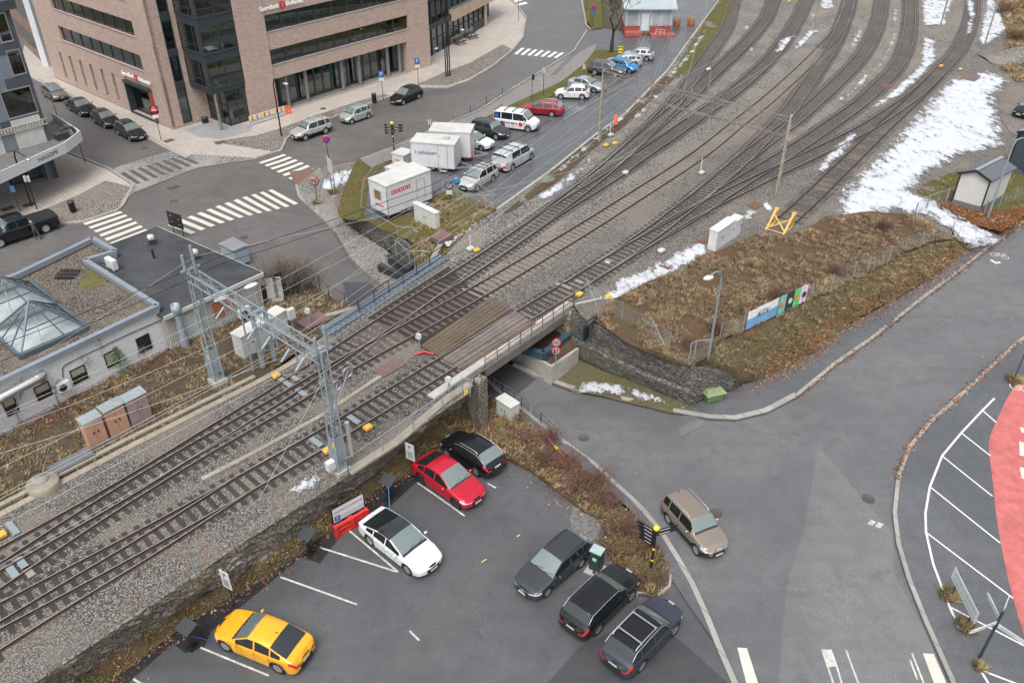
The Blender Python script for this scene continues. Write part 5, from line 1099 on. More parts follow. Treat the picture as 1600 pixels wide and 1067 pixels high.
# ---- transformer sheds on the right
def shed(base, zb, wl, hh, rise, label, wmat, rmat, nm):
    a, c, e = base; t_ = thing(nm, label, "shed", c); d = a+(e-c); b = MB(); z1 = zb+hh; m1 = (a+c)/2; m2 = (d+e)/2
    vs = [Vector((p.x, p.y, z)) for z in (zb, z1) for p in (a, c, e, d)]+[Vector((m1.x, m1.y, z1+rise)), Vector((m2.x, m2.y, z1+rise))]
    b.add(vs, [(0, 1, 5, 8, 4), (1, 2, 6, 5), (2, 3, 7, 9, 6), (3, 0, 4, 7)]); b.build("wall", wmat, t_, world=True)
    b = MB(); u = (c-a).normalized(); w = (e-c).normalized(); g = .22
    def pp(p, k, z): return Vector((p.x, p.y, z))+k
    L = [pp(a, -u*g-w*g, z1-.04), pp(m1, -w*g, z1+rise+.02), pp(c, u*g-w*g, z1-.04)]; R = [pp(d, -u*g+w*g, z1-.04), pp(m2, w*g, z1+rise+.02), pp(e, u*g+w*g, z1-.04)]
    v2 = L+R; b.add(v2+[v+UZ*.12 for v in v2], [(6, 7, 10, 9), (7, 8, 11, 10), (0, 1, 7, 6), (1, 2, 8, 7), (5, 4, 10, 11), (4, 3, 9, 10), (2, 5, 11, 8), (3, 0, 6, 9), (3, 4, 1, 0), (4, 5, 2, 1)]); b.build("roof", rmat, t_, world=True)
    b = MB(); b.bar(v2[1]+UZ*.16, v2[4]+UZ*.16, .3, .05); 
    b.build("ridge_strip", alu, t_, world=True); b = MB(); b.bar(Vector((c.x, c.y, zb))+u*.06-w*.06, Vector((c.x, c.y, z1))+u*.06-w*.06, .09); b.bar(Vector((a.x, a.y, zb))-w*.06, Vector((a.x, a.y, z1))-w*.06, .09)
    b.bar(L[0]+UZ*.05, L[1]+UZ*.05, .06, .2); b.bar(L[1]+UZ*.05, L[2]+UZ*.05, .06, .2)
    b.build("gutter", plastic_k, t_, world=True); b = MB()
    for p, q in ((a, c), (c, e)): b.bar(Vector((p.x, p.y, zb-.2)), Vector((q.x, q.y, zb-.2)), .12, .4)
    b.build("base_frame", steel_b, t_, world=True)
a, c, e = P(1489, 311, .3), P(1533, 323, .3), P(1569, 303, .3)
shed((a, c, e), .3, 0, HZ(c.x, c.y, 283)-.3, .55, "small white transformer shed with a dark grey gable roof beside the snowy path", M("white shed board", (.5, .495, .47), .6, .04, 1), M("dark roof sheet", (.1, .11, .125), .5, .1, 1), "transformer_shed")
a, c, e = P(1575, 258, 0), P(1600, 272, 0), P(1640, 250, 0)
shed((a, c, e), .1, 0, 3.1, .5, "dark blue grey shed behind the white one, cut by the right edge", M("dark shed board", (.06, .075, .095), .6, .08, 1), M("blue grey roof sheet", (.22, .28, .33), .5, .1, 1), "storage_shed")
# ------------------------------------------------------------------ vehicles
PAINT = {}
def paint(nm, col, metal=.0, rough=.28):
    if nm not in PAINT:
        m = M("car paint "+nm, col, rough, .04, 1.5, metal, .4, .35); PAINT[nm] = m
    return PAINT[nm]
WH = {}
def wheel_mesh(r, w, dark):
    k = (r, w, dark)
    if k in WH: return WH[k]
    b = MB(); ri = r*.66
    b.lathe((0, 0, 0), [(ri, -w/2+.02), (r*.93, -w/2), (r, -w/2+.04), (r, w/2-.04), (r*.93, w/2), (ri, w/2-.02)], 24, axis='Y'); o = b.build("tyre", rubber); tm = o.data; bpy.data.objects.remove(o)
    b = MB(); y = w/2-.035; b.lathe((0, 0, 0), [(ri, y+.02), (ri*.88, y+.015), (ri*.86, y-.06)], 22, axis='Y'); b.lathe((0, 0, 0), [(ri*.86, y-.07), (.001, y-.07)], 22, 1, axis='Y')
    for i in range(5):
        a = 2*PI*i/5
        for d in (-.16, .16): b.bar((.12*ri*math.cos(a), y, .12*ri*math.sin(a)), (ri*.9*math.cos(a+d), y, ri*.9*math.sin(a+d)), ri*.13, .035, up=(0, 1, 0))
    b.lathe((0, 0, 0), [(ri*.2, y+.022), (.001, y+.024)], 12, axis='Y')
    o = b.build("rim", [M("dark rim", (.06, .06, .065), .35, .05, 3, .6) if dark and "dark rim" not in bpy.data.materials else (bpy.data.materials["dark rim"] if dark else alu), plastic_k]); rm = o.data; bpy.data.objects.remove(o)
    WH[k] = (tm, rm); return WH[k]
def car(label, cat, pf, pr, side, F, kind, col, dz=0.0, name="parked_car", group="cars parked in the street and lots", **o):
    base = dict(
     hatch=dict(L=4.05, W=1.74, H=1.48, nose=.78, cowl=.98, tail=.98, xc=.26, xrf=.46, xrr=.86, xrb=.955, bf=.92, br=1.0, r=.31, fa=.80, ra=.6, wb=2.5),
     small=dict(L=3.75, W=1.69, H=1.52, nose=.80, cowl=1.0, tail=1.0, xc=.22, xrf=.38, xrr=.87, xrb=.96, bf=.94, br=1.04, r=.3, wb=2.46),
     wagon=dict(L=4.6, W=1.8, H=1.47, nose=.74, cowl=.96, tail=.98, xc=.275, xrf=.46, xrr=.88, xrb=.965, bf=.9, br=.99, r=.32, wb=2.65),
     suv=dict(L=4.62, W=1.88, H=1.69, nose=.92, cowl=1.1, tail=1.12, xc=.255, xrf=.42, xrr=.87, xrb=.955, bf=1.03, br=1.12, r=.36, wb=2.7),
     box=dict(L=4.25, W=1.8, H=1.69, nose=.93, cowl=1.1, tail=1.1, xc=.27, xrf=.38, xrr=.91, xrb=.965, bf=1.03, br=1.08, r=.34, wb=2.58),
     sedan=dict(L=4.65, W=1.82, H=1.45, nose=.72, cowl=.95, tail=1.02, xc=.29, xrf=.47, xrr=.72, xrb=.87, bf=.9, br=.98, r=.33, wb=2.75),
     fast=dict(L=4.72, W=1.9, H=1.6, nose=.84, cowl=1.04, tail=1.12, xc=.265, xrf=.46, xrr=.72, xrb=.94, bf=.97, br=1.1, r=.37, wb=2.984),
     tesla=dict(L=4.98, W=1.96, H=1.44, nose=.72, cowl=.94, tail=1.0, xc=.26, xrf=.47, xrr=.66, xrb=.92, bf=.89, br=.99, r=.35, wb=2.96),
     van=dict(L=4.9, W=1.9, H=1.98, nose=1.02, cowl=1.24, tail=1.15, xc=.155, xrf=.28, xrr=.955, xrb=.99, bf=1.13, br=1.15, r=.34, wb=3.05),
     pickup=dict(L=5.9, W=2.03, H=1.95, nose=1.12, cowl=1.28, tail=1.3, xc=.26, xrf=.34, xrr=.59, xrb=.625, bf=1.22, br=1.26, r=.42, wb=3.68))[kind].copy()
    base.update(o.get('dim', {})); D = base; L, Wd, H = D['L'], D['W'], D['H']
    a, c_ = PF(*pf, F, dz), PF(*pr, F, dz); hd = math.atan2(a.y-c_.y, a.x-c_.x); f = Vector((math.cos(hd), math.sin(hd), 0)); lf = Vector((-f.y, f.x, 0))
    fo = D.get('fo', .0); xf = D['wb']/2+fo+(.04*L if kind in ('van',) else .02*L); xr = xf-D['wb']
    mid = (a+c_)/2-lf*side*(Wd/2-.11)-f*((xf+xr)/2); root = thing(name, label, cat, Vector((mid.x, mid.y, min(a.z, c_.z))), hd, group)
    tilt = math.atan2(a.z-c_.z, math.hypot(a.x-c_.x, a.y-c_.y)); root.location.z = (a.z+c_.z)/2; root.rotation_euler = (0, -tilt, hd)
    X = lambda q: L/2-q*L
    prof = [(L/2, D['nose']-.2), (L/2-.07, D['nose']-.06), (L/2-.22, D['nose']), (X(D['xc'])+.02, D['cowl']), (X(D['xrf']), H-.03), (X((D['xrf']+D['xrr'])/2), H), (X(D['xrr']), H-(.06 if kind not in ('fast', 'tesla') else .09)), (X(D['xrb']), D['tail']), (-L/2+.06, D['tail']-.05), (-L/2, D['tail']-.3)]
    if kind == 'pickup': prof[-2:] = [(-L/2+.03, D['tail']), (-L/2, D['tail']-.05)]
    px_ = [p[0] for p in prof][::-1]; pz_ = [p[1] for p in prof][::-1]
    fine = np.linspace(-L/2, L/2, 401); zt_ = np.interp(fine, px_, pz_); k = np.ones(11)/11; zs = np.convolve(np.pad(zt_, 5, 'edge'), k, 'valid'); zs[:3] = zt_[:3]; zs[-3:] = zt_[-3:]
    brk = [X(D[q]) for q in ('xc', 'xrf', 'xrr', 'xrb')]
    cab = X(D['xc']), X(D['xrb']); x0w, x1w = X(D['xc'])-.22*(1 if kind != 'van' else .6), X(D['xrb'])+(.14 if kind not in ('fast', 'tesla', 'sedan') else .45)
    if kind == 'pickup': x1w = X(D['xrr'])-.05
    nW = D.get('nw', 3 if kind in ('wagon', 'suv', 'box', 'van', 'hatch', 'small', 'tesla', 'fast') else 2); span = x0w-x1w
    pill = [x0w-span*t for t in ((.42, .78) if nW == 3 else (.5,))]; wr = []; s_ = x0w
    for p in pill+[None]: wr.append((s_, (p+.035) if p is not None else x1w)); s_ = (p-.035) if p is not None else 0
    st = sorted(set([round(v, 3) for v in list(np.linspace(-L/2, L/2, 34))+brk+[v for w in wr for v in w]+[xf+d for d in np.linspace(-.42, .42, 9)]+[xr+d for d in np.linspace(-.42, .42, 9)]+[L/2-.07, L/2-.22, -L/2+.06, -L/2+.2, -L/2+.35, L/2-.42]]))
    ss = [st[0]]
    for v in st[1:]:
        if v-ss[-1] > .018: ss.append(v)
        elif v in [round(q, 3) for q in brk]: ss[-1] = v
    st = ss; rw = D.get('rw', .75 if kind not in ('van', 'pickup') else .86)*Wd/2; NP = 10; V = []; zl0 = .2 if kind not in ('suv', 'box', 'pickup') else .26
    def sec(x):
        e = L/2-x; g = L/2+x; w = Wd/2*min(np.interp(e, [0, .06, .2, .5, 1.0, 1.5], [.66, .79, .9, .965, .992, 1]), np.interp(g, [0, .05, .2, .5, 1.0], [.76, .86, .935, .975, 1]) if kind not in ('van', 'pickup') else np.interp(g, [0, .05, .2], [.94, .97, 1]))
        zt = float(np.interp(x, fine, zs)); t = (L/2-x)/L; zb = D['bf']+(D['br']-D['bf'])*max(0, min(1, (t-.2)/.7)); zb = min(zb, zt-.045)
        h = zt-zb; q = max(0, min(1, (h-.05)/(H-D['bf']-.1))); wt = w*.88*(1-q)+rw*(w/(Wd/2))*q
        zl = zl0+.1*max(0, 1-min(e, g)/.5); lo = [zl, zl+.07, max(zl+.3, .5)]; z3 = max(zb-.17, lo[2]+.03); z4 = max(zb-.02, z3+.015)
        for xa in (xf, xr):
            ra = D['r']+.07
            if abs(x-xa) < ra:
                za = D['r']+math.sqrt(ra*ra-(x-xa)**2); lo = [max(v, za) for v in lo]; z3 = max(z3, za+.03); z4 = max(z4, z3+.01)
        zb = max(zb, z4+.006); h = max(zt-zb, .01)
        return [(w*.86, lo[0]), (w*.985, lo[1]), (w, lo[2]), (w, z3), (w*.975, z4), (w*.95, zb), (w*.95+(wt-w*.95)*.86, zb+.85*h), (wt*.97, zb+.965*h), (wt*.55, zb+h+.012), (0, zb+h+.03)]
    S = [sec(x) for x in st]; nS = len(st); P_ = []
    for x, s in zip(st, S):
        row = [(x, -y, z) for y, z in s]+[(x, y, z) for y, z in s[:-1][::-1]]; P_.append(row)
    NR = 2*NP-1; bins = {}
    def put(key, vs): bins.setdefault(key, []).append(vs)
    roofc = D.get('roof'); cl = o.get('cladding', kind in ('box', ) or o.get('clad', False))
    for i in range(nS-1):
        xm = (st[i]+st[i+1])/2
        for j in range(NR-1):
            jj = j if j < NP-1 else NR-2-j; sd_ = 1 if j >= NP-1 else -1
            vs = [P_[i][j], P_[i][j+1], P_[i+1][j+1], P_[i+1][j]][::-1]
            key = 'body'
            if jj == 5:
                for n_, (u0, u1) in enumerate(wr):
                    if u1 < xm < u0 and not (o.get('panel') and n_ >= o['panel']): key = ('side_window', sd_, n_)
            elif jj == 6 and D.get('roofglass') and brk[2] < xm < brk[1]: key = 'trim'
            elif jj >= 7:
                if brk[1] < xm < brk[0]-.05: key = 'windscreen'
                elif brk[0]-.05 <= xm < brk[0]+.07: key = 'trim'
                elif (brk[3]+.06 if kind not in ('fast', 'tesla') else brk[3]+.12) < xm < brk[2]-.01: key = 'rear_window' if not (o.get('panel') and o['panel'] < 2) or 1 else 'body'
                elif brk[2] < xm < brk[1] and roofc: key = 'roof'
                elif kind == 'pickup' and xm < brk[3]-.05: key = 'bed_cover'
            elif jj == 3 and xm > L/2-.42: key = ('headlight', sd_)
            elif jj in (3, 4) and xm < -L/2+.3 and kind != 'pickup': key = ('taillight', sd_)
            elif jj == 5 and xm < -L/2+.2 and o.get('tall_lamp'): key = ('taillight', sd_)
            elif jj == 2 and xm < -L/2+.1 and kind in ('van', 'pickup'): key = ('taillight', sd_)
            elif jj < 2 and (cl or (jj == 0)): key = 'trim'
            put(key, vs)
    for (i, fr) in ((0, False), (nS-1, True)):
        ys = [-1, -.66, -.36, .36, .66, 1]; s = S[i]; x = st[i]
        for j in range(NP-2):
            for k in range(5):
                def pt(jj, t): y, z = s[jj]; return (x+(.13*(1-t*t) if fr else -.05*(1-t*t)), y*t, z)
                vs = [pt(j, ys[k]), pt(j, ys[k+1]), pt(j+1, ys[k+1]), pt(j+1, ys[k])]
                if not fr: vs = vs[::-1]
                key = 'body'
                if fr: key = 'trim' if (j == 0 or (j == 1 and k in (1, 2, 3)) or (j == 2 and k in (1, 2, 3) and not o.get('ev'))) else (('headlight', -1 if k == 0 else 1) if j in (2, 3) and k in (0, 4) else 'body')
                else: key = 'trim' if j == 0 or (j == 1 and k in (1, 2, 3)) else (('taillight', -1 if k == 0 else 1) if j in (2, 3) and k in (0, 4) else 'body')
                put(key, vs)
    pm_ = paint(*col)
    mats = {'body': pm_, 'trim': plastic_k, 'windscreen': glass_screen if not o.get('darkscreen') else glass_car, 'rear_window': glass_screen if kind in ('box', 'suv', 'wagon') and not o.get('darkrear') else glass_car, 'roof': glass_car if roofc == 'glass' else (paint(*roofc) if roofc else pm_), 'bed_cover': plastic_k}
    for key, fs in bins.items():
        nm = key if isinstance(key, str) else key[0]; b = MB(); idx = {}; vs = []; ff = []
        for f4 in fs:
            q = []
            for v in f4:
                kk = (round(v[0], 4), round(v[1], 4), round(v[2], 4))
                if kk not in idx: idx[kk] = len(vs); vs.append(v)
                if idx[kk] not in q: q.append(idx[kk])
            if len(q) > 2: ff.append(tuple(q))
        b.add(vs, ff, 0, True); m_ = mats.get(nm) or {'side_window': glass_car, 'headlight': lamp_w, 'taillight': lamp_r}[nm]
        ob = b.build({'trim': 'lower_trim'}.get(nm, nm), m_, root)
        if nm == 'body':
            ob.data.materials.append(plastic_k)
    # belly, wheels, mirrors, seams, plates
    b = MB(); b.box((0, 0, .42), (L-.5, Wd-.56, .4)); b.build("underbody", rubber, root)
    tm, rm = wheel_mesh(D['r'], .23, bool(o.get('darkrim')))
    for xa in (xf, xr):
        for sd_ in (1, -1):
            w = bpy.data.objects.new("wheel", tm); C.objects.link(w); w.parent = root; w.location = (xa, sd_*(Wd/2-.13), D['r']); w.rotation_euler = (0, 0, 0 if sd_ > 0 else PI)
            rr = bpy.data.objects.new("rim", rm); C.objects.link(rr); rr.parent = w
    for sd_ in (1, -1):
        b = MB(); mx = X(D['xc'])-.33; b.box((mx, sd_*(Wd/2+.1), D['bf']+.1), (.12, .2, .14), bev=.04); b.build("mirror", o.get('mirror') or pm_, root)
    for xs in (x0w-.32, pill[0], pill[1]+.05 if len(pill) > 1 else x1w+.1):
        s = sec(xs)
        for sd_ in (1, -1):
            b = MB()
            for j in range(1, 5):
                (y0, z0), (y1, z1) = s[j], s[j+1]
                q = [(xs-.009, sd_*(y0+.004), z0), (xs+.009, sd_*(y0+.004), z0), (xs+.009, sd_*(y1+.004), z1), (xs-.009, sd_*(y1+.004), z1)]; b.add(q if sd_ < 0 else q[::-1], [(0, 1, 2, 3)])
            b.build("door_seam", plastic_k, root)
    b = MB()
    for xs in (pill[0]+.13, (pill[1] if len(pill) > 1 else x1w)+.2):
        for sd_ in (1, -1): s = sec(xs); b.box((xs, sd_*(s[3][0]+.012), s[3][1]-.02), (.17, .03, .03))
    b.build("door_handles", o.get('handle') or pm_, root)
    for sx in (1, -1):
        b = MB(); b.box((sx*(L/2+(.135 if sx > 0 else .055)), 0, .46 if sx > 0 else (.62 if kind not in ('wagon', 'suv', 'box') else .8)), (.02, .46, .1)); b.build("number_plate", white_d, root)
    b = MB(); zc = D['cowl']
    for y0 in (-.1, .5): b.bar((X(D['xc'])-.02, y0-.35*1, zc+.045), (X(D['xc'])-.14, y0+.2, zc+.12), .02, .015)
    b.build("wipers", plastic_k, root)
    if o.get('rails'):
        for sd_ in (1, -1):
            b = MB(); y = sd_*rw*.93; xa, xb = brk[1]-.25, brk[2]+.1; b.tube([(xa, y, H-.05), (xa-.12, y, H+.035), ((xa+xb)/2, y, H+.05), (xb+.12, y, H+.03), (xb, y, H-.07)], .02, 6); b.build("roof_rail", chrome if o['rails'] == 1 else plastic_k, root)
    if o.get('bars'):
        for t in o['bars']:
            xx = brk[1]+(brk[2]-brk[1])*t; b = MB(); b.bar((xx, -rw*.98, H+.07), (xx, rw*.98, H+.07), .07, .035); b.box((xx, rw*.93, H+.02), (.1, .06, .12)); b.box((xx, -rw*.93, H+.02), (.1, .06, .12)); b.build("roof_bar", o.get('barmat', alu), root)
    if o.get('chromeline'):
        for sd_ in (1, -1):
            b = MB(); b.tube([(x, sd_*(sec(x)[6][0]+.012), sec(x)[6][1]+.01) for x in np.linspace(x1w, x0w-.2, 9)], .014, 5); b.build("window_trim", chrome, root)
    b = MB(); b.add([(brk[2]+.22, -.02, H-.02), (brk[2]+.22, .02, H-.02), (brk[2]+.06, 0, H+.0), (brk[2]+.06, 0, H+.09)], [(0, 1, 3), (1, 2, 3), (2, 0, 3)]); b.build("antenna", plastic_k, root)
    b = MB(); b.box((L/2+.07, 0, D['nose']-.17), (.1, .34 if not o.get('ev') else .12, .06)); b.build("badge_bar", chrome if not o.get('ev') else plastic_k, root)
    root['dims'] = [L, Wd, H, brk[1], brk[2], rw]
    return root
silver = ("silver", (.42, .45, .47), .55, .3); dgrey = ("dark grey", (.05, .056, .062), .4, .3); blk = ("black", (.008, .009, .011), .1, .22); wht = ("white", (.57, .58, .58), 0, .3)
gl = "cars in the near parking lot"; gs = "cars parked on the service road strip"; gb_st = "cars parked by the brick building"
car("bright yellow fastback electric SUV plugged in at the left of the lot", "car", (355,1015), (437.5,1050), 1, FL, 'fast', ("yellow", (.8, .37, .02), .1, .3), .02, group=gl, ev=1, darkrim=0)
car("white electric saloon with a panoramic black glass roof by the red road barriers", "car", (638.5,896), (580,850), -1, FL, 'tesla', wht, .02, group=gl, ev=1, dim=dict(roof='glass', roofglass=1), chromeline=1)
car("bright red fastback electric SUV facing the lot", "car", (715,794), (659,754.5), -1, FL, 'fast', ("red", (.45, .012, .03), .2, .28), .02, group=gl, ev=1, darkrim=1)
car("black compact SUV with silver roof rails next to the red car", "car", (697,713), (749,745.5), 1, FL, 'box', blk, .02, group=gl, rails=1, chromeline=1, dim=dict(L=4.45, W=1.85, H=1.6, wb=2.68, xrr=.82, r=.35))
car("dark grey estate car by the green litter bin, its front to the lower left", "car", (855,930), (906,886), 1, FL, 'wagon', dgrey, .02, group=gl, rails=2)
car("black SUV parked between the grey estate and the SUV with roof bars", "car", (985,937), (932.5,990), -1, FL, 'suv', blk, .02, group=gl, chromeline=1, darkrear=1)
xc = car("dark blue grey SUV with silver roof bars and a black roof, lowest in the photo", "car", (1052,990), (1000,1047), -1, FL, 'suv', ("slate", (.045, .055, .07), .4, .28), .02, group=gl, rails=1, bars=(.2, .75), dim=dict(roof=("black", (.008, .009, .011), .1, .22)), tall_lamp=1, chromeline=1, darkrear=1)
car("beige brown boxy SUV driving out of the underpass junction", "car", (1087.5,865.5), (1044.5,817), -1, FL, 'box', ("taupe", (.27, .225, .185), .45, .3), .01, name="moving_car", group=None, rails=1, clad=1, dim=dict(roof=None))
car("silver compact SUV, leftmost of the three parked in front of the brick building", "car", (478,220), (508.75,209.5), 1, FL, 'box', ("pale silver", (.5, .51, .5), .5, .3), group=gb_st, clad=1, dim=dict(L=4.55, wb=2.62), bars=(.3, .7))
car("pale silver green small hatchback parked in the middle of three by the brick building", "car", (550,194.5), (575.75,185.5), 1, FL, 'small', ("silver green", (.42, .48, .46), .5, .3), group=gb_st)
car("black electric hatchback parked nearest the cobbled bulge by the brick building", "car", (629.5,165), (655,154.5), 1, FL, 'hatch', blk, group=gb_st, dim=dict(L=4.45, W=1.78, H=1.55, wb=2.7), ev=1)
car("grey hatchback, furthest up the side street", "car", (86,160), (69.5,151), -1, FL, 'hatch', ("grey brown", (.2, .185, .17), .5, .3), group="cars parked in the side street")
car("black saloon parked second from the far end of the side street", "car", (129.5,184), (107.5,172.5), -1, FL, 'sedan', blk, group="cars parked in the side street", dim=dict(L=4.9, W=1.9))
car("black hatchback with light reflections between two dark cars in the side street", "car", (166,202), (148,192.5), -1, FL, 'hatch', ("soft black", (.02, .021, .023), .3, .25), group="cars parked in the side street")
car("dark estate car nearest the junction in the side street, by the no entry sign", "car", (205.5,222), (185,211), -1, FL, 'wagon', ("black grey", (.022, .025, .03), .4, .25), group="cars parked in the side street", rails=1)
SR = lambda x, y: FL(x, y)
car("silver hatchback at the far end of the parked row, nearest the kiosk", "car", (980,94.5), (1010,96.3), 1, SR, 'hatch', silver, group=gs)
car("silver estate car with grey windows beside the small blue car", "car", (959,106), (991,105.5), 1, SR, 'wagon', silver, group=gs, rails=1)
car("small bright blue car in the parked row", "car", (982.5,115.5), (957,111), -1, SR, 'small', ("blue", (.02, .22, .5), .3, .3), group=gs)
car("dark grey crossover behind the concrete gantry post", "car", (963,122), (927.5,118), -1, SR, 'suv', ("mid grey", (.1, .105, .11), .4, .3), group=gs, clad=1)
car("silver saloon parked just behind the small white hatchback", "car", (929,146), (896,140), -1, SR, 'sedan', silver, group=gs)
car("small white hatchback beside the red estate", "car", (876,155.5), (909.5,156.3), 1, SR, 'hatch', wht, group=gs, dim=dict(L=3.95, W=1.72, wb=2.49))
car("dark red estate car behind the lettered white van", "car", (824,180), (861,183), 1, SR, 'wagon', ("dark red", (.3, .02, .03), .35, .28), group=gs, rails=1, dim=dict(L=4.9, W=1.85, wb=2.9))
vn = car("white passenger van with a red heart shaped mark and dark lettering", "van", (827,207.5), (783,201.5), -1, SR, 'van', wht, name="parked_van", group="white vans", bars=(.05, .35, .65, .95), barmat=plastic_k)
car("dark grey people carrier between the white trailer and the lettered van", "car", (776.5,219.7), (744,212), -1, SR, 'box', dgrey, group=gs, dim=dict(L=4.4, H=1.62, nose=.85))
car("white hatchback half hidden behind the big white box trailer", "car", (751.6,236.5), (720,230.5), -1, SR, 'hatch', wht, group=gs, dim=dict(L=4.3, wb=2.6))
car("muddy silver estate SUV with roof bars and a bonnet scoop", "car", (744.7,299.4), (769.6,284.4), 1, SR, 'suv', ("muddy silver", (.48, .48, .45), .35, .38), group=gs, rails=2, bars=(.2, .5, .8), barmat=plastic_k, dim=dict(L=4.56, W=1.78, wb=2.615, r=.34))
v2 = car("silver work van with roof bars and a dirty rear, beside the muddy SUV", "van", (829,250.6), (801.5,266.6), -1, SR, 'van', ("van silver", (.5, .52, .52), .3, .38), name="parked_van", group="white vans", bars=(.1, .4, .7), barmat=plastic_k, panel=2, dim=dict(L=5.0, wb=3.2, H=1.9))
pk = car("black pickup truck with a black bed cover, a person leaning on it", "pickup truck", (4,387), (72.5,364.5), 1, FL, 'pickup', blk, name="pickup_truck", group=None, clad=1)
car("black car at the right edge beside the gravel yard", "car", (1604,187), (1628,176), 1, flat(-.14), 'wagon', blk, group=None)
# lettering on the van's side
def side_text(root, txt, x, z, size, mat, side, wd, name="lettering"):
    R = Matrix(((-side, 0, 0, x), (0, 0, side, side*(wd/2+.006)), (0, 1, 0, z), (0, 0, 0, 1)))
    return text_mesh(txt, size, R, mat, name, root, .003)
dkt = M("dark lettering", (.03, .03, .05), .5, 0)
b = MB(); b.lathe((0, 0, 0), [(.24, 0), (.24, .01)], 18, M4=Matrix(((1, 0, 0, .9), (0, 0, -1, -.955), (0, 1, 0, .78), (0, 0, 0, 1)))); b.build("round_mark", red_p, vn)
side_text(vn, "Samferdsels", -.35, .78, .38, dkt, -1, 1.9) if 0 else None
b = MB(); b.box((-1.9, -.953, 1.5), (.5, .01, .45)); b.build("blue_mark", blue_p, vn)
b = MB()
for k in range(9): b.box((-1.15+k*.2, -.955, .8), (.11, .012, .16 if k % 3 else .23))
b.build("side_lettering", dkt, vn)
b = MB(); b.box((-1.2, -.953, 1.35), (.3, .01, .3)); b.build("side_mark", dkt, v2)
# ---- trailers and site huts
def hut(name, label, cat, pm, pe, depth, z0, ytop, mat=white, wheels=True, legs=True, F=FU, group="white site trailers", draw=None):
    m, e = P(*pm, z0), P(*pe, z0); zt = HZ(m.x, m.y, ytop); t = thing(name, label, cat, Vector((m.x, m.y, F(m.x, m.y)+.16)), 0, group)
    Wl = Wall(e, m-e); Ls = (m-e).length; b = MB(); Wl.box(b, 0, Ls, z0, zt, -depth, 0); b.build("body", mat, t, world=True)
    b = MB(); Wl.box(b, -.05, Ls+.05, zt, zt+.09, -depth-.05, .05); b.build("roof", white_d, t, world=True)
    b = MB()
    for u in (0, Ls): Wl.box(b, u-.03, u+.03, z0, zt, -.03, .03)
    Wl.box(b, 0, Ls, z0-.08, z0-.002, -depth, .02); b.build("edge_trim", alu, t, world=True)
    g = F(m.x, m.y)+.16
    if wheels:
        tm, rm = wheel_mesh(.3, .2, False)
        for u in (Ls*.48, Ls*.48+.68):
            for of in (-.12, -depth+.12):
                w = bpy.data.objects.new("wheel", tm); C.objects.link(w); w.parent = t; w.location = Wl.p(u, g+.3, of)-t.location; w.rotation_euler = (0, 0, math.atan2(Wl.a.y, Wl.a.x)+(PI if of > -.5 else 0)); r_ = bpy.data.objects.new("rim", rm); C.objects.link(r_); r_.parent = w
        b = MB(); Wl.box(b, .1, Ls-.1, z0-.16, z0-.085, -depth+.3, -.3); b.bar(Wl.p(Ls, z0-.1, -depth+.4), Wl.p(Ls+1.6, z0-.1, -depth/2), .1); b.bar(Wl.p(Ls, z0-.1, -.4), Wl.p(Ls+1.6, z0-.1, -depth/2), .1); b.bar(Wl.p(Ls+1.3, z0-.1, -depth/2), Wl.p(Ls+1.3, g, -depth/2), .08); b.bar(Wl.p(.2, z0-.1, -.3), Wl.p(.2, g, -.3), .08); b.bar(Wl.p(.2, z0-.1, -depth+.3), Wl.p(.2, g, -depth+.3), .08); b.build("drawbar", steel, t, world=True)
    return t, Wl, Ls, zt
def hut_door(t, Wl, u0, u1, z0, z1):
    b = MB(); Wl.box(b, u0, u1, z0, z1, .003, .02, 0)
    for a in ((u0-.04, u0, z0, z1), (u1, u1+.04, z0, z1), (u0-.04, u1+.04, z1, z1+.04)): Wl.box(b, *a, .003, .035, 1)
    d = b.build("door", [white, alu], t, world=True); b = MB(); Wl.box(b, u0+.08, u0+.2, (z0+z1)/2, (z0+z1)/2+.04, .02, .06); h_ = b.build("handle", steel_d, t, world=True); h_.parent = d
t, Wl, Ls, zt = hut("site_trailer", "big white site trailer with red block letters, nearest the stone wall", "trailer", (675,309), (607,336.5), 2.4, -.15, 266.5)
hut_door(t, Wl, Ls*.66, Ls*.66+.85, .1, 2.0); logo = M("red logo", (.5, .03, .05), .5, 0)
b = MB()
for k in range(5): Wl.box(b, .5+k*.42, .87+k*.42, zt-.85, zt-.5, .003, .012, 0); Wl.box(b, .62+k*.42, .75+k*.42, zt-.77, zt-.58, .013, .018, 1)
b.build("block_letters", [logo, white], t, world=True)
WE = Wall(Wl.p(0, 0, -2.4), -Wl.n*-1); b = MB(); WE.box(b, .75, 1.6, .95, 1.75, .005, .03, 0); WE.box(b, .65, .75, .85, 1.85, .005, .05, 1); WE.box(b, 1.6, 1.7, .85, 1.85, .005, .05, 1); b.build("window", [M("amber pane", (.2, .12, .06), .2, .2, 2), white_d], t, world=True)
b = MB()
for k in range(5): WE.box(b, .75+k*.22, .92+k*.22, .35, .52, .004, .012)
b.build("end_letters", logo, t, world=True)
b = MB(); Wl.box(b, Ls*.66-.1, Ls*.66+1.0, -.6, -.55, .05, .6); Wl.box(b, Ls*.66-.1, Ls*.66+1.0, -.35, -.3, .05, .35); b.build("step", steel, t, world=True)
t, Wl, Ls, zt = hut("site_trailer", "white site trailer with a dark blue name in lower case letters", "trailer", (711,264), (643.5,258.5), 2.3, -.2, 228)
hut_door(t, Wl, Ls*.63, Ls*.63+.85, -.1, 2.0)
o = text_mesh("syljuåsen", .52, Matrix.Translation(-t.location) @ Wl.mat4(.165*Ls, zt-.9, .012), M("navy letters", (.02, .025, .09), .5, 0), "lettering", t, .004, 'LEFT')
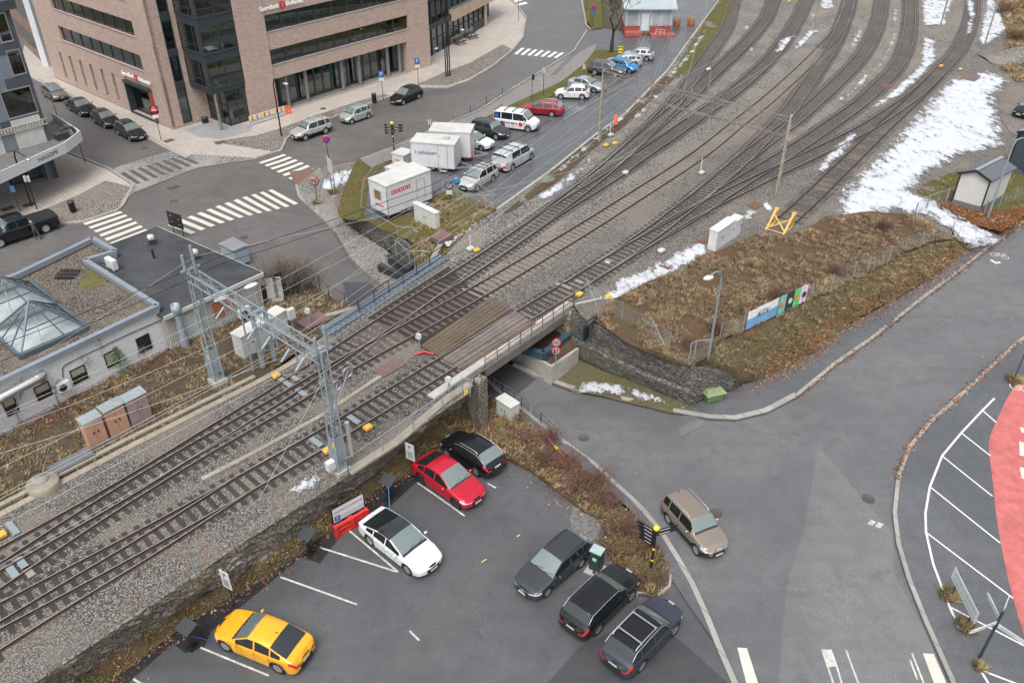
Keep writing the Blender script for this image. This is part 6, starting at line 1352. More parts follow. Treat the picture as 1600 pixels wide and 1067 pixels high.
b = MB(); Wl.box(b, .06*Ls, .06*Ls+.42, zt-1.12, zt-.65, .004, .012, 0); b.build("emblem", M("pale blue emblem", (.5, .55, .66), .5, 0), t, world=True); o = text_mesh("S", .45, Matrix.Translation(-t.location) @ Wl.mat4(.06*Ls+.21, zt-.88, .016), bpy.data.materials["navy letters"], "emblem_letter", t, .003)
b = MB(); Wl.box(b, Ls-1.4, Ls-.8, zt+.09, zt+.25, -1.6, -1.0); b.build("roof_hatch", conc, t, world=True)
b = MB(); Wl.box(b, Ls*.66, Ls*.66+.7, -.45, -.4, .05, .45); Wl.box(b, Ls*.66, Ls*.66+.7, -.7, -.66, .3, .7); b.build("step", steel, t, world=True)
t, Wl, Ls, zt = hut("box_trailer", "tallest white box trailer with a red square emblem, behind the lettered one", "trailer", (736,246), (672,243), 2.4, -.2, 209)
b = MB(); Wl.box(b, Ls-1.9, Ls-1.35, zt-1.3, zt-.75, .004, .012, 0); Wl.box(b, Ls-1.75, Ls-1.5, zt-1.15, zt-.9, .013, .018, 1); b.build("emblem", [logo, white], t, world=True)
t, Wl, Ls, zt = hut("site_cabin", "small square white cabin beside the lettered trailer", "cabin", (632,260), (613,255), 1.6, -.75, 245, wheels=False); b = MB(); Wl.box(b, .4, 1.1, zt-.6, zt-.5, .003, .01); b.build("red_lettering", logo, t, world=True)
hut("site_cabin", "low white cabin squeezed behind the big white trailer", "cabin", (615,281), (603,276), 2.0, -.75, 267, wheels=False)
# orange barriers by the trailers
b = MB(); o = P(725, 250, -.7)
for k in range(3):
    for zz in (.25, .55, .85): b.box((o.x-1.2+k*.9, o.y, o.z+zz), (.85, .08, .12))
    for d in (-.38, .38): b.box((o.x-1.2+k*.9+d, o.y, o.z+.5), (.08, .1, 1.0))
tag(b.build("plastic_barrier", orange_p), "orange plastic road barriers leaning beside the tallest white trailer", "barrier")
# ------------------------------------------------------------------ lineside and street furniture
ZR = lambda x, y: -.25
def base_top(pb, F, ptop):
    a = PF(*pb, F); return a, HZ(a.x, a.y, ptop)-a.z
def aim(pa, pb, z): d = P(*pb, z)-P(*pa, z); return math.atan2(d.y, d.x)
TA = aim((240, 814.75), (740, 525.3), 0)            # bearing of the tracks by the bridge
# lattice portal over the near tracks
def lattice(b, p, q, w0, w1, n=10, leg=.07, br_=.035, up=(0, 0, 1)):
    p, q = Vector(p), Vector(q); d = (q-p).normalized(); u = Vector(up); s = d.cross(u)
    s = s.normalized() if s.length > .1 else Vector((math.cos(TA), math.sin(TA), 0)); u = s.cross(d).normalized()
    def c(t, k): w = (w0+(w1-w0)*t)/2; return p.lerp(q, t)+s*(w if k in (0, 1) else -w)+u*(w if k in (0, 3) else -w)
    for k in range(4): b.bar(c(0, k), c(1, k), leg)
    for i in range(n):
        for k in range(4):
            k2 = (k+1) % 4; a, e = (k, k2) if i % 2 else (k2, k); b.bar(c(i/n, a), c((i+1)/n, e), br_)
            if i % 3 == 0: b.bar(c(i/n, k), c(i/n, k2), br_)
m1, h1 = base_top((341, 597), ZR, 418); m2, h2 = base_top((532, 736), ZR, 548)
zb_ = -.25+min(h1, h2)-.35
up_s = Vector((math.cos(TA), math.sin(TA), 0))
for m, h, lab in ((m1, h1, "grey lattice mast standing in the scrub by the white brick building"), (m2, h2, "grey lattice mast beside the lot wall with a white box at its foot")):
    t = thing("catenary_mast", lab, "mast", m, 0, "grey lattice masts"); b = MB()
    b.bar(m, m+UZ*2.2, .5, .4, up=up_s); b.build("lower_column", steel, t, world=True) if 0 else None
    b = MB(); lattice(b, m+UZ*.1, m+UZ*2.0, .62, .56, 2, .1, .05, up_s)
    for sx in (-1, 1): b.bar(m+UZ*.9+up_s.cross(UZ)*.29*sx, m+UZ*2.6+up_s.cross(UZ)*.27*sx, .03, .5, up=up_s); b.bar(m+UZ*.9+up_s*.29*sx, m+UZ*2.6+up_s*.27*sx, .5, .03, up=up_s)
    lattice(b, m+UZ*2.0, m+UZ*h, .54, .36, 9, .075, .032, up_s); b.bar(m+UZ*(h-.1)-up_s*.6, m+UZ*(h-.1)+up_s*.6, .12); b.bar(m+UZ*h+up_s*.3, m+UZ*(h+1.3)+up_s*.3, .14); b.bar(m+UZ*h-up_s*.3, m+UZ*(h+.9)-up_s*.3, .14)
    b.build("lattice", steel, t, world=True)
    b = MB(); b.box((m.x, m.y, m.z+.05), (.9, .9, .5), TA); b.build("footing", conc, t, world=True)
    b = MB(); q = m-UZ.cross(up_s)*-.0-Vector((0, .34, 0))+UZ*2.2; b.box((q.x, q.y, q.z), (.26, .04, .3), TA); b.build("warning_plate", yellow_p, t, world=True)
    if m is m2:
        b = MB(); q = m+Vector((-.35, -.5, .9)); b.box((q.x, q.y, q.z), (.5, .35, .6), TA, bev=.03); b.build("switch_box", white, t, world=True)
        t2 = thing("wire_wheel", "", "") if 0 else None
        for k, (x, y) in enumerate(((526, 602), (543, 582))):
            d_ = MB(); pos_ = P(x, y, 3.2 if k == 0 else 3.5); M4 = Matrix.Translation(pos_) @ Matrix.Rotation(TA, 4, 'Z') @ Matrix.Rotation(PI/2, 4, 'X')
            d_.lathe((0, 0, 0), [(.3, -.03), (.36, -.03), (.36, .03), (.3, .03), (.3, -.03)], 20, M4=M4)
            for a in range(4): d_.bar(M4 @ Vector((.3*math.cos(a*PI/4), .3*math.sin(a*PI/4), 0)), M4 @ Vector((-.3*math.cos(a*PI/4), -.3*math.sin(a*PI/4), 0)), .03)
            d_.bar(pos_, m+UZ*(pos_.z-m.z), .05); d_.build("tension_wheel", alu, t, world=True)
        b = MB(); q = m+up_s*.75+Vector((.1, -.1, 0))
        for k in range(14): b.lathe((q.x, q.y, .5+k*.17), [(.13, 0), (.13, .14)], 10)
        b.build("tension_weights", conc, t, world=True)
t = thing("catenary_beam", "grey lattice beam spanning the near tracks between the two lattice masts", "gantry beam", (m1+m2)/2, 0, "gantry beams"); b = MB()
pA, pB = m1+UZ*(zb_+.25), m2+UZ*(zb_+.25); pC = pA.lerp(pB, .93)
lattice(b, pA, pB, .58, .58, 20, .06, .022); b.build("lattice", steel, t, world=True)
b = MB()
for k, tt in enumerate((.3, .55, .66, .8, .9)):
    q = pA.lerp(pB, tt); b.bar(q-UZ*.4, q-UZ*1.5, .06); b.bar(q-UZ*1.4, q-UZ*.9+up_s*(1.6 if k % 2 else -1.6), .045); b.tube([q-UZ*.5-up_s*.3, q-UZ*1.0-up_s*.9], .07, 6)
b.build("cantilever_arm", steel, t, world=True)
f0, hf = base_top((411, 574), ZR, 492); f1, _ = base_top((429, 563), ZR, 486); t = thing("gantry_frame", "pair of grey posts under the lattice beam in front of the long white cabinets", "gantry frame", f0); b = MB()
for f_ in (f0, f1): b.bar(f_, f_+UZ*hf, .22, .22, up=up_s)
b.bar(f0+UZ*hf, f1+UZ*hf, .25); b.bar(f0+UZ*hf*.7, f1+UZ*hf*.7, .1); b.build("post", steel, t, world=True)
l0 = f0.lerp(m1, .22); t = thing("yard_lamp", "twin white oval lamps on a grey pole under the lattice beam", "lamp", Vector((l0.x, l0.y, -.25))); zl = HZ(l0.x, l0.y, 456)
b = MB(); b.tube([(l0.x, l0.y, -.25), (l0.x, l0.y, zl)], .06, 8); b.bar(l0*1+UZ*(zl-l0.z)-up_s*.9, l0+UZ*(zl-l0.z)+up_s*.9, .06); b.build("pole", steel, t, world=True)
for s_ in (-1, 1):
    b = MB(); q = l0+up_s*s_*1.0+UZ*(zl-l0.z); b.lathe((0, 0, 0), [(.001, .12), (.25, .09), (.34, 0), (.28, -.07), (.001, -.08)], 14, M4=Matrix.Translation(q) @ Matrix.Rotation(TA, 4, 'Z') @ Matrix.Diagonal((1.5, .7, .8, 1))); b.build("lamp_head", white, t, world=True)
# concrete gantry in the yard
cm = M("weathered concrete mast", (.3, .28, .225), .9, .3, 2); beam_m = M("rusty cream lattice", (.2, .17, .145), .7, .35, 3)
def cmast(pb, pt, lab, grp="concrete masts", w=.42):
    a, h = base_top(pb, ZR, pt); t = thing("concrete_mast", lab, "mast", a, 0, grp); b = MB(); rz = TA+.1
    for k in range(7):
        z0, z1 = h*k/7, h*(k+1)/7; w0, w1 = w*(1-.35*k/7), w*(1-.35*(k+1)/7)
        for sx in (-1, 1): b.bar(a+Vector((math.cos(rz), math.sin(rz), 0))*sx*w0*.42+UZ*z0, a+Vector((math.cos(rz), math.sin(rz), 0))*sx*w1*.42+UZ*z1, w*.55, w*.26, up=(-math.sin(rz), math.cos(rz), 0))
        b.bar(a+UZ*(z1-.12), a+UZ*(z1+.12), w*.5, w*.5, up=(-math.sin(rz), math.cos(rz), 0))
    b.build("column", cm, t, world=True)
    b = MB(); b.bar(a+UZ*(h-.3), a+UZ*h, w*.75, w*.5); b.build("cap", rust, t, world=True); return a, h
g0, gh0 = cmast((937, 222), 111, "pale concrete mast on the left of the yard gantry, beside the service road wall")
g1, gh1 = cmast((1213, 305), 182, "pale concrete mast on the right of the yard gantry, among the diverging tracks")
cmast((1462, 67), -6, "tilted concrete mast by the snow strip at the top"); cmast((1536, 78), -8, "thin concrete mast at the top right edge of the yard"); cmast((1269, 50), -12, "concrete mast between the curved tracks at the top")
t = thing("catenary_beam", "rusty cream twin beam of the yard gantry with insulators hanging from it", "gantry beam", (g0+g1)/2, 0, "gantry beams")
zz0, zz1 = -.25+gh0-.2, -.25+gh1-.3; b = MB(); a0, a1 = Vector((g0.x, g0.y, zz0)), Vector((g1.x, g1.y, zz1)); lattice(b, a0, a1, .34, .34, 26, .04, .022); a2, a3 = a0-UZ*1.5, a1-UZ*1.5; lattice(b, a2, a3, .14, .14, 20, .035, .016)
b.build("lattice", beam_m, t, world=True); b = MB()
for tt in (.2, .28, .36, .5, .62, .74, .86):
    q = a0.lerp(a1, tt); b.bar(q, q-UZ*1.5, .05); b.tube([q-UZ*1.5, q-UZ*2.2], .05, 6); b.bar(q-UZ*2.2, q-UZ*1.9+up_s*.9, .035)
    b.tube([q+UZ*.2+up_s*.1, q+UZ*.6+up_s*.1], .07, 6)
b.build("insulator", M("insulator", (.25, .2, .17), .4, .1), t, world=True)
# overhead wires, each a thing
def wire(pts, lab, r=.014, mat=None, sag=.35):
    out = []
    for a, c in zip(pts, pts[1:]):
        n = 10
        for k in range(n): s = k/n; q = a.lerp(c, s); q.z -= sag*4*s*(1-s)*(1 if (c-a).length > 12 else .2); out.append(q)
    out.append(pts[-1]); b = MB(); b.tube(out, r, 4, caps=False); tag(b.build("overhead_wire", mat or galv_w), lab, "wire", "overhead wires")
dirT = up_s
lines = [(.62, 5.6, 0), (.62, 6.9, 0), (.78, 5.6, .3), (.78, 6.9, .3), (.95, 5.5, .6), (.3, 6.8, .1)]
wl = ["contact wire over the town side bridge track", "carrier wire over the town side bridge track", "contact wire over the middle bridge track", "carrier wire over the middle bridge track", "contact wire over the track nearest the lot", "wire past the long white cabinets"]
for (tt, z, s2), lb in zip(lines, wl):
    q = m1.lerp(m2, tt); q = Vector((q.x, q.y, z)); e = a0.lerp(a1, .12+s2*.55); e.z = z+.2
    st0 = q-dirT*32-Vector((0, 0, .1)); far = e+(e-q).normalized()*20+Vector((8, 55, .3)); wire([st0, q, e, far], "pale "+lb, .012)
top1, top2 = m1+UZ*(h1+1.2), m2+UZ*(h2+.8)
for k, (o, lb) in enumerate(((Vector((0, 0, 0)), "upper of the two dark feeder cables crossing the black roof and the trailers"), (Vector((.5, -.4, -.3)), "lower of the two dark feeder cables crossing the black roof and the trailers"))):
    wire([P(-60, 562+k*28, 7.5), P(350, 399+k*12, 7.8), P(675, 289+k*12, 7.6), P(985, 118+k*12, 8.0)], lb, .022, plastic_k, .1)
for k, ((x0, y0), (x1, y1), (x2, y2), lb) in enumerate((((-40, 668), (412, 470), (1120, 92), "pale wire from the white brick building to the kiosk end"), ((-40, 690), (420, 497), (980, 205), "pale wire above the orange cabinets"), ((-40, 720), (475, 545), (1300, 40), "pale wire above the concrete manhole"), ((60, 556), (305, 400), (1000, 240), "pale wire from the mast head across the service road"))):
    wire([P(x0, y0, 6.2), P(x1, y1, 6.4), P(x2, y2, 6.2)], lb, .011, None, .25)
wire([m2+UZ*(h2-1.5), P(405, 780, 0)], "pale stay wire from the near lattice mast down to the ballast", .014, None, 0)
# cable trough and troughs along the tracks
def trough_line(px, w, z, nm, lab):
    ln = resamp(PL(px, z), 1.0); b = MB()
    for p, q in zip(ln, ln[1:]): b.bar(p, p.lerp(q, .985), w, .14)
    tag(b.build(nm, trough), lab, "cable trough", "cable troughs")
trough_line([(-20, 815), (200, 700), (400, 599), (505, 541)], .42, -.2, "cable_trough", "long brown concrete cable trough along the edge of the scrub")
trough_line([(-20, 800), (200, 686), (398, 588)], .3, -.22, "cable_trough", "narrow grey cable trough beside the orange cabinets")
trough_line([(316, 749), (400, 706), (500, 651), (598, 586)], .28, -.2, "cable_trough", "thin cable trough between the two pairs of near tracks")
trough_line([(545, 738), (620, 690), (700, 622), (735, 600)], .5, -.16, "cable_trough", "concrete cable trough beside the lot wall fence")
trough_line([(497, 497), (560, 480)], .35, -.2, "cable_trough", "short trough from the brown hatch to the bridge girder"); trough_line([(672, 413), (690, 378)], .4, -.2, "cable_trough", "short trough from the bridge girder to the brown hatch")
def slab(px, F, w, d, rz, h, mat, nm, lab, cat, grp=None, mi2=None):
    o = PF(*px, F); b = MB(); b.box((o.x, o.y, o.z+h/2), (w, d, h), rz, bev=.02); return tag(b.build(nm, mat), lab, cat, grp)
for px, w, d, dz, lb in (((490, 502), 1.9, 1.3, 0, "brown hatch cover among moss near the bridge girder"), ((609, 576), 1.9, 1.0, .0, "brown hatch cover on the ballast between the bridge tracks"), ((690, 375), 1.5, 1.2, .3, "raised brown hatch cover by the low wall on the town side"), ((1043, 416), 1.3, 1.0, -.02, "flat rusty hatch cover beside thin snow"), ((1100, 378), 1.3, 1.0, -.02, "flat rusty hatch cover left of the white cabinets"), ((1180, 322), 1.2, .9, -.02, "flat rusty hatch cover by the buffer stop"), ((1515, 124), 2.2, 1.8, .1, "pale brown concrete slab at the snow's top edge"), ((1445, 206), 1.6, .8, -.02, "rusty patch of plate in the siding") if 0 else ((1385, 136), 1.4, 1.0, 0, "small rusty plate between snow strips")):
    slab(px, lambda x, y: -.22, w, d, TA, .12+max(0, dz), brown_p if 'brown' in lb else rust, "hatch_cover", lb, "hatch cover", "hatch covers")
# cabinets
def cabinet(pa, pb, depth, F, ytop, mat, lab, roof=None, doors=2, grp=None, lean=0, nm="cabinet", slope=0):
    a, c = PF(*pa, F), PF(*pb, F); h = HZ(a.x, a.y, ytop)-a.z; t = thing(nm, lab, "cabinet", (a+c)/2, 0, grp); Wl = Wall(a, c-a); L = (c-a).length; z = min(a.z, c.z)
    b = MB(); Wl.box(b, 0, L, z+.06, z+h, -depth, 0); b.build("body", mat, t, world=True); b = MB()
    vs = [Wl.p(u, zz, o) for u in (-.05, L+.05) for o, zz in ((.07, z+h), (-depth-.05, z+h+slope), (-depth-.05, z+h+slope+.07), (.07, z+h+.07))]; b.add(vs, [(3, 2, 1, 0), (4, 5, 6, 7), (0, 4, 7, 3), (3, 7, 6, 2), (2, 6, 5, 1), (1, 5, 4, 0)]); b.build("roof", roof or mat, t, world=True)
    for k in range(doors):
        b = MB(); u0, u1 = L*k/doors+.03, L*(k+1)/doors-.03; Wl.box(b, u0, u1, z+.16+.0*h, z+h-.06, .002, .02); dd = b.build("door", mat, t, world=True)
        b = MB(); uh = u1-.1 if k % 2 == 0 else u0+.1; Wl.box(b, uh-.03, uh+.03, z+h*.5, z+h*.5+.16, .02, .05); hh = b.build("handle", plastic_k, t, world=True); hh.parent = dd
    b = MB(); Wl.box(b, -.04, L+.04, z-.15, z+.05, -depth-.04, .04); b.build("plinth", conc_d, t, world=True)
    return t
copper = M("faded orange cabinet", (.42, .24, .16), .7, .12, 2); mauve = M("faded mauve cabinet", (.27, .2, .2), .7, .15, 2); lid = M("grey lid", (.24, .27, .28), .6, .15, 3)
cab_z = lambda x, y: -.25
cabinet((143, 702), (171, 687), .6, cab_z, 665, copper, "leftmost orange brown cabinet of the three by the scrub", lid, 2, "three lineside cabinets", slope=.12)
cabinet((176, 685), (205, 669), .6, cab_z, 646, copper, "middle orange brown cabinet of the three by the scrub", lid, 2, "three lineside cabinets", slope=.12)
cabinet((208, 667), (239, 650), .6, cab_z, 630, mauve, "mauve cabinet with a pale grey lid, right of the two orange ones", lid, 2, "three lineside cabinets", slope=.12)
cabinet((383, 561), (452, 517), .9, cab_z, 528, cream, "long white double cabinets behind the posts of the lattice beam", None, 4)
cabinet((647, 320), (681, 361), .5, FU, 316, cream, "upright pale cabinet with two doors on the mossy ground by the big trailer", None, 2) if 0 else None
kc = PF(681, 360, FU, .1); kc2 = PF(648, 345, FU, .1)
cabinet((648, 346), (681, 360), .45, lambda x, y: FU(x, y)+.1, 318, cream, "upright pale cabinet with two doors on the mossy ground by the big trailer", None, 2)
cabinet((1117, 394), (1145, 374), .7, lambda x, y: -.2, 363, white, "white cabinet with small black handles by the dry grass, the larger of two", None, 3, "white yard cabinets"); cabinet((1146, 374), (1156, 366), .7, lambda x, y: -.2, 347, white, "smaller white cabinet attached right of the larger one", None, 1, "white yard cabinets")
cabinet((776, 647), (798, 658), .75, lambda x, y: FL(x, y)+.2, 623, cream, "grey white cabinet on the island slope by the underpass mouth", None, 2)
# round concrete manhole and grit bin, litter bins
o = P(70, 762, -.25); b = MB(); b.lathe(o, [(.82, 0), (.82, .42), (.75, .48), (.001, .48)], 28); b.lathe(o+Vector((-.15, .12, 0)), [(.42, .49), (.42, .55), (.001, .55)], 20, 1); tag(b.build("concrete_manhole", [M("stained concrete", (.24, .215, .17), .9, .2, 2), conc_d]), "round pale concrete manhole ring with a lid left of the tracks", "manhole")
b = MB(); o = P(110, 755, -.2); b.box((P(112, 722, -.2).x, P(112, 722, -.2).y, -.1), (2.3, .9, .12), TA, bev=.02); tag(b.build("sheet_metal_pile", M("dull metal sheet", (.16, .17, .18), .5, .2, 3, .4)), "dull metal sheets lying in the scrub by the orange cabinets", "metal sheets")
o = PF(1112, 624, FL, .11); t = thing("grit_bin", "green plastic grit bin with a lid before the dark stone wall", "grit bin", o, math.radians(20)); b = MB()
vs = [(-.55, -.4, .12), (.55, -.4, .12), (.55, .4, .12), (-.55, .4, .12), (-.68, -.5, .72), (.68, -.5, .72), (.68, .5, .72), (-.68, .5, .72)]; b.add(vs, [(3, 2, 1, 0), (0, 1, 5, 4), (1, 2, 6, 5), (2, 3, 7, 6), (3, 0, 4, 7)]); b.build("tub", green_p, t)
b = MB(); b.add([(-.74, -.56, .72), (.74, -.56, .72), (.74, .56, .72), (-.74, .56, .72), (-.5, -.1, 1.0), (.5, -.1, 1.0), (.5, .35, .98), (-.5, .35, .98)], [(0, 1, 5, 4), (1, 2, 6, 5), (2, 3, 7, 6), (3, 0, 4, 7), (4, 5, 6, 7), (3, 2, 1, 0)]); b.build("lid", M("pale green lid", (.16, .21, .11), .35, .25, 6), t)
for x in (-.45, .45): b = MB(); b.box((x, 0, .06), (.15, .7, .12)); b.build("foot", green_p, t)
o = PF(931, 888, FL, .02); t = thing("litter_bin", "dark green square bin with a pale sloping top at the island's edge", "litter bin", o, math.radians(-32)); b = MB(); b.box((0, 0, .75), (.62, .55, 1.3), bev=.03); b.build("body", dkgreen, t); b = MB(); b.box((0, 0, 1.43), (.66, .58, .06)); b.build("lid", M("pale green grey lid", (.3, .38, .36), .4, .1, 4), t)
b = MB(); b.box((0, -.283, .95), (.22, .01, .2)); b.build("label_plate", white, t); b = MB(); b.box((0, -.1, .04), (.85, .95, .09)); b.build("base", conc, t)
def bin_(px, F, lab, mat=black, r=.28, h=1.0):
    o = PF(*px, F); t = thing("litter_bin", lab, "litter bin", o); b = MB(); b.lathe((0, 0, 0), [(r*.9, 0), (r, .05), (r, h*.85), (r*1.05, h*.87), (r*.9, h)], 16); b.build("body", mat, t); b = MB(); b.lathe((0, 0, 0), [(r*1.08, h*.93), (r*1.08, h), (r*.6, h+.06), (.001, h+.06)], 16); b.build("rim", steel_d, t)
bin_((115, 331), lambda x, y: FL(x, y)+.14, "round black litter bin on the cobbles near the pickup"); bin_((585, 160), lambda x, y: FL(x, y)+.14, "round black litter bin between parked cars by the brick front"); bin_((321, 192), lambda x, y: FL(x, y)+.14, "small dark planter pot by the bank's brick return wall", plastic_k, .35, .6)
# ---- signs
def face_cam(o, extra=0.0): return math.atan2(-o.x, o.y)+extra          # turn a board's -y side to the viewer's side of the street
def post_sign(nm, lab, pb, F, ptop, rz=None, r=.035, mat=steel_d, grp=None, cat="sign", hover=0.0):
    o, h = base_top(pb, F, ptop); t = thing(nm, lab, cat, o, face_cam(o) if rz is None else rz, grp); b = MB(); b.tube([(0, 0, 0), (0, 0, h+hover)], r, 8); b.build("post", mat, t); return t, h
def disc(t, z, r, mats, nm="disc", y=-.05, sx=1.0):
    M0 = lambda yy: Matrix.Translation((0, yy, z)) @ Matrix.Rotation(PI/2, 4, 'X'); b = MB(); b.lathe((0, 0, 0), [(r, -.012), (r, 0), (.001, 0)], 26, 0, M4=M0(y)); b.lathe((0, 0, 0), [(r*.99, -.02), (.001, -.02)], 26, 2, M4=M0(y))
    if len(mats) > 1: b.lathe((0, 0, 0), [(r*.76, .003), (.001, .003)], 26, 1, M4=M0(y))
    return b.build(nm, [mats[0], mats[-1] if len(mats) > 1 else mats[0], steel], t)
def board(t, z0, z1, w, mat, nm="board", y=-.05, x=0, back=steel):
    b = MB(); b.box((x, y, (z0+z1)/2), (w, .03, z1-z0)); b.m[2] = 0; o = b.build(nm, mat, t); return o
def txt(t, s, x, y, z, size, mat, nm="lettering"): return text_mesh(s, size, Matrix(((1, 0, 0, x), (0, 0, -1, y), (0, 1, 0, z), (0, 0, 0, 1))), mat, nm, t, .003)
FP = lambda x, y: FL(x, y)+.13
for pb, pt, lb in (((133, 255), 203, "no entry sign by the grey building's canopy"), ((252, 219), 167, "no entry sign with a white plate before the brick corner")):
    t, h = post_sign("no_entry_sign", lb, pb, FP, pt, grp="no entry signs"); board(t, h-.75, h+.05, .8, black, "backing_board"); disc(t, h-.35, .36, [red_p], y=-.07); b = MB(); b.box((0, -.085, h-.35), (.5, .02, .12)); b.build("white_bar", white, t)
    if 'brick' in lb: board(t, h-1.2, h-.85, .6, white, "sub_plate")
for pb, pt, lb in (((599, 158), 111, "blue parking sign between the small hatchback and the black car"), ((654, 133), 91, "blue parking sign right of the black car by the brick front")):
    t, h = post_sign("parking_sign", lb, pb, FP, pt, grp="blue parking signs"); board(t, h-.75, h, .62, blue_p, "blue_board"); txt(t, "P", 0, -.07, h-.36, .6, white); board(t, h-1.15, h-.8, .6, white, "sub_plate")
purple = M("red sign rim", (.5, .03, .1), .4, 0); bl2 = M("sign blue", (.06, .1, .5), .4, 0)
for pb, pt, lb in (((516, 268), 213, "round no stopping sign with purple cast by the zebra crossing"), ((810, 33), -12, "round no stopping sign at the top of the pavement bend"), ((926, 42), 8, "round no stopping sign beside the bare tree")):
    t, h = post_sign("no_stopping_sign", lb, pb, FP, pt, grp="no stopping signs"); disc(t, h-.3, .38, [purple, bl2]); b = MB()
    for s_ in (1, -1): b.bar((-.24*s_, -.06, h-.3-.24), (.24*s_, -.06, h-.3+.24), .06, .012, up=(0, 1, 0))
    b.build("cross", purple, t)
    if pb[0] > 900: board(t, h-1.3, h-.9, .6, blue_p, "blue_plate")
t, h = post_sign("no_left_turn_sign", "round red ringed no left turn sign on the snowy pavement corner", (496, 317), FP, 278); disc(t, h-.35, .42, [red_p, white]); b = MB(); b.bar((.1, -.06, h-.58), (.1, -.06, h-.3), .07, .01, up=(0, 1, 0)); b.bar((.12, -.06, h-.28), (-.18, -.06, h-.2), .07, .01, up=(0, 1, 0)); b.add([(-.3, -.062, h-.22), (-.12, -.062, h-.08), (-.16, -.062, h-.36)], [(0, 2, 1)]); b.build("arrow", plastic_k, t)
def twopost(nm, lab, p1, p2, ptop, F, zh, mats, w_over=.15, cat="sign", flip=False):
    a, c = PF(*p1, F), PF(*p2, F); h = HZ(a.x, a.y, ptop)-a.z; Wl = Wall(a, c-a); L = (c-a).length; t = thing(nm, lab, cat, (a+c)/2); b = MB()
    for q in (a, c): b.tube([q, q+UZ*h], .04, 8)
    b.build("post", mats[1], t, world=True); b = MB(); Wl.box(b, -w_over, L+w_over, a.z+h-zh, a.z+h, -.07 if flip else .045, -.045 if flip else .07); b.build("board", mats[0], t, world=True); return t, Wl, L, a.z+h
t, Wl, L, z = twopost("direction_sign", "black backed direction board on two posts behind the black roof", (273, 366), (288, 372), 330, FL, 1.35, (black, black), .3); b = MB()
for u, zz in ((.15, -.3), (.15, -.9), (L-.1, -.5), (L-.1, -1.0)): Wl.box(b, u-.08, u+.08, z+zz-.04, z+zz+.04, .07, .09)
b.build("clamp", alu, t, world=True)
t, Wl, L, z = twopost("direction_sign", "white direction board on two posts by the snowy pavement", (519, 297), (524.5, 305), 245, FP, 1.5, (white_d, steel_d), .3)
t, Wl, L, z = twopost("direction_sign", "large white arrow shaped board on two posts in the hatched area", (1487, 929), (1510, 976), 898, lambda x, y: FL(x, y)+.11, .75, (white, steel_d), .5); gre = M("green blue lettering", (.2, .32, .35), .5, 0)
for s_, zz in (("VANGSVEIEN  SENTRUM", -.25), ("PARKERING", -.55)):
    b = MB(); n = 17 if zz > -.3 else 15
    for k in range(n): Wl.box(b, -.3+k*(L+.7)/n, -.3+(k+.62)*(L+.7)/n, z+zz-.04, z+zz+.04, .071, .078)
    b.build("lettering", gre, t, world=True)
def fingerpost(lab, pb, F, ptop, arms, mat, ball=True, armm=None):
    o, h = base_top(pb, F, ptop); t = thing("fingerpost", lab, "fingerpost", o, 0, "fingerposts"); b = MB(); b.tube([(0, 0, 0), (0, 0, h)], .065, 10); b.build("post", mat, t)
    if ball: b = MB(); b.lathe((0, 0, h+.1), [(.001, -.17), (.12, -.12), (.17, 0), (.12, .12), (.001, .17)], 14); b.build("ball", yellow_p, t); b = MB(); b.lathe((0, 0, h*.55), [(.075, 0), (.075, .12)], 10); b.lathe((0, 0, h*.3), [(.075, 0), (.075, .08)], 10); b.build("yellow_band", yellow_p, t)
    for an, zz, L, hh in arms:
        b = MB(); d = Vector((math.cos(an), math.sin(an), 0)); b.bar(d*.08+UZ*(h+zz), d*(L)+UZ*(h+zz), .03, hh); b.bar(d*L+UZ*(h+zz), d*(L+.12)+UZ*(h+zz), .028, hh*.5); a_ = b.build("finger_board", armm or mat, t)
        b = MB(); s_ = Vector((d.y, -d.x, 0))
        for sg in (1, -1): b.bar(d*.2+UZ*(h+zz)+s_*.018*sg, d*(L*.7)+UZ*(h+zz)+s_*.018*sg, .006, hh*.2)
        l_ = b.build("lettering", white if mat is black and armm is None else gre, t); l_.parent = a_
AR = [(2.5, -.3-.28*k, 1.0, .2) for k in range(4)]+[(.3, -.25-.28*k, .95, .2) for k in range(3)]+[(-1.2, -.7, .7, .2)]
fingerpost("black fingerpost with a yellow ball at the island's end by the dark parked cars", (1016, 895), lambda x, y: FL(x, y)+.14, 827, [(2.4, -.2-.24*k, 1.0-.05*k, .2) for k in range(5)]+[(.35, -.15-.24*k, 1.1, .2) for k in range(2)], black)
fingerpost("black fingerpost with a yellow ball across the street from the brick building", (616, 238), FP, 194, AR, black)
fingerpost("white fingerpost on a dark pole at the bottom right corner", (1530, 1028), lambda x, y: FL(x, y)+.11, 955, [(3.5, -.75, 1.5, .22), (1.5, -.5, 1.3, .22), (-.9, -.9, 1.2, .22), (.9, -.1, 1.0, .55)], steel_d, False, white)
t, h = post_sign("fingerpost", "dark signpost cut by the right edge above the red surface", (1585, 591), lambda x, y: FL(x, y)+.11, 545); b = MB(); b.box((.45, 0, h-.2), (.9, .05, .5)); b.build("board", black, t)
for pb, pt, lb in (((366, 948), 893, "white parking notice on a black post by the yellow car"), ((645, 746), 694, "white parking notice on a black post by the red car")):
    t, h = post_sign("parking_notice", lb, pb, FL, pt, r=.03, mat=black, grp="white parking notices", rz=-.55); board(t, h-1.15, h+.05, .62, white, "board", -.04); txt(t, "P", 0, -.06, h-.22, .42, dkt, "letter"); b = MB()
    for k in range(7): b.box((0, -.058, h-.55-.075*k), (.45-.06*(k % 3), .006, .028))
    b.build("small_print", dkt, t)
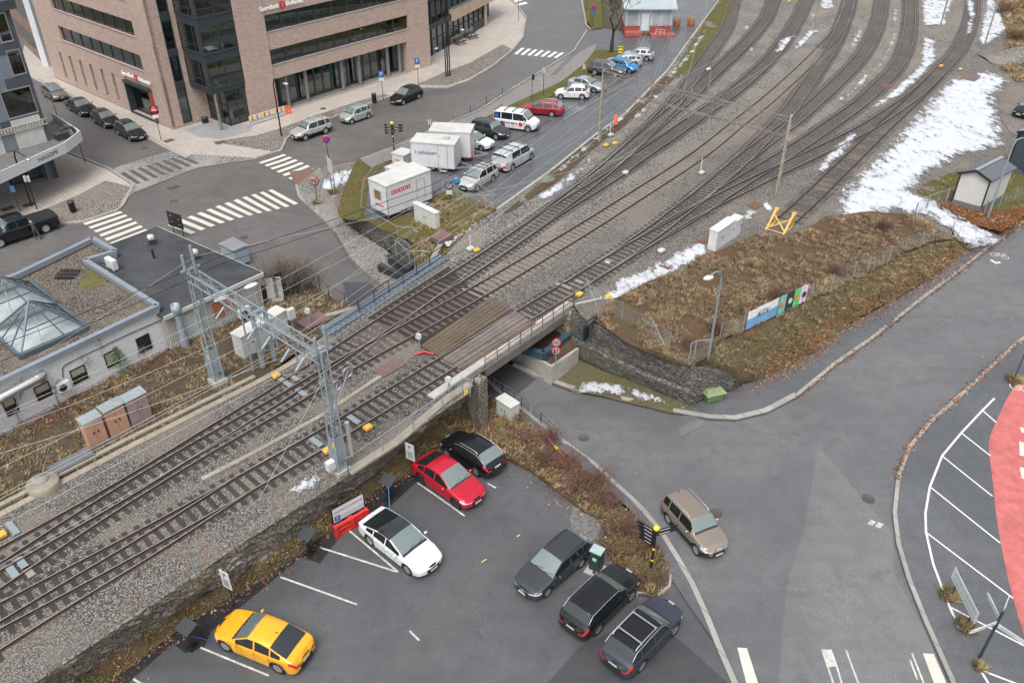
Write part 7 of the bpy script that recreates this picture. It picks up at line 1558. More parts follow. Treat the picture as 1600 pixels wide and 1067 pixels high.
# the parking board on red barriers
pA_, pB_ = PF(524.5, 831, FL), PF(571.5, 804, FL); Wl = Wall(pA_, pB_-pA_); L = (pB_-pA_).length; t = thing("parking_board", "white car park board in a black frame standing behind two red barriers", "sign", (pA_+pB_)/2); z0 = pA_.z; zt = HZ(pA_.x, pA_.y, 798)
b = MB(); Wl.box(b, -.0, L+.0, zt-(zt-z0)*.6, zt+.02, -.06, -.03); b.build("board", white, t, world=True); b = MB()
for a in ((-.06, 0, z0, zt+.06), (L, L+.06, z0, zt+.06), (-.0, L+.0, zt+.02, zt+.07), (-.1, L+.05, zt-(zt-z0)*.6-.05, zt-(zt-z0)*.6)): Wl.box(b, *a, -.07, -.02)
b.build("frame", black, t, world=True)
for s_, du, zz, sz, mt in (("HAMAR KOMMUNE", .12, -.32, .2, dkt), ("Ladestasjon El-bil", .3, -.72, .27, gre)):
    text_mesh(s_, sz, Matrix.Translation(-t.location) @ Wl.mat4(L/2+du-.1, zt+zz, -.028), mt, "lettering", t, .003)
b = MB(); Wl.box(b, .08, .42, zt-.9, zt-.55, -.029, -.022); b.build("blue_plate", blue_p, t, world=True); text_mesh("P", .3, Matrix.Translation(-t.location) @ Wl.mat4(.25, zt-.73, -.018), white, "letter", t, .003)
for k, lb in ((0, "red plastic barrier under the left half of the car park board"), (1, "red plastic barrier under the right half of the car park board")):
    b = MB(); u0 = -.15+k*(L*.55); u1 = u0+L*.48
    for zz in (.1, .42, .72): Wl.box(b, u0, u1, z0+zz-.07, z0+zz+.07, .25, .42)
    for u in (u0, u1): Wl.box(b, u-.07, u+.07, z0, z0+.82, .2, .5)
    tag(b.build("plastic_barrier", red_p), lb, "barrier", "red barriers")
# charging posts
for pb, pt, lb, cab in (((301, 1010), 972, "charging post with an open lid left of the yellow car", 0), ((485, 864), 837, "charging post between the two empty bays", 0), ((609, 780), 752, "charging post with a blue cable behind the white car", 1)):
    o, h = base_top(pb, FL, pt); t = thing("charging_post", "black "+lb, "charging post", o, -.55, "charging posts"); b = MB(); b.box((0, 0, .55), (.2, .16, 1.1)); b.box((0, 0, .02), (.5, .5, .04)); b.build("post", black, t); b = MB(); b.box((0, -.03, 1.2), (.5, .34, .42), bev=.03); b.build("charger_box", plastic_k, t); b = MB(); b.add([(-.42, -.34, 1.38), (.42, -.34, 1.38), (.42, .34, 1.6), (-.42, .34, 1.6), (-.42, -.34, 1.42), (.42, -.34, 1.42), (.42, .34, 1.64), (-.42, .34, 1.64)], [(3, 2, 1, 0), (4, 5, 6, 7), (0, 1, 5, 4), (1, 2, 6, 5), (2, 3, 7, 6), (3, 0, 4, 7)]); b.build("roof_plate", steel_d, t)
    for x in (-.15, .15): b = MB(); b.box((x, -.22, 1.22), (.09, .04, .1)); b.build("socket", white, t)
    if cab or 'yellow' in lb:
        b = MB(); e = PF(608, 806, FL, .6) if cab else PF(350, 1003, FL, .55); m_ = PF(609, 795, FL, .3) if cab else PF(333, 1003, FL, .06); b.tube([o+Vector((.05, -.25, 1.15)), o.lerp(m_, .5)+UZ*.5, m_, e], .022, 6); tag(b.build("charging_cable", M("blue cable", (.05, .25, .5) if cab else (.03, .05, .3), .5, 0)), "blue charging cable from the post to the "+("white" if cab else "yellow")+" car", "cable", "charging cables")
# round signs of the underpass, lot fence wheel etc.
o = P(868, 570, -2.7); t = thing("height_limit_sign", "two round red ringed signs, one above the other, at the underpass", "sign", o, face_cam(o, .12)); zt = HZ(o.x, o.y, 529); b = MB(); b.tube([(0, 0, 0), (0, 0, zt-o.z)], .04, 8); b.build("post", steel, t); h = zt-o.z
d1 = disc(t, h-.33, .33, [red_p, white]); txt(t, "3.0m", 0, -.065, h-.33, .2, dkt); d2 = disc(t, h-1.0, .33, [red_p, white]); b = MB(); b.bar((-.09, -.06, h-1.17), (-.09, -.06, h-.83), .07, .01, up=(0, 1, 0)); b.add([(-.2, -.06, h-1.05), (0.02, -.06, h-1.05), (-.09, -.06, h-1.2)], [(0, 2, 1)]); b.build("black_arrow", plastic_k, t); b = MB(); b.bar((.1, -.06, h-1.17), (.1, -.06, h-.83), .05, .01, up=(0, 1, 0)); b.add([(0, -.06, h-.95), (.2, -.06, h-.95), (.1, -.06, h-.8)], [(0, 1, 2)]); b.build("red_arrow", red_p, t)
t, h = post_sign("round_sign", "round black and white sign near the muddy silver SUV", (702.5, 316), FU, 284); disc(t, h-.35, .36, [black, white]); b = MB(); b.bar((-.22, -.06, h-.57), (.22, -.06, h-.13), .05, .01, up=(0, 1, 0)); b.build("slash", black, t); board(t, h-1.2, h-.8, .5, white, "sub_plate")
t, h = post_sign("blue_sign", "round blue sign on a grey post near the muddy silver SUV", (715, 322), FU, 278, mat=steel); disc(t, h-.3, .34, [M("sign cyan blue", (.02, .2, .42), .4, 0)])
t, h = post_sign("chevron_sign", "yellow and black chevron marker at the tree end of the verge", (969, 88), FU, 72); board(t, .1, 1.3, .55, yellow_p, "board"); b = MB()
for k in range(3): b.bar((-.25, -.07, .2+k*.4), (.0, -.07, .4+k*.4), .12, .012, up=(0, 1, 0)); b.bar((.25, -.07, .2+k*.4), (.0, -.07, .4+k*.4), .12, .012, up=(0, 1, 0))
b.build("chevrons", plastic_k, t)
for pb, pt, lb in (((831, 158), 117, "slim black post with a small dark flag sign on the verge"), ((849, 150), 106, "thin grey post on the verge by the white hatchback"), ((912, 122), 101, "short post with a pale panel behind the dark crossover"), ((672, 205), 187, "small white sign above the tall trailer")):
    t, h = post_sign("post_sign", lb, pb, FU, pt, grp="small signs on the verge"); b = MB(); b.box((.12 if 'flag' in lb else 0, 0, h-.3), (.3, .04, .6)); b.build("board", black if 'flag' in lb else white_d, t)
# barriers by the brick front
b0, b1 = PF(391, 197, FP), PF(447, 180, FP); n = 3
for k in range(n):
    p, q = b0.lerp(b1, k/n), b0.lerp(b1, (k+.96)/n); Wl = Wall(p, q-p); L = (q-p).length; t = thing("road_barrier", ("leftmost", "middle", "rightmost")[k]+" of three white barrier boards with yellow and red marks by the brick front", "barrier", p, 0, "white road barriers"); z = p.z; b = MB(); Wl.box(b, 0, L, z+.12, z+1.05, -.04, .04); b.build("board", white, t, world=True); b = MB()
    for j in range(5): Wl.box(b, L*j/5+.04, L*(j+.6)/5, z+.55, z+1.0, .041, .05, j % 2)
    b.build("reflector", [yellow_p, red_p], t, world=True); b = MB()
    for j in range(7): Wl.box(b, L*j/7+.04, L*(j+.5)/7, z+.3, z+.6, .041, .048)
    b.build("slots", steel_d, t, world=True)
o = PF(449, 179, FP); b = MB(); b.box((o.x, o.y, o.z+.5), (.3, .1, 1.0), TH); b.box((o.x+.3, o.y+.2, o.z+.5), (.25, .1, .9), TH); tag(b.build("marker_board", orange_p), "red and orange marker boards at the end of the white barriers", "marker board")
# street lamps
def lamp(lab, pb, F, ptop, head_px, zhead_d=0, mat=steel, hmat=None, grp="street lamps", bend=1.2, r=.07):
    o, h = base_top(pb, F, ptop); t = thing("street_lamp", lab, "street lamp", o, 0, grp); hp = P(*head_px, o.z+h-.25-zhead_d)-o; b = MB()
    tip = Vector((0, 0, h)); pts = [Vector((0, 0, 0)), Vector((0, 0, h-.7)), Vector((hp.x*.12, hp.y*.12, h-.15)), Vector((hp.x*.45, hp.y*.45, h)), Vector((hp.x*.95, hp.y*.95, hp.z+.12))]; b.tube(pts, [r*1.25, r, r*.8, r*.7, r*.6], 8); b.build("pole", mat, t)
    b = MB(); an = math.atan2(hp.y, hp.x); b.lathe((0, 0, 0), [(.001, .14), (.22, .1), (.3, 0), (.24, -.08), (.001, -.1)], 14, M4=Matrix.Translation(hp) @ Matrix.Rotation(an, 4, 'Z') @ Matrix.Diagonal((1.35, .75, .9, 1))); b.build("lamp_head", hmat or white, t)
lamp("grey street lamp with a white oval head in the dry grass above the banner fence", (1107, 559), lambda x, y: -.25, 421, (1107, 434))
lamp("grey street lamp with a flat white head over the yard tracks", (1105, 155), ZR, 103, (1107, 108)); lamp("leaning grey street lamp in front of the small white shed", (1543, 341), lambda x, y: -.2, 216, (1608, 220))
lamp("black street lamp with a bowl head in front of the barrier boards", (440, 213), FP, 121, (446, 131), 0, black, alu); lamp("black street lamp with a bowl head before the white canopy", (50, 322), FP, 233, (43, 249), 0, black, alu); 
lamp("black arched street lamp, left arm of the triple by the cobbled bulge", (697, 121), FP, 62, (682, 76), 0, black, alu); lamp("black arched street lamp, right arm of the triple by the cobbled bulge", (703, 119), FP, 38, (722, 47), 0, black, alu); lamp("tallest black street lamp in the middle of the triple by the cobbled bulge", (700, 120), FP, -60, (697, -50), 0, black, alu)
t, h = post_sign("traffic_post", "tall thin black post at the side street corner by the canopy", (95, 199), FP, 140, cat="post")
b_, hb = base_top((58, 327), FP, 275); t = thing("signal_box", "pair of pale signal boxes on a black post before the canopy", "signal", b_, .5); b = MB(); b.tube([(0, 0, 0), (0, 0, hb)], .05, 8); b.build("post", black, t); b = MB(); b.box((-.12, 0, hb-.25), (.2, .2, .5)); b.box((.14, 0, hb-.3), (.2, .2, .5)); b.build("box", white_d, t)
t, h = post_sign("blue_sign", "small blue and white sign on a leaning black post by the pickup", (32, 331), FP, 290); board(t, h-.6, h, .35, M("pale blue sign", (.15, .28, .55), .5, 0))
# ---- yellow switch boxes, point machines, small lineside boxes
def sbox(px, lab, mat=yellow, s=.82, post=0, nm="trackside_box", z=-.2):
    o = P(px[0], px[1], z); t = thing(nm, lab, "trackside box", o, TA, "trackside boxes"); b = MB(); b.box((0, 0, .16*s), (.62*s, .5*s, .3*s), bev=.06*s); b.build("housing", mat, t); b = MB(); b.box((0, 0, .02), (.75*s, .65*s, .05)); b.build("base_plate", steel_d, t)
    if post: b = MB(); b.tube([(.3, .3, 0), (.3, .3, post)], .05, 6); b.build("marker_post", white, t)
for px, lb in (((432, 589), "yellow box beside red cable at the foot of the lattice beam"), ((575, 670), "yellow box near the lot side rail, right of the near mast"), ((512, 706), "yellow box at the foot of the near mast"), ((3, 838), "yellow box at the photo's left edge"), ((905, 462), "yellow box at the bridge walkway's far end"), ((745, 393), "yellow box with a white motor on the town side after the bridge"), ((947, 229), "yellow hood by the left concrete mast, upper"), ((961, 226), "yellow hood by the left concrete mast, lower"), ((948, 464) if 0 else (950, 466), "small yellow box beside the thin snow"), ((1470, 105), "small yellow box between rails at the snow's top"), ((1500, 110), "small yellow box right of the rails at the snow's top"), ((1233, 4), "yellow box at the top between curved tracks")): sbox(px, lb)
for px, lb, p_ in (((735, 391), "white motor box beside a yellow box on the town side", 1.1), ((1033, 394), "white point motor below the diverging tracks", 0), ((1096, 272), "white box with a marker post between yard tracks", 1.4), ((880, 266) if 0 else (977, 272), "small white box near the third yard line", 0), ((954, 213), "white box with a post under the left concrete mast", 1.0)): sbox(px, lb, white_d, .9, p_)
def ssig(px, lab, h=.9): 
    o = P(px[0], px[1], -.2); t = thing("ground_signal", lab, "ground signal", o, TA-1, "ground signals"); b = MB(); b.tube([(0, 0, 0), (0, 0, h)], .05, 8); b.build("post", steel, t); b = MB(); b.lathe((0, 0, 0), [(.2, -.1), (.2, .1)], 16, M4=Matrix.Translation((0, -.08, h+.15)) @ Matrix.Rotation(PI/2, 4, 'X')); b.build("lamp_head", white_d, t)
for px, lb in (((656, 545), "small white signal before the timber planks"), ((702, 613), "small round signal at the walkway's near end"), ((484, 505), "pale signal post beside the brown hatch"), ((1013, 140) if 0 else (1172, 90), "small white signal between curved yard lines"), ((1165, 55), "small white disc signal beside the second yard line")): ssig(px, lb)
for px, lb in (((459, 520), "white box on a post by the long cabinets"),): o = P(*px, -.25); t = thing("meter_box", lb, "meter box", o, TA); b = MB(); b.tube([(0, 0, 0), (0, 0, 1.9)], .06, 8); b.build("post", steel, t); b = MB(); b.box((0, -.1, 1.6), (.5, .35, .8), bev=.03); b.build("housing", white_d, t)
# white plates between the rails of the near tracks
for x, y, a in ((446, 597, 1.2), (460, 590, .8), (471, 613, 1.0), (553, 655, 1.0), (494, 690, 1.0), (20, 825, 1.1), (35, 880, 1.0), (20, 893, 1.0), (45, 893, .8), (885, 448, .9), (905, 440, .7), (872, 444, .5)):
    o = P(x, y, -.12); b = MB(); b.box(o, (.35, a, .05), TA, bev=.01); tag(b.build("rail_plate", steel if a > .9 else conc_d), "pale metal plate lying across the sleepers of a near track", "rail plate", "pale plates between the rails")
# buffer stop
o = P(1219, 356, -.18); t = thing("buffer_stop", "yellow welded steel buffer stop at the end of the rusty siding", "buffer stop", o, aim((1242, 347), (1285, 307), 0)-PI/2); b = MB()
for s_ in (-.75, .75):
    b.bar((s_, -1.2, .05), (s_, .5, 1.25), .16); b.bar((s_, .5, 1.25), (s_, .75, .05), .14); b.bar((s_, -1.2, .05), (s_, .8, .05), .12); b.box((s_, .55, 1.25), (.3, .25, .25))
b.bar((-.75, -1.0, .2), (.75, .2, .9), .1); b.bar((.75, -1.0, .2), (-.75, .2, .9), .1); b.bar((-.75, -1.1, .12), (.75, -1.1, .12), .07); b.build("frame", M("faded yellow steel", (.62, .36, .1), .65, .2, 4), t)
# planters and bench by the kiosk and wing, gravel pile
for px, lb in (((1057, 42), "rusty round planter with yellow stems, left of the pair by the kiosk"), ((1079, 41), "rusty round planter with yellow stems, right of the pair by the kiosk")):
    o = PF(*px, FL); t = thing("planter", lb, "planter", o, 0, "planters by the kiosk"); b = MB(); b.lathe((0, 0, 0), [(.5, 0), (.55, 1.0), (.48, 1.0), (.46, .85), (.001, .85)], 16); b.build("pot", M("rusty planter", (.22, .07, .035), .7, .2, 4) if "rusty planter" not in bpy.data.materials else bpy.data.materials["rusty planter"], t); b = MB()
    for k in range(90): a = random.random()*6.28; r = random.random()*.4; q = Vector((r*math.cos(a), r*math.sin(a), .85)); e = q+Vector((random.gauss(0, .12), random.gauss(0, .12), random.uniform(.3, .7))); b.add([q-Vector((.02, 0, 0)), q+Vector((.02, 0, 0)), e], [(0, 1, 2)])
    b.build("plant", M("yellow stems", (.4, .33, .08), .9, .2, 5) if "yellow stems" not in bpy.data.materials else bpy.data.materials["yellow stems"], t)
for px, lb in (((735, 60), "dark picnic table nearest the glazed wing's end"), ((716, 69), "dark picnic table nearer the brick building")):
    o = PF(*px, FP); t = thing("picnic_table", lb, "table", o, TH, "picnic tables"); b = MB(); b.box((0, 0, .74), (1.8, .8, .05)); b.build("tabletop", steel_d, t)
    for s_ in (-1, 1): b = MB(); b.box((0, s_*.75, .44), (1.8, .3, .05)); b.build("bench", steel_d, t); b = MB(); b.bar((s_*.7, -.7, 0), (s_*.7, .1, .72), .06); b.bar((s_*.7, .7, 0), (s_*.7, -.1, .72), .06); b.build("leg", steel_d, t)
o = P(1592, 92, -.15); b = MB(); N = 14; vs = []; fs = []
for i in range(N+1):
    for j in range(N+1):
        x, y = (i/N-.5)*9, (j/N-.5)*5; z = max(0, 1.6*math.exp(-(x/3.2)**2-(y/1.7)**2)-.06)+mnoise.noise(Vector((x, y, 1)))*.12*(1 if z_ else 1) if (z_ := 1) else 0; vs.append((o.x+x, o.y+y, o.z+z))
for i in range(N):
    for j in range(N): fs.append((i*(N+1)+j, (i+1)*(N+1)+j, (i+1)*(N+1)+j+1, i*(N+1)+j+1))
b.add(vs, fs, 0, True); tag(b.build("gravel_pile", ball_y), "heap of grey gravel at the yard's right edge", "gravel heap")
# black down pipe over the dark stone wall, red pipes, red pole in the island
b = MB(); b.tube([P(931, 496, .1), P(922, 503, .1), P(916, 511, -.2), P(915, 530, -2.2)], .19, 10); tag(b.build("drain_pipe", plastic_k), "black drain pipe bending over the dark stone wall", "pipe")
b = MB(); b.tube([P(648, 554, -.1), P(662, 549, .05), P(678, 553, -.1)], .07, 8); tag(b.build("cable_hose", red_p), "red hose beside the timber planks", "hose")
b = MB(); q0_, q1_ = PF(845, 672, FL, .5), PF(882, 714, FL, .45); b.tube([q0_, q1_], .07, 8, 0)
for t_ in (.12, .62): b.tube([q0_.lerp(q1_, t_), q0_.lerp(q1_, t_+.1)], .085, 8, 1)
tag(b.build("fallen_pole", [M("faded red pole", (.35, .06, .07), .6, .1), yellow_p]), "fallen red pole with yellow bands lying in the island's shrubs", "pole")
b = MB(); b.tube([P(899, 475, .5), P(940, 466, .0)], .05, 6); tag(b.build("white_pole", white), "white pole lying beside the walkway end", "pole")
# ---- fences: posts and mesh as parts
def chain_mat():
    m, t, b = newmat("chain link"); t.nodes.remove(b); out = t.nodes["Material Output"]; v = pos(t); s = sep(t, v); u = math_(t, 'ADD', s[0], s[1]); k = 16
    a1 = math_(t, 'ABSOLUTE', math_(t, 'SINE', math_(t, 'MULTIPLY', math_(t, 'ADD', u, s[2]), k*1.6))); a2 = math_(t, 'ABSOLUTE', math_(t, 'SINE', math_(t, 'MULTIPLY', math_(t, 'SUBTRACT', u, s[2]), k*1.6)))
    f = math_(t, 'LESS_THAN', math_(t, 'MINIMUM', a1, a2), .085); tr = nd(t, "ShaderNodeBsdfTransparent"); df = nd(t, "ShaderNodeBsdfDiffuse"); df.inputs[0].default_value = (.4, .42, .42, 1); mx = nd(t, "ShaderNodeMixShader"); t.links.new(f, mx.inputs[0]); t.links.new(tr.outputs[0], mx.inputs[1]); t.links.new(df.outputs[0], mx.inputs[2]); t.links.new(mx.outputs[0], out.inputs[0]); return m
chain = chain_mat()
def fence(lab, px, F, h, mat=steel, rail=False, mesh=True, r=.035, grp="wire fences", strut=()):
    ps = [PF(a[0], a[1], F) for a in px]; t = thing("wire_fence", lab, "fence", ps[len(ps)//2], 0, grp)
    for i, p in enumerate(ps):
        b = MB(); b.tube([p-UZ*.1, p+UZ*h], r, 6)
        if i in strut: q = ps[i+1] if i+1 < len(ps) else ps[i-1]; b.tube([p+UZ*h*.95, p+(q-p).normalized()*1.5], r*.8, 6)
        b.build("post", mat, t, world=True)
    if rail: b = MB(); [b.tube([p+UZ*h, q+UZ*h], .025, 6) for p, q in zip(ps, ps[1:])]; b.build("top_rail", mat, t, world=True)
    if mesh: b = MB(); [b.quad(p+UZ*.05, q+UZ*.05, q+UZ*(h-.03), p+UZ*(h-.03)) for p, q in zip(ps, ps[1:])]; b.build("wire_mesh", chain, t, world=True)
    return t
ZL = lambda x, y: -.18
fence("chain link fence on top of the stone wall along the parking lot", [(0,1098),(77,1052),(144,1007),(231,950),(306,899),(365,859),(430,817),(494,775),(545,742)], ZL, 1.15)
fence("grey railed fence with mesh between the near mast and the bridge", [(545,742),(599,706),(646,673),(692,641),(723,615),(735,617)], ZL, 1.2, rail=True)
fence("chain link fence with banners along the dry grass slope", [(1124,533),(1160,519),(1195,502),(1230,485),(1266,468),(1297,457),(1332,435),(1355,428),(1386,413),(1412,395),(1437,388),(1457,378),(1484,372)], ZL, 1.5, strut=(11,))
fence("broken mesh fence with slanting struts at the end of the bridge", [(915,462),(942,487),(971,500),(1017,528),(1045,548)], ZL, 1.5, strut=(0, 3))
fence("small grey framed gate by the street lamp above the stone wall", [(1076,566),(1084,562),(1106,560)], ZL, 1.5, rail=True, r=.05)
fence("grey framed swing gate across the snowy path", [(1428,340),(1447,327),(1477,318),(1488,312)], lambda x, y: -.15, 1.35, rail=True, r=.06)
fence("mesh fence in the leaves in front of the small white shed", [(1536,337),(1560,325),(1583,315),(1610,302),(1650,285)], lambda x, y: -.15, 1.4)
fence("mesh fence on the mossy ground below the big white trailer", [(566,341),(570,300),(600,262)], FU, 1.25, rail=True); fence("railed fence above the small stone wall", [(566,341),(584,350),(622,373),(650,375),(619,395),(640,412),(672,412)], FU, 1.1, rail=True, mesh=False)
fence("mesh fence across the end of the service road", [(700,296),(690,306),(730,325),(775,327)], FU, 1.3, rail=True); fence("grey tubular frame fence at the road end", [(712,296),(748,310),(775,327)], FU, 1.35, rail=True, mesh=False)
fence("long mesh fence along the service road wall", [(777,328),(818,298),(859,269),(896,239),(934,209),(956,194),(977,179),(1010,145),(1042,112),(1060,88),(1077,64),(1100,33),(1121,4),(1138,-25)], lambda x, y: .1, 1.15, r=.025)
fence("mesh fence on the scrub edge above the town side cutting", [(465,457),(482,441),(500,452),(515,468),(540,480),(560,489)], lambda x, y: -.3, 1.15, steel_d, mesh=False, rail=True)
ps = [PF(*a, FU, .1) for a in ((712,190),(735,178),(760,163),(785,150),(800,141))]; t = thing("guard_railing", "grey tubular railing between the street and the verge", "railing", ps[2])
for p, q in zip(ps, ps[1:]): railing(p, q, 2, 1.0, steel, t, (1, .55), .05)
ps = [PF(*a, FL, .15) for a in ((760,600),(785,616),(815,636),(845,660),(870,683))]; t = thing("guard_railing", "white tubular railing along the kerb at the island's upper end", "railing", ps[2])
for p, q in zip(ps, ps[1:]): railing(p, q, 2, .9, alu, t, (1, .6, .25), .05)
b = MB(); p, q = P(961, 196, .1), P(963, 182, .9); b.add([p+Vector((-.25, 0, 0)), p+Vector((.3, .1, 0)), q+Vector((.15, 0, .1)), q+Vector((-.15, 0, .2)), (p+q)/2+Vector((0, -.15, 0))], [(0, 1, 4), (1, 2, 4), (2, 3, 4), (3, 0, 4)]); tag(b.build("orange_cloth", M("orange red cloth", (.6, .1, .06), .8, .1, 4)), "orange red cloth hanging on the service road fence", "cloth")
for px in ((1257, 448), (1380, 395) if 0 else (1290, 440), (1459, 362), (728, 613)): o = P(px[0], px[1], .6); b = MB(); b.box(o, (.3, .03, .28), .9); tag(b.build("fence_plate", yellow_p), "small yellow plate tied to a wire fence", "plate", "yellow fence plates")
# banners on the fence
def fpos(x): 
    pts_ = [(1160,519),(1195,502),(1230,485),(1266,468)]
    return PF(x, np.interp(x, [a[0] for a in pts_], [a[1] for a in pts_]), ZL)
cols = [("blue and white banner with dark italic letters", 1163, 1211, None), ("sea green banner with an orange print", 1211, 1223, (.16, .45, .4)), ("black banner with white print", 1223, 1235, (.03, .035, .045)), ("bright green banner with an orange print", 1235, 1245, (.1, .5, .18)), ("pale pink banner with dark print", 1245, 1256, (.62, .5, .6))]
for k, (lb, x0, x1, c) in enumerate(cols):
    p, q = fpos(x0), fpos(x1); Wl = Wall(p, q-p); L = (q-p).length; t = thing("banner", lb+" on the slope fence", "banner", p, 0, "fence banners"); b = MB(); n = 6; dz = (0, -.22, -.1, -.15, 0)[k]
    vs = [Wl.p(L*i/n, zz, .07+.03*math.sin(i*1.9+k)) for zz in (.15+dz-.2, .75, 1.42) for i in range(n+1)]; fs = [(r*(n+1)+i, r*(n+1)+i+1, (r+1)*(n+1)+i+1, (r+1)*(n+1)+i) for r in (0, 1) for i in range(n)]
    b.add(vs, fs[:n], 1 if k == 0 else 0); b.add(vs, fs[n:], 0)
    m_ = M("banner cloth", c or (.68, .7, .7), .7, .06, 4); b.build("cloth", [m_, M("banner blue", (.16, .33, .58), .7, .06, 4) if k == 0 else m_], t, world=True)
    if k == 0: text_mesh("KTV", .62, Matrix.Translation(-t.location) @ Wl.mat4(L*.5, .82, .12) @ Matrix(((1, .3, 0, 0), (0, 1, 0, 0), (0, 0, 1, 0), (0, 0, 0, 1))), dkt, "lettering", t, .004)
    else:
        b = MB(); cx = L/2; b.lathe((0, 0, 0), [(.24, 0), (.24, .01)], 7, M4=Matrix.Translation(-t.location) @ Wl.mat4(cx, .7, .12)); b.build("print", M("orange print", (.65, .25, .06), .6, .2, 5) if k in (1, 3) else (white if k == 2 else dkt), t)
# ------------------------------------------------------------------ plants, leaves, a person
def vm(n, c, v=.25): return M(n, c, .9, v, 3, spec=.2)
straw = [vm("straw grass", (.36, .265, .15)), vm("brown grass", (.2, .14, .085)), vm("olive grass", (.2, .19, .07)), vm("grey dead stems", (.25, .215, .165)), vm("rust leaves", (.2, .095, .055))]
rr = random.Random(11)
def wpoly(px, z): return [(P(a[0], a[1], z).x, P(a[0], a[1], z).y) for a in px]
def tufts(nm, lab, zone, zf, n, hmin, hmax, mix, spread=.2, blades=9, clump=.5, w=.024):
    xs = [a[0] for a in zone]; ys = [a[1] for a in zone]; b = MB(); k = 0; tries = 0
    while k < n and tries < n*30:
        tries += 1; x, y = rr.uniform(min(xs), max(xs)), rr.uniform(min(ys), max(ys))
        if not inpoly(x, y, zone) or mnoise.noise(Vector((x*clump, y*clump, 7)))+rr.uniform(-.35, .35) < -.05: continue
        k += 1; z = zf(x, y); mi = rr.choices(range(5), mix)[0]; s = rr.uniform(hmin, hmax)*(1+.5*mnoise.noise(Vector((x*.5, y*.5, 2)))); vs = []; fs = []
        for j in range(blades):
            a = rr.uniform(0, 6.28); r = rr.random()*spread; q = Vector((x+r*math.cos(a), y+r*math.sin(a), z-.03)); d = Vector((math.cos(a)*rr.uniform(.2, .9), math.sin(a)*rr.uniform(.2, .9), 1))*s*rr.uniform(.6, 1.1); o = Vector((-math.sin(a), math.cos(a), 0))*w*rr.uniform(.6, 1.3)
            i = len(vs); vs += [q-o, q+o, q+d*.6+o*.7, q+d+Vector((d.x, d.y, -.2*s))*.3]; fs += [(i, i+1, i+2), (i, i+2, i+3)]
        b.add(vs, fs, mi)
    return tag(b.build(nm, straw), lab, "grass", kind='stuff')
def hitz(names):
    import mathutils.bvhtree as bt
    tr = []
    for o in list(C.objects):
        if o.type == 'MESH' and o.name.split('.')[0] in names: tr.append(bt.BVHTree.FromPolygons([tuple(o.matrix_world @ v.co) for v in o.data.vertices], [tuple(p.vertices) for p in o.data.polygons]))
    def f(x, y):
        best = None
        for t in tr:
            h = t.ray_cast(Vector((x, y, 20)), Vector((0, 0, -1)))[0]
            if h is not None and (best is None or h.z > best): best = h.z
        return -.2 if best is None else best
    return f
Zg = hitz(("railway_verge", "grass_bank", "planted_island", "scrub_strip", "grass_verge", "leaf_litter", "pavement", "parking_lot", "asphalt_patch", "junction_road", "snowy_path"))
z_r = wpoly([(1077,572),(1012,552),(975,534),(925,500),(955,470),(1010,440),(1060,425),(1110,395),(1160,380),(1185,368),(1230,375),(1290,345),(1360,335),(1430,335),(1490,372),(1457,377),(1412,394),(1355,427),(1297,456),(1230,485),(1160,518),(1124,532)], -.1)
tufts("dry_grass", "dry brown grass growing above the banner fence", z_r, Zg, 5000, .08, .3, (2.5, 8, 1.5, 5, 2.2), .32, 11, .45)
z_s = [(p.x, p.y) for p in [P(a[0], a[1], -.2) for a in st]]+[(p.x, p.y) for p in [PF(a[0], a[1], FL, .13) for a in sb][::-1]]
tufts("dry_grass", "olive and brown grass on the slope above the pavement", z_s, Zg, 3000, .05, .2, (3, 6, 5, 4, 2), .28, 10, .6)
z_i = [(p.x, p.y) for p in [PF(a[0], a[1], FL, .14) for a in isl]]
tufts("dry_grass", "tan and olive grass among the island's shrubs", z_i, Zg, 900, .12, .42, (6, 4, 3, 2, 3), .25, 9, .6)
z_w = wpoly([(0,800),(400,595),(510,519),(560,487),(520,465),(482,440),(440,440),(330,470),(265,544),(170,594),(40,666),(-40,700),(-60,830)], -.3)
tufts("dry_grass", "sparse brown grass in the scrub below the white brick building", z_w, Zg, 3000, .06, .26, (4, 6, 3, 5, 1.2), .3, 10, .5)
z_b = [(p.x, p.y) for p in botL]+[(p.x, p.y) for p in asphE[::-1]]
tufts("dry_grass", "moss and grass on the bank under the lot's stone wall", z_b, Zg, 1300, .08, .25, (3, 3, 5, 2, 2), .2, 8, .8)
z_t = wpoly([(645,376),(640,392),(660,422),(694,404),(740,350),(776,327),(705,297),(680,306),(640,338)], -.6)
tufts("dry_grass", "yellowed grass below the pale cabinet by the trailers", z_t, Zg, 800, .1, .35, (6, 3, 4, 2, 1), .25, 9, .6)
tufts("dry_grass", "pale dry grass at the yard's far right corner", wpoly([(1560,-30),(1562,10),(1575,60),(1560,100),(1590,130),(1640,110),(1700,-30)], -.1), Zg, 900, .3, .8, (6, 4, 1, 5, 1), .4, 9, .4, .06)
tufts("dry_grass", "short grass around the white shed", wpoly([(1432,298),(1450,285),(1500,265),(1560,250),(1620,235),(1640,330),(1600,338),(1565,361),(1471,321)], -.1), Zg, 700, .08, .25, (3, 3, 6, 1, 2), .25, 8, .6)
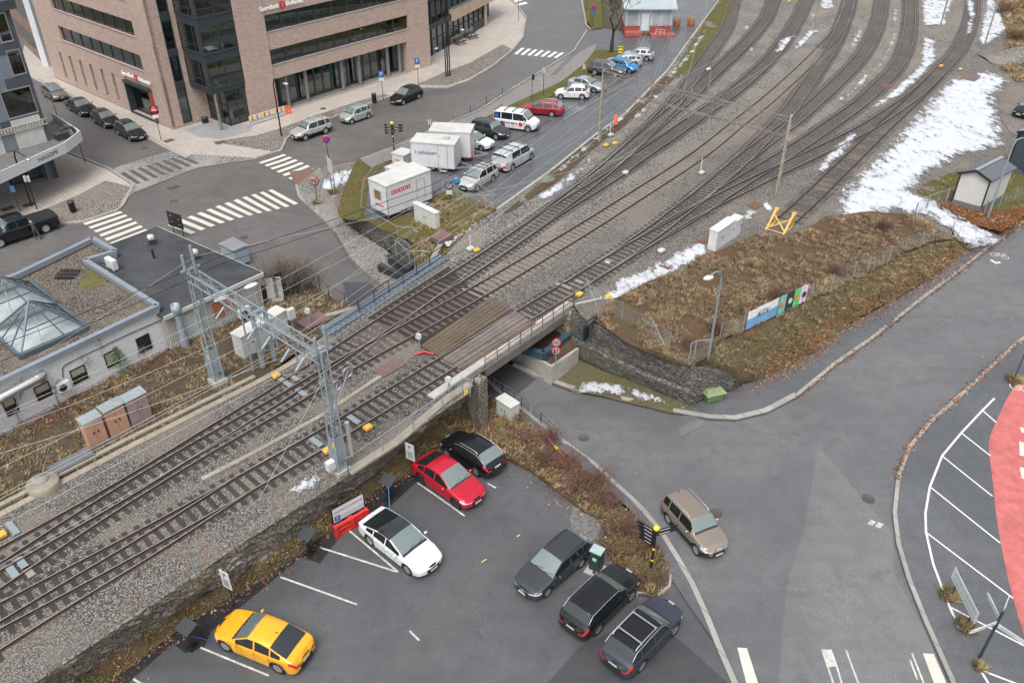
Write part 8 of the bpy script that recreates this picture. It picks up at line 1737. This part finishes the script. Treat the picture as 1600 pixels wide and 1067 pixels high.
# fallen leaves: loose small faces
def leaves(lab, px, F, w, n, z=.03):
    ln = resamp([PF(a[0], a[1], F, z) for a in px], .5); b = MB()
    for k in range(n):
        q = ln[int(rr.random()**.8*(len(ln)-1))] if 0 else rr.choice(ln); q = q+Vector((rr.gauss(0, w), rr.gauss(0, w), 0)); q.z = max(Zg(q.x, q.y), F(q.x, q.y))+rr.uniform(.012, .05); a = rr.random()*6.28; s = rr.uniform(.035, .08)
        u, v_ = Vector((math.cos(a), math.sin(a), rr.uniform(-.5, .5)))*s, Vector((-math.sin(a), math.cos(a), rr.uniform(-.5, .5)))*s*.7; b.add([q-u, q-v_, q+u, q+v_], [(0, 1, 2, 3)], rr.choices((0, 1, 2), (4, 3, 1))[0])
    tag(b.build("fallen_leaves", LV), lab, "leaves", kind='stuff')
LV = [vm("orange brown leaf", (.26, .11, .05)), vm("dark brown leaf", (.12, .06, .035)), vm("pale leaf", (.36, .27, .17))]
leaves("orange brown leaves along the foot of the slope", sb, FL, .45, 3200, .13)
leaves("rust red leaves lying thickly along the lower edge of the slope", [(a[0]-3, a[1]-7) for a in sb[2:]], FL, .33, 2600, .13)
leaves("brown leaves in the gutter of the left road kerb", KR2[:-1], FL, .14, 900)
leaves("brown leaves in the gutter of the right road kerb", [(1400,745),(1417,703),(1450,661),(1485,632),(1515,603),(1550,570),(1587,537)], FL, .14, 1000)
leaves("leaves along the lot's wall bank", [(170,1062),(225,1020),(265,992),(295,967),(400,905),(470,857),(520,817),(575,770),(632,737)], FL, .4, 1300)
leaves("red brown leaves around the black car and the island", [(660,720),(700,690),(760,660),(800,700),(840,725),(880,760),(930,795),(960,850),(990,900)], FL, .9, 2200)
leaves("rust coloured leaves below the white brick building's wall", [(0,672),(60,650),(112,616),(170,590),(215,570),(265,541)], flat(-.3), .7, 1800)
leaves("orange brown leaves around the shed's fence", [(1490,325),(1520,335),(1550,348),(1580,340)], flat(-.1), .8, 1500)
leaves("leaves scattered on the grass by the street corner", [(530,330),(560,290),(600,262)], FU, .5, 400, .15)
# shrubs
def shrub(lab, px, F, h, w, n, mats, grp, nm="shrub", lean=.6, leaf=1.0):
    o = PF(*px, F); o.z = Zg(o.x, o.y) if F is not None else o.z; b = MB(); t = thing(nm, lab, "shrub", o, 0, grp); lf_ = MB()
    for k in range(n):
        a = rr.uniform(0, 6.28); q = Vector((rr.gauss(0, w*.16), rr.gauss(0, w*.16), 0)); d = Vector((math.cos(a)*w*.5*rr.uniform(.1, 1), math.sin(a)*w*.5*rr.uniform(.1, 1), h*rr.uniform(.5, 1))); m_ = q+d*.5+Vector((rr.gauss(0, .08), rr.gauss(0, .08), .05*h)); e = q+d
        for p_, r_ in ((q, m_), (m_, e)): s = Vector((rr.gauss(0, 1), rr.gauss(0, 1), .1)).normalized()*.014; b.add([p_-s, p_+s, r_+s*.6, r_-s*.6], [(0, 1, 2, 3)], 0)
        for j in range(3):
            tt = rr.uniform(.4, 1); p_ = q.lerp(e, tt); e2 = p_+Vector((rr.gauss(0, .14*w), rr.gauss(0, .14*w), rr.uniform(.05, .25)*h)); s = Vector((rr.gauss(0, 1), rr.gauss(0, 1), 0)).normalized()*.01; b.add([p_-s, p_+s, e2], [(0, 1, 2)], 0)
            for _ in range(int(4*leaf)):
                c = p_.lerp(e2, rr.random())+Vector((rr.gauss(0, .05), rr.gauss(0, .05), rr.gauss(0, .05))); u = Vector((rr.gauss(0, 1), rr.gauss(0, 1), rr.gauss(0, .6))).normalized()*rr.uniform(.02, .05); v_ = Vector((rr.gauss(0, 1), rr.gauss(0, 1), rr.gauss(0, .6))).normalized()*.03; lf_.add([c-u, c+v_, c+u], [(0, 1, 2)], rr.choice((0, 0, 1)))
    b.build("stems", mats[0], t)
    if lf_.v: lf_.build("foliage", mats[1:], t)
tw = vm("twig brown", (.13, .085, .065)); r1_, r2_ = vm("red brown foliage", (.2, .085, .06)), vm("brown foliage", (.16, .1, .065)); o1, o2 = vm("tan foliage", (.32, .22, .11)), vm("olive foliage", (.17, .16, .05))
for k, (px, h, w, mt, lb) in enumerate((((800,655), .7, 1.6, (tw, o1, r2_), "tan shrub at the island's narrow end near the grey white cabinet"), ((828,690), .8, 1.7, (tw, o1, r1_), "tan and red shrub above the black car in the island"), ((858,690), .9, 1.6, (tw, r1_, r2_), "red brown shrub behind the fallen pole"), ((850,722), .9, 1.8, (tw, r2_, r1_), "brown shrub at the lot edge opposite the fallen pole"), ((888,733), 1.0, 1.9, (tw, r1_, r2_), "red brown shrub just past the fallen pole's lower end"), ((905,765), 1.0, 1.9, (tw, r1_, r2_), "red brown shrub at the lot edge in mid island"), ((932,758), 1.1, 2.0, (tw, r1_, r1_), "largest red brown shrub beside the kerb in mid island"), ((950,790), 1.0, 1.9, (tw, r1_, r2_), "red shrub just before the island widens"), ((965,825), .9, 1.7, (tw, o1, r2_), "tan shrub near the litter bin"), ((985,835), 1.0, 1.8, (tw, r2_, r1_), "brown shrub beside the kerb near the fingerpost"), ((968,862), .8, 1.6, (tw, o2, o1), "olive shrub right of the litter bin"), ((1000,860), .9, 1.7, (tw, r1_, o1), "red and tan shrub beside the fingerpost post"), ((1010,900), .6, 1.4, (tw, o2, r2_), "low olive shrub at the island's tip"), ((990,895), .6, 1.3, (tw, o1, o2), "low tan shrub in front of the black SUV"))):
    shrub(lb, px, FL, h, w, 110, mt, "shrubs in the island")
gt = vm("grey brown twig", (.15, .12, .1))
shrub("large leafless grey brown bush at the right end of the black roof", (452,455), lambda x, y: -.6, 2.9, 4.2, 420, (gt, gt, gt), None, "bush", leaf=.3)
shrub("leafless bush beside the large one, nearer the scrub fence", (482,452), lambda x, y: -.6, 1.9, 3.0, 220, (gt, gt, gt), None, "bush", leaf=.3)
for px, h, lb in (((1170,330) if 0 else (1120,520), .9, "rust leaved shrub left of the banners"), ((1213,470), 1.1, "rust leaved shrub behind the green banner"), ((1380,360), .9, "brown shrub by the old grey barrel shapes"), ((1080,540), .7, "dark red shrub by the small grey gate"), ((1310,430), .8, "brown shrub behind the slope fence")): shrub(lb, px, lambda x, y: -.1, h, h*1.7, 120, (tw, r1_ if 'r' == lb[0] or 'dark' in lb else r2_, r2_), "shrubs in the dry grass")
for px, h, lb in (((1570,20), 1.8, "tall dry shrub at the top right corner, upper"), ((1588,60), 1.5, "tall dry shrub at the top right corner, lower")): shrub(lb, px, lambda x, y: -.1, h, 4, 260, (tw, o1, r2_), "dry shrubs at the yard edge")
for px, s, lb in (((1484,931), .55, "yellowed grass clump at the upper post of the white arrow board"), ((1507,979), .5, "yellowed grass clump at the lower post of the white arrow board"), ((1583,594), .5, "brown grass clump at the dark signpost on the right edge"), ((1530,1042), .3, "small brown tuft below the white fingerpost"), ((496,318), .4, "brown tuft at the foot of the no left turn sign"), ((521,302), .5, "brown tuft at the foot of the white direction board")):
    o = PF(*px, FL, .12); z = [(o.x+s*.8*math.cos(a), o.y+s*.8*math.sin(a)) for a in (0, .8, 1.6, 2.4, 3.2, 4, 4.8, 5.6)]; t = tufts("grass_clump", lb, z, lambda x, y: o.z, 40, s*.5, s*.95, (7, 4, 3, 0, 0), .15, 10, .01); t['category'] = "plant"; del t['kind']; t['group'] = "grass clumps at sign posts"
# trees: trunk, limbs, twigs
def tree(lab, px, F, h, r, seed, bark, spread=.5, depth=5, nm="bare_tree", first=.35, twig=None):
    R = random.Random(seed); o = PF(*px, F); t = thing(nm, lab, "tree", o); tb, cb = MB(), MB(); fr = o*0
    def grow(p, d, L, r, k):
        q = p; pts = [q]; rs = [r]; n = 4 if k < 3 else 3
        for i in range(n): jt = .03 if k == 0 else .13; d = (d+Vector((R.gauss(0, jt), R.gauss(0, jt), R.gauss(.03, .08)))).normalized(); q = q+d*L/n; pts.append(q); rs.append(r*(1-.45*(i+1)/n))
        (tb if k == 0 else cb).tube(pts, rs, 8 if k == 0 else (5 if k < 3 else 3), caps=False)
        if k >= depth: return
        for j in range(R.choice((2, 3, 3)) if k < depth-1 else 3):
            a = R.uniform(0, 6.28); s = pts[-1] if j < 2 else pts[R.randint(1, n-1)]; e = (d*R.uniform(.7, 1.1)+Vector((math.cos(a), math.sin(a), R.uniform(0, .5)))*spread*R.uniform(.8, 1.6)).normalized(); grow(s, e, L*(R.uniform(1.0, 1.35) if k == 0 and h > 12 else R.uniform(.62, .85)), max(.03 if h > 12 else .012, rs[-1]*R.uniform(.65, .85)), k+1)
    grow(fr, Vector((.02, 0, 1)), h*first, r, 0); tb.build("trunk", bark, t); cb.build("crown", bark, t)
barkd = vm("dark bark", (.055, .045, .04)); barkg = vm("grey bark", (.2, .165, .14))
tree("leafless tree with a dark trunk on the mossy verge before the kiosk", (955,83), FU, 15, .3, 4, barkd, .75, 6, first=.17)
tree("slim leafless tree at the top beside the no stopping sign", (922,38), FL, 8, .14, 8, vm("brown bark", (.16, .11, .07)), .35, 4, first=.45); tree("slim leafless tree at the top edge left of the dark trunk", (916,18), FL, 8, .12, 9, bpy.data.materials["brown bark"], .35, 4, first=.45)
for k, (px, h, lb) in enumerate((((165,590), 4.2, "tallest leafless sapling against the white brick wall"), ((142,602), 3.0, "thin sapling between the second and third wall windows"), ((33,665), 3.4, "leafless sapling at the leftmost wall windows"), ((92,632), 2.4, "thin sapling below the wall's air conditioner"), ((222,572), 1.8, "low sapling at the right end of the white brick wall"))): tree(lb, px, lambda x, y: -.35, h, .045, 20+k, barkg, .35, 4, "sapling", .3)
o = P(192, 582, -.35); t = thing("young_fir", "small green fir against the white brick wall", "tree", o, 0); b = MB(); b.tube([(0, 0, 0), (0, 0, 2.0)], [.04, .01], 5); b.build("trunk", barkg, t); b = MB()
for k in range(420): z = rr.uniform(.2, 2.0); a = rr.random()*6.28; r = (2.1-z)*.42*rr.uniform(.3, 1); q = Vector((r*math.cos(a), r*math.sin(a), z-.1*r)); u = Vector((math.cos(a), math.sin(a), rr.uniform(-.2, .3)))*.14; s = Vector((-math.sin(a), math.cos(a), rr.uniform(-.3, .3)))*.035; b.add([q-s, q+s, q+u], [(0, 1, 2)], k % 2)
b.build("crown", [vm("fir green", (.07, .13, .06)), vm("fir pale green", (.12, .19, .09))], t)
# ---- the person at the pickup: one skinned body, bent towards the window
o = PF(60, 374, FL); hp = (P(41, 343, o.z+1.5)-o); hp.z = 0; dr = Vector((-.75, .66, 0)); sd2 = Vector((-dr.y, dr.x, 0))
J = dict(pel=dr*.05+UZ*.93, ch=dr*.28+UZ*1.28, nk=dr*.4+UZ*1.46, hd0=dr*.47+UZ*1.54, hd1=dr*.53+UZ*1.68)
E_ = [('pel', 'ch'), ('ch', 'nk'), ('nk', 'hd0'), ('hd0', 'hd1')]; Rr = dict(pel=.15, ch=.17, nk=.065, hd0=.085, hd1=.09)
for s, n in ((1, 'l'), (-1, 'r')):
    J['hip'+n] = dr*.03+sd2*.1*s+UZ*.9; J['kn'+n] = dr*(.12 if s > 0 else -.08)+sd2*.12*s+UZ*.48; J['an'+n] = dr*(.1 if s > 0 else -.3)+sd2*.13*s+UZ*.09; J['to'+n] = J['an'+n]+dr*.17-UZ*.045
    J['sh'+n] = dr*.32+sd2*.19*s+UZ*1.36; J['el'+n] = dr*.5+sd2*.3*s+UZ*1.18; J['wr'+n] = dr*.72+sd2*.16*s+UZ*1.22
    E_ += [('pel', 'hip'+n), ('hip'+n, 'kn'+n), ('kn'+n, 'an'+n), ('an'+n, 'to'+n), ('ch', 'sh'+n), ('sh'+n, 'el'+n), ('el'+n, 'wr'+n)]; Rr.update({'hip'+n: .105, 'kn'+n: .075, 'an'+n: .05, 'to'+n: .04, 'sh'+n: .075, 'el'+n: .05, 'wr'+n: .035})
    for f in range(4): k_ = 'f%d%s' % (f, n); J[k_] = J['wr'+n]+dr*(.15-.012*abs(f-1))+sd2*(f-1.5)*.024+UZ*-.02; E_.append(('wr'+n, k_)); Rr[k_] = .011
    J['th'+n] = J['wr'+n]+dr*.07-sd2*.06*s; E_.append(('wr'+n, 'th'+n)); Rr['th'+n] = .012
keys = list(J); me = bpy.data.meshes.new("person"); me.from_pydata([tuple(J[k]) for k in keys], [(keys.index(a), keys.index(c)) for a, c in E_], []); po = bpy.data.objects.new("person", me); C.objects.link(po)
md = po.modifiers.new("skin", 'SKIN'); po.modifiers.new("sub", 'SUBSURF').levels = 1; po.modifiers["sub"].render_levels = 2
for k, v_ in zip(keys, me.skin_vertices[0].data): v_.radius = (Rr[k], Rr[k]); v_.use_root = (k == 'pel')
dg = bpy.context.evaluated_depsgraph_get(); bm_e = bpy.data.meshes.new_from_object(po.evaluated_get(dg)); bpy.data.objects.remove(po); po = bpy.data.objects.new("person", bm_e); C.objects.link(po); po.location = o
bm_e.materials.clear(); [bm_e.materials.append(m_) for m_ in (M("dark jacket", (.03, .032, .038), .85, .15, 6), M("dark trousers", (.05, .052, .06), .85, .15, 6), M("skin", (.5, .32, .25), .6, .05, 6), black)]
for p in bm_e.polygons:
    c = p.center; p.use_smooth = True; p.material_index = 3 if c.z < .1 else 1 if c.z < .9 else 2 if (c.z > 1.47 and (c-J['hd0']).length < .2) or any((c-J['wr'+n]).dot(dr) > .02 and (c-J['wr'+n]).length < .22 for n in 'lr') else 0
tag(po, "person in dark clothes leaning on the black pickup's window", "person")
b = MB(); b.lathe((0, 0, 0), [(.001, .12), (.07, .1), (.105, .03), (.11, -.03), (.1, -.07)], 14, M4=Matrix.Translation(J['hd1']-dr*.025+UZ*.0)); b.build("hair", M("brown hair", (.06, .04, .03), .8, .1, 8), po)
b = MB(); c = J['hd0'].lerp(J['hd1'], .5)
for s in (-1, 1): b.lathe((0, 0, 0), [(.001, .01), (.012, 0), (.001, -.01)], 8, M4=Matrix.Translation(c+dr*.088+sd2*.033*s+UZ*.01))
b.build("eyes", black, po); b = MB(); b.add([c+dr*.085+sd2*.014-UZ*.02, c+dr*.085-sd2*.014-UZ*.02, c+dr*.085+UZ*.02, c+dr*.115-UZ*.018], [(0, 1, 3), (1, 2, 3), (2, 0, 3)]); b.build("nose", bpy.data.materials["skin"], po)
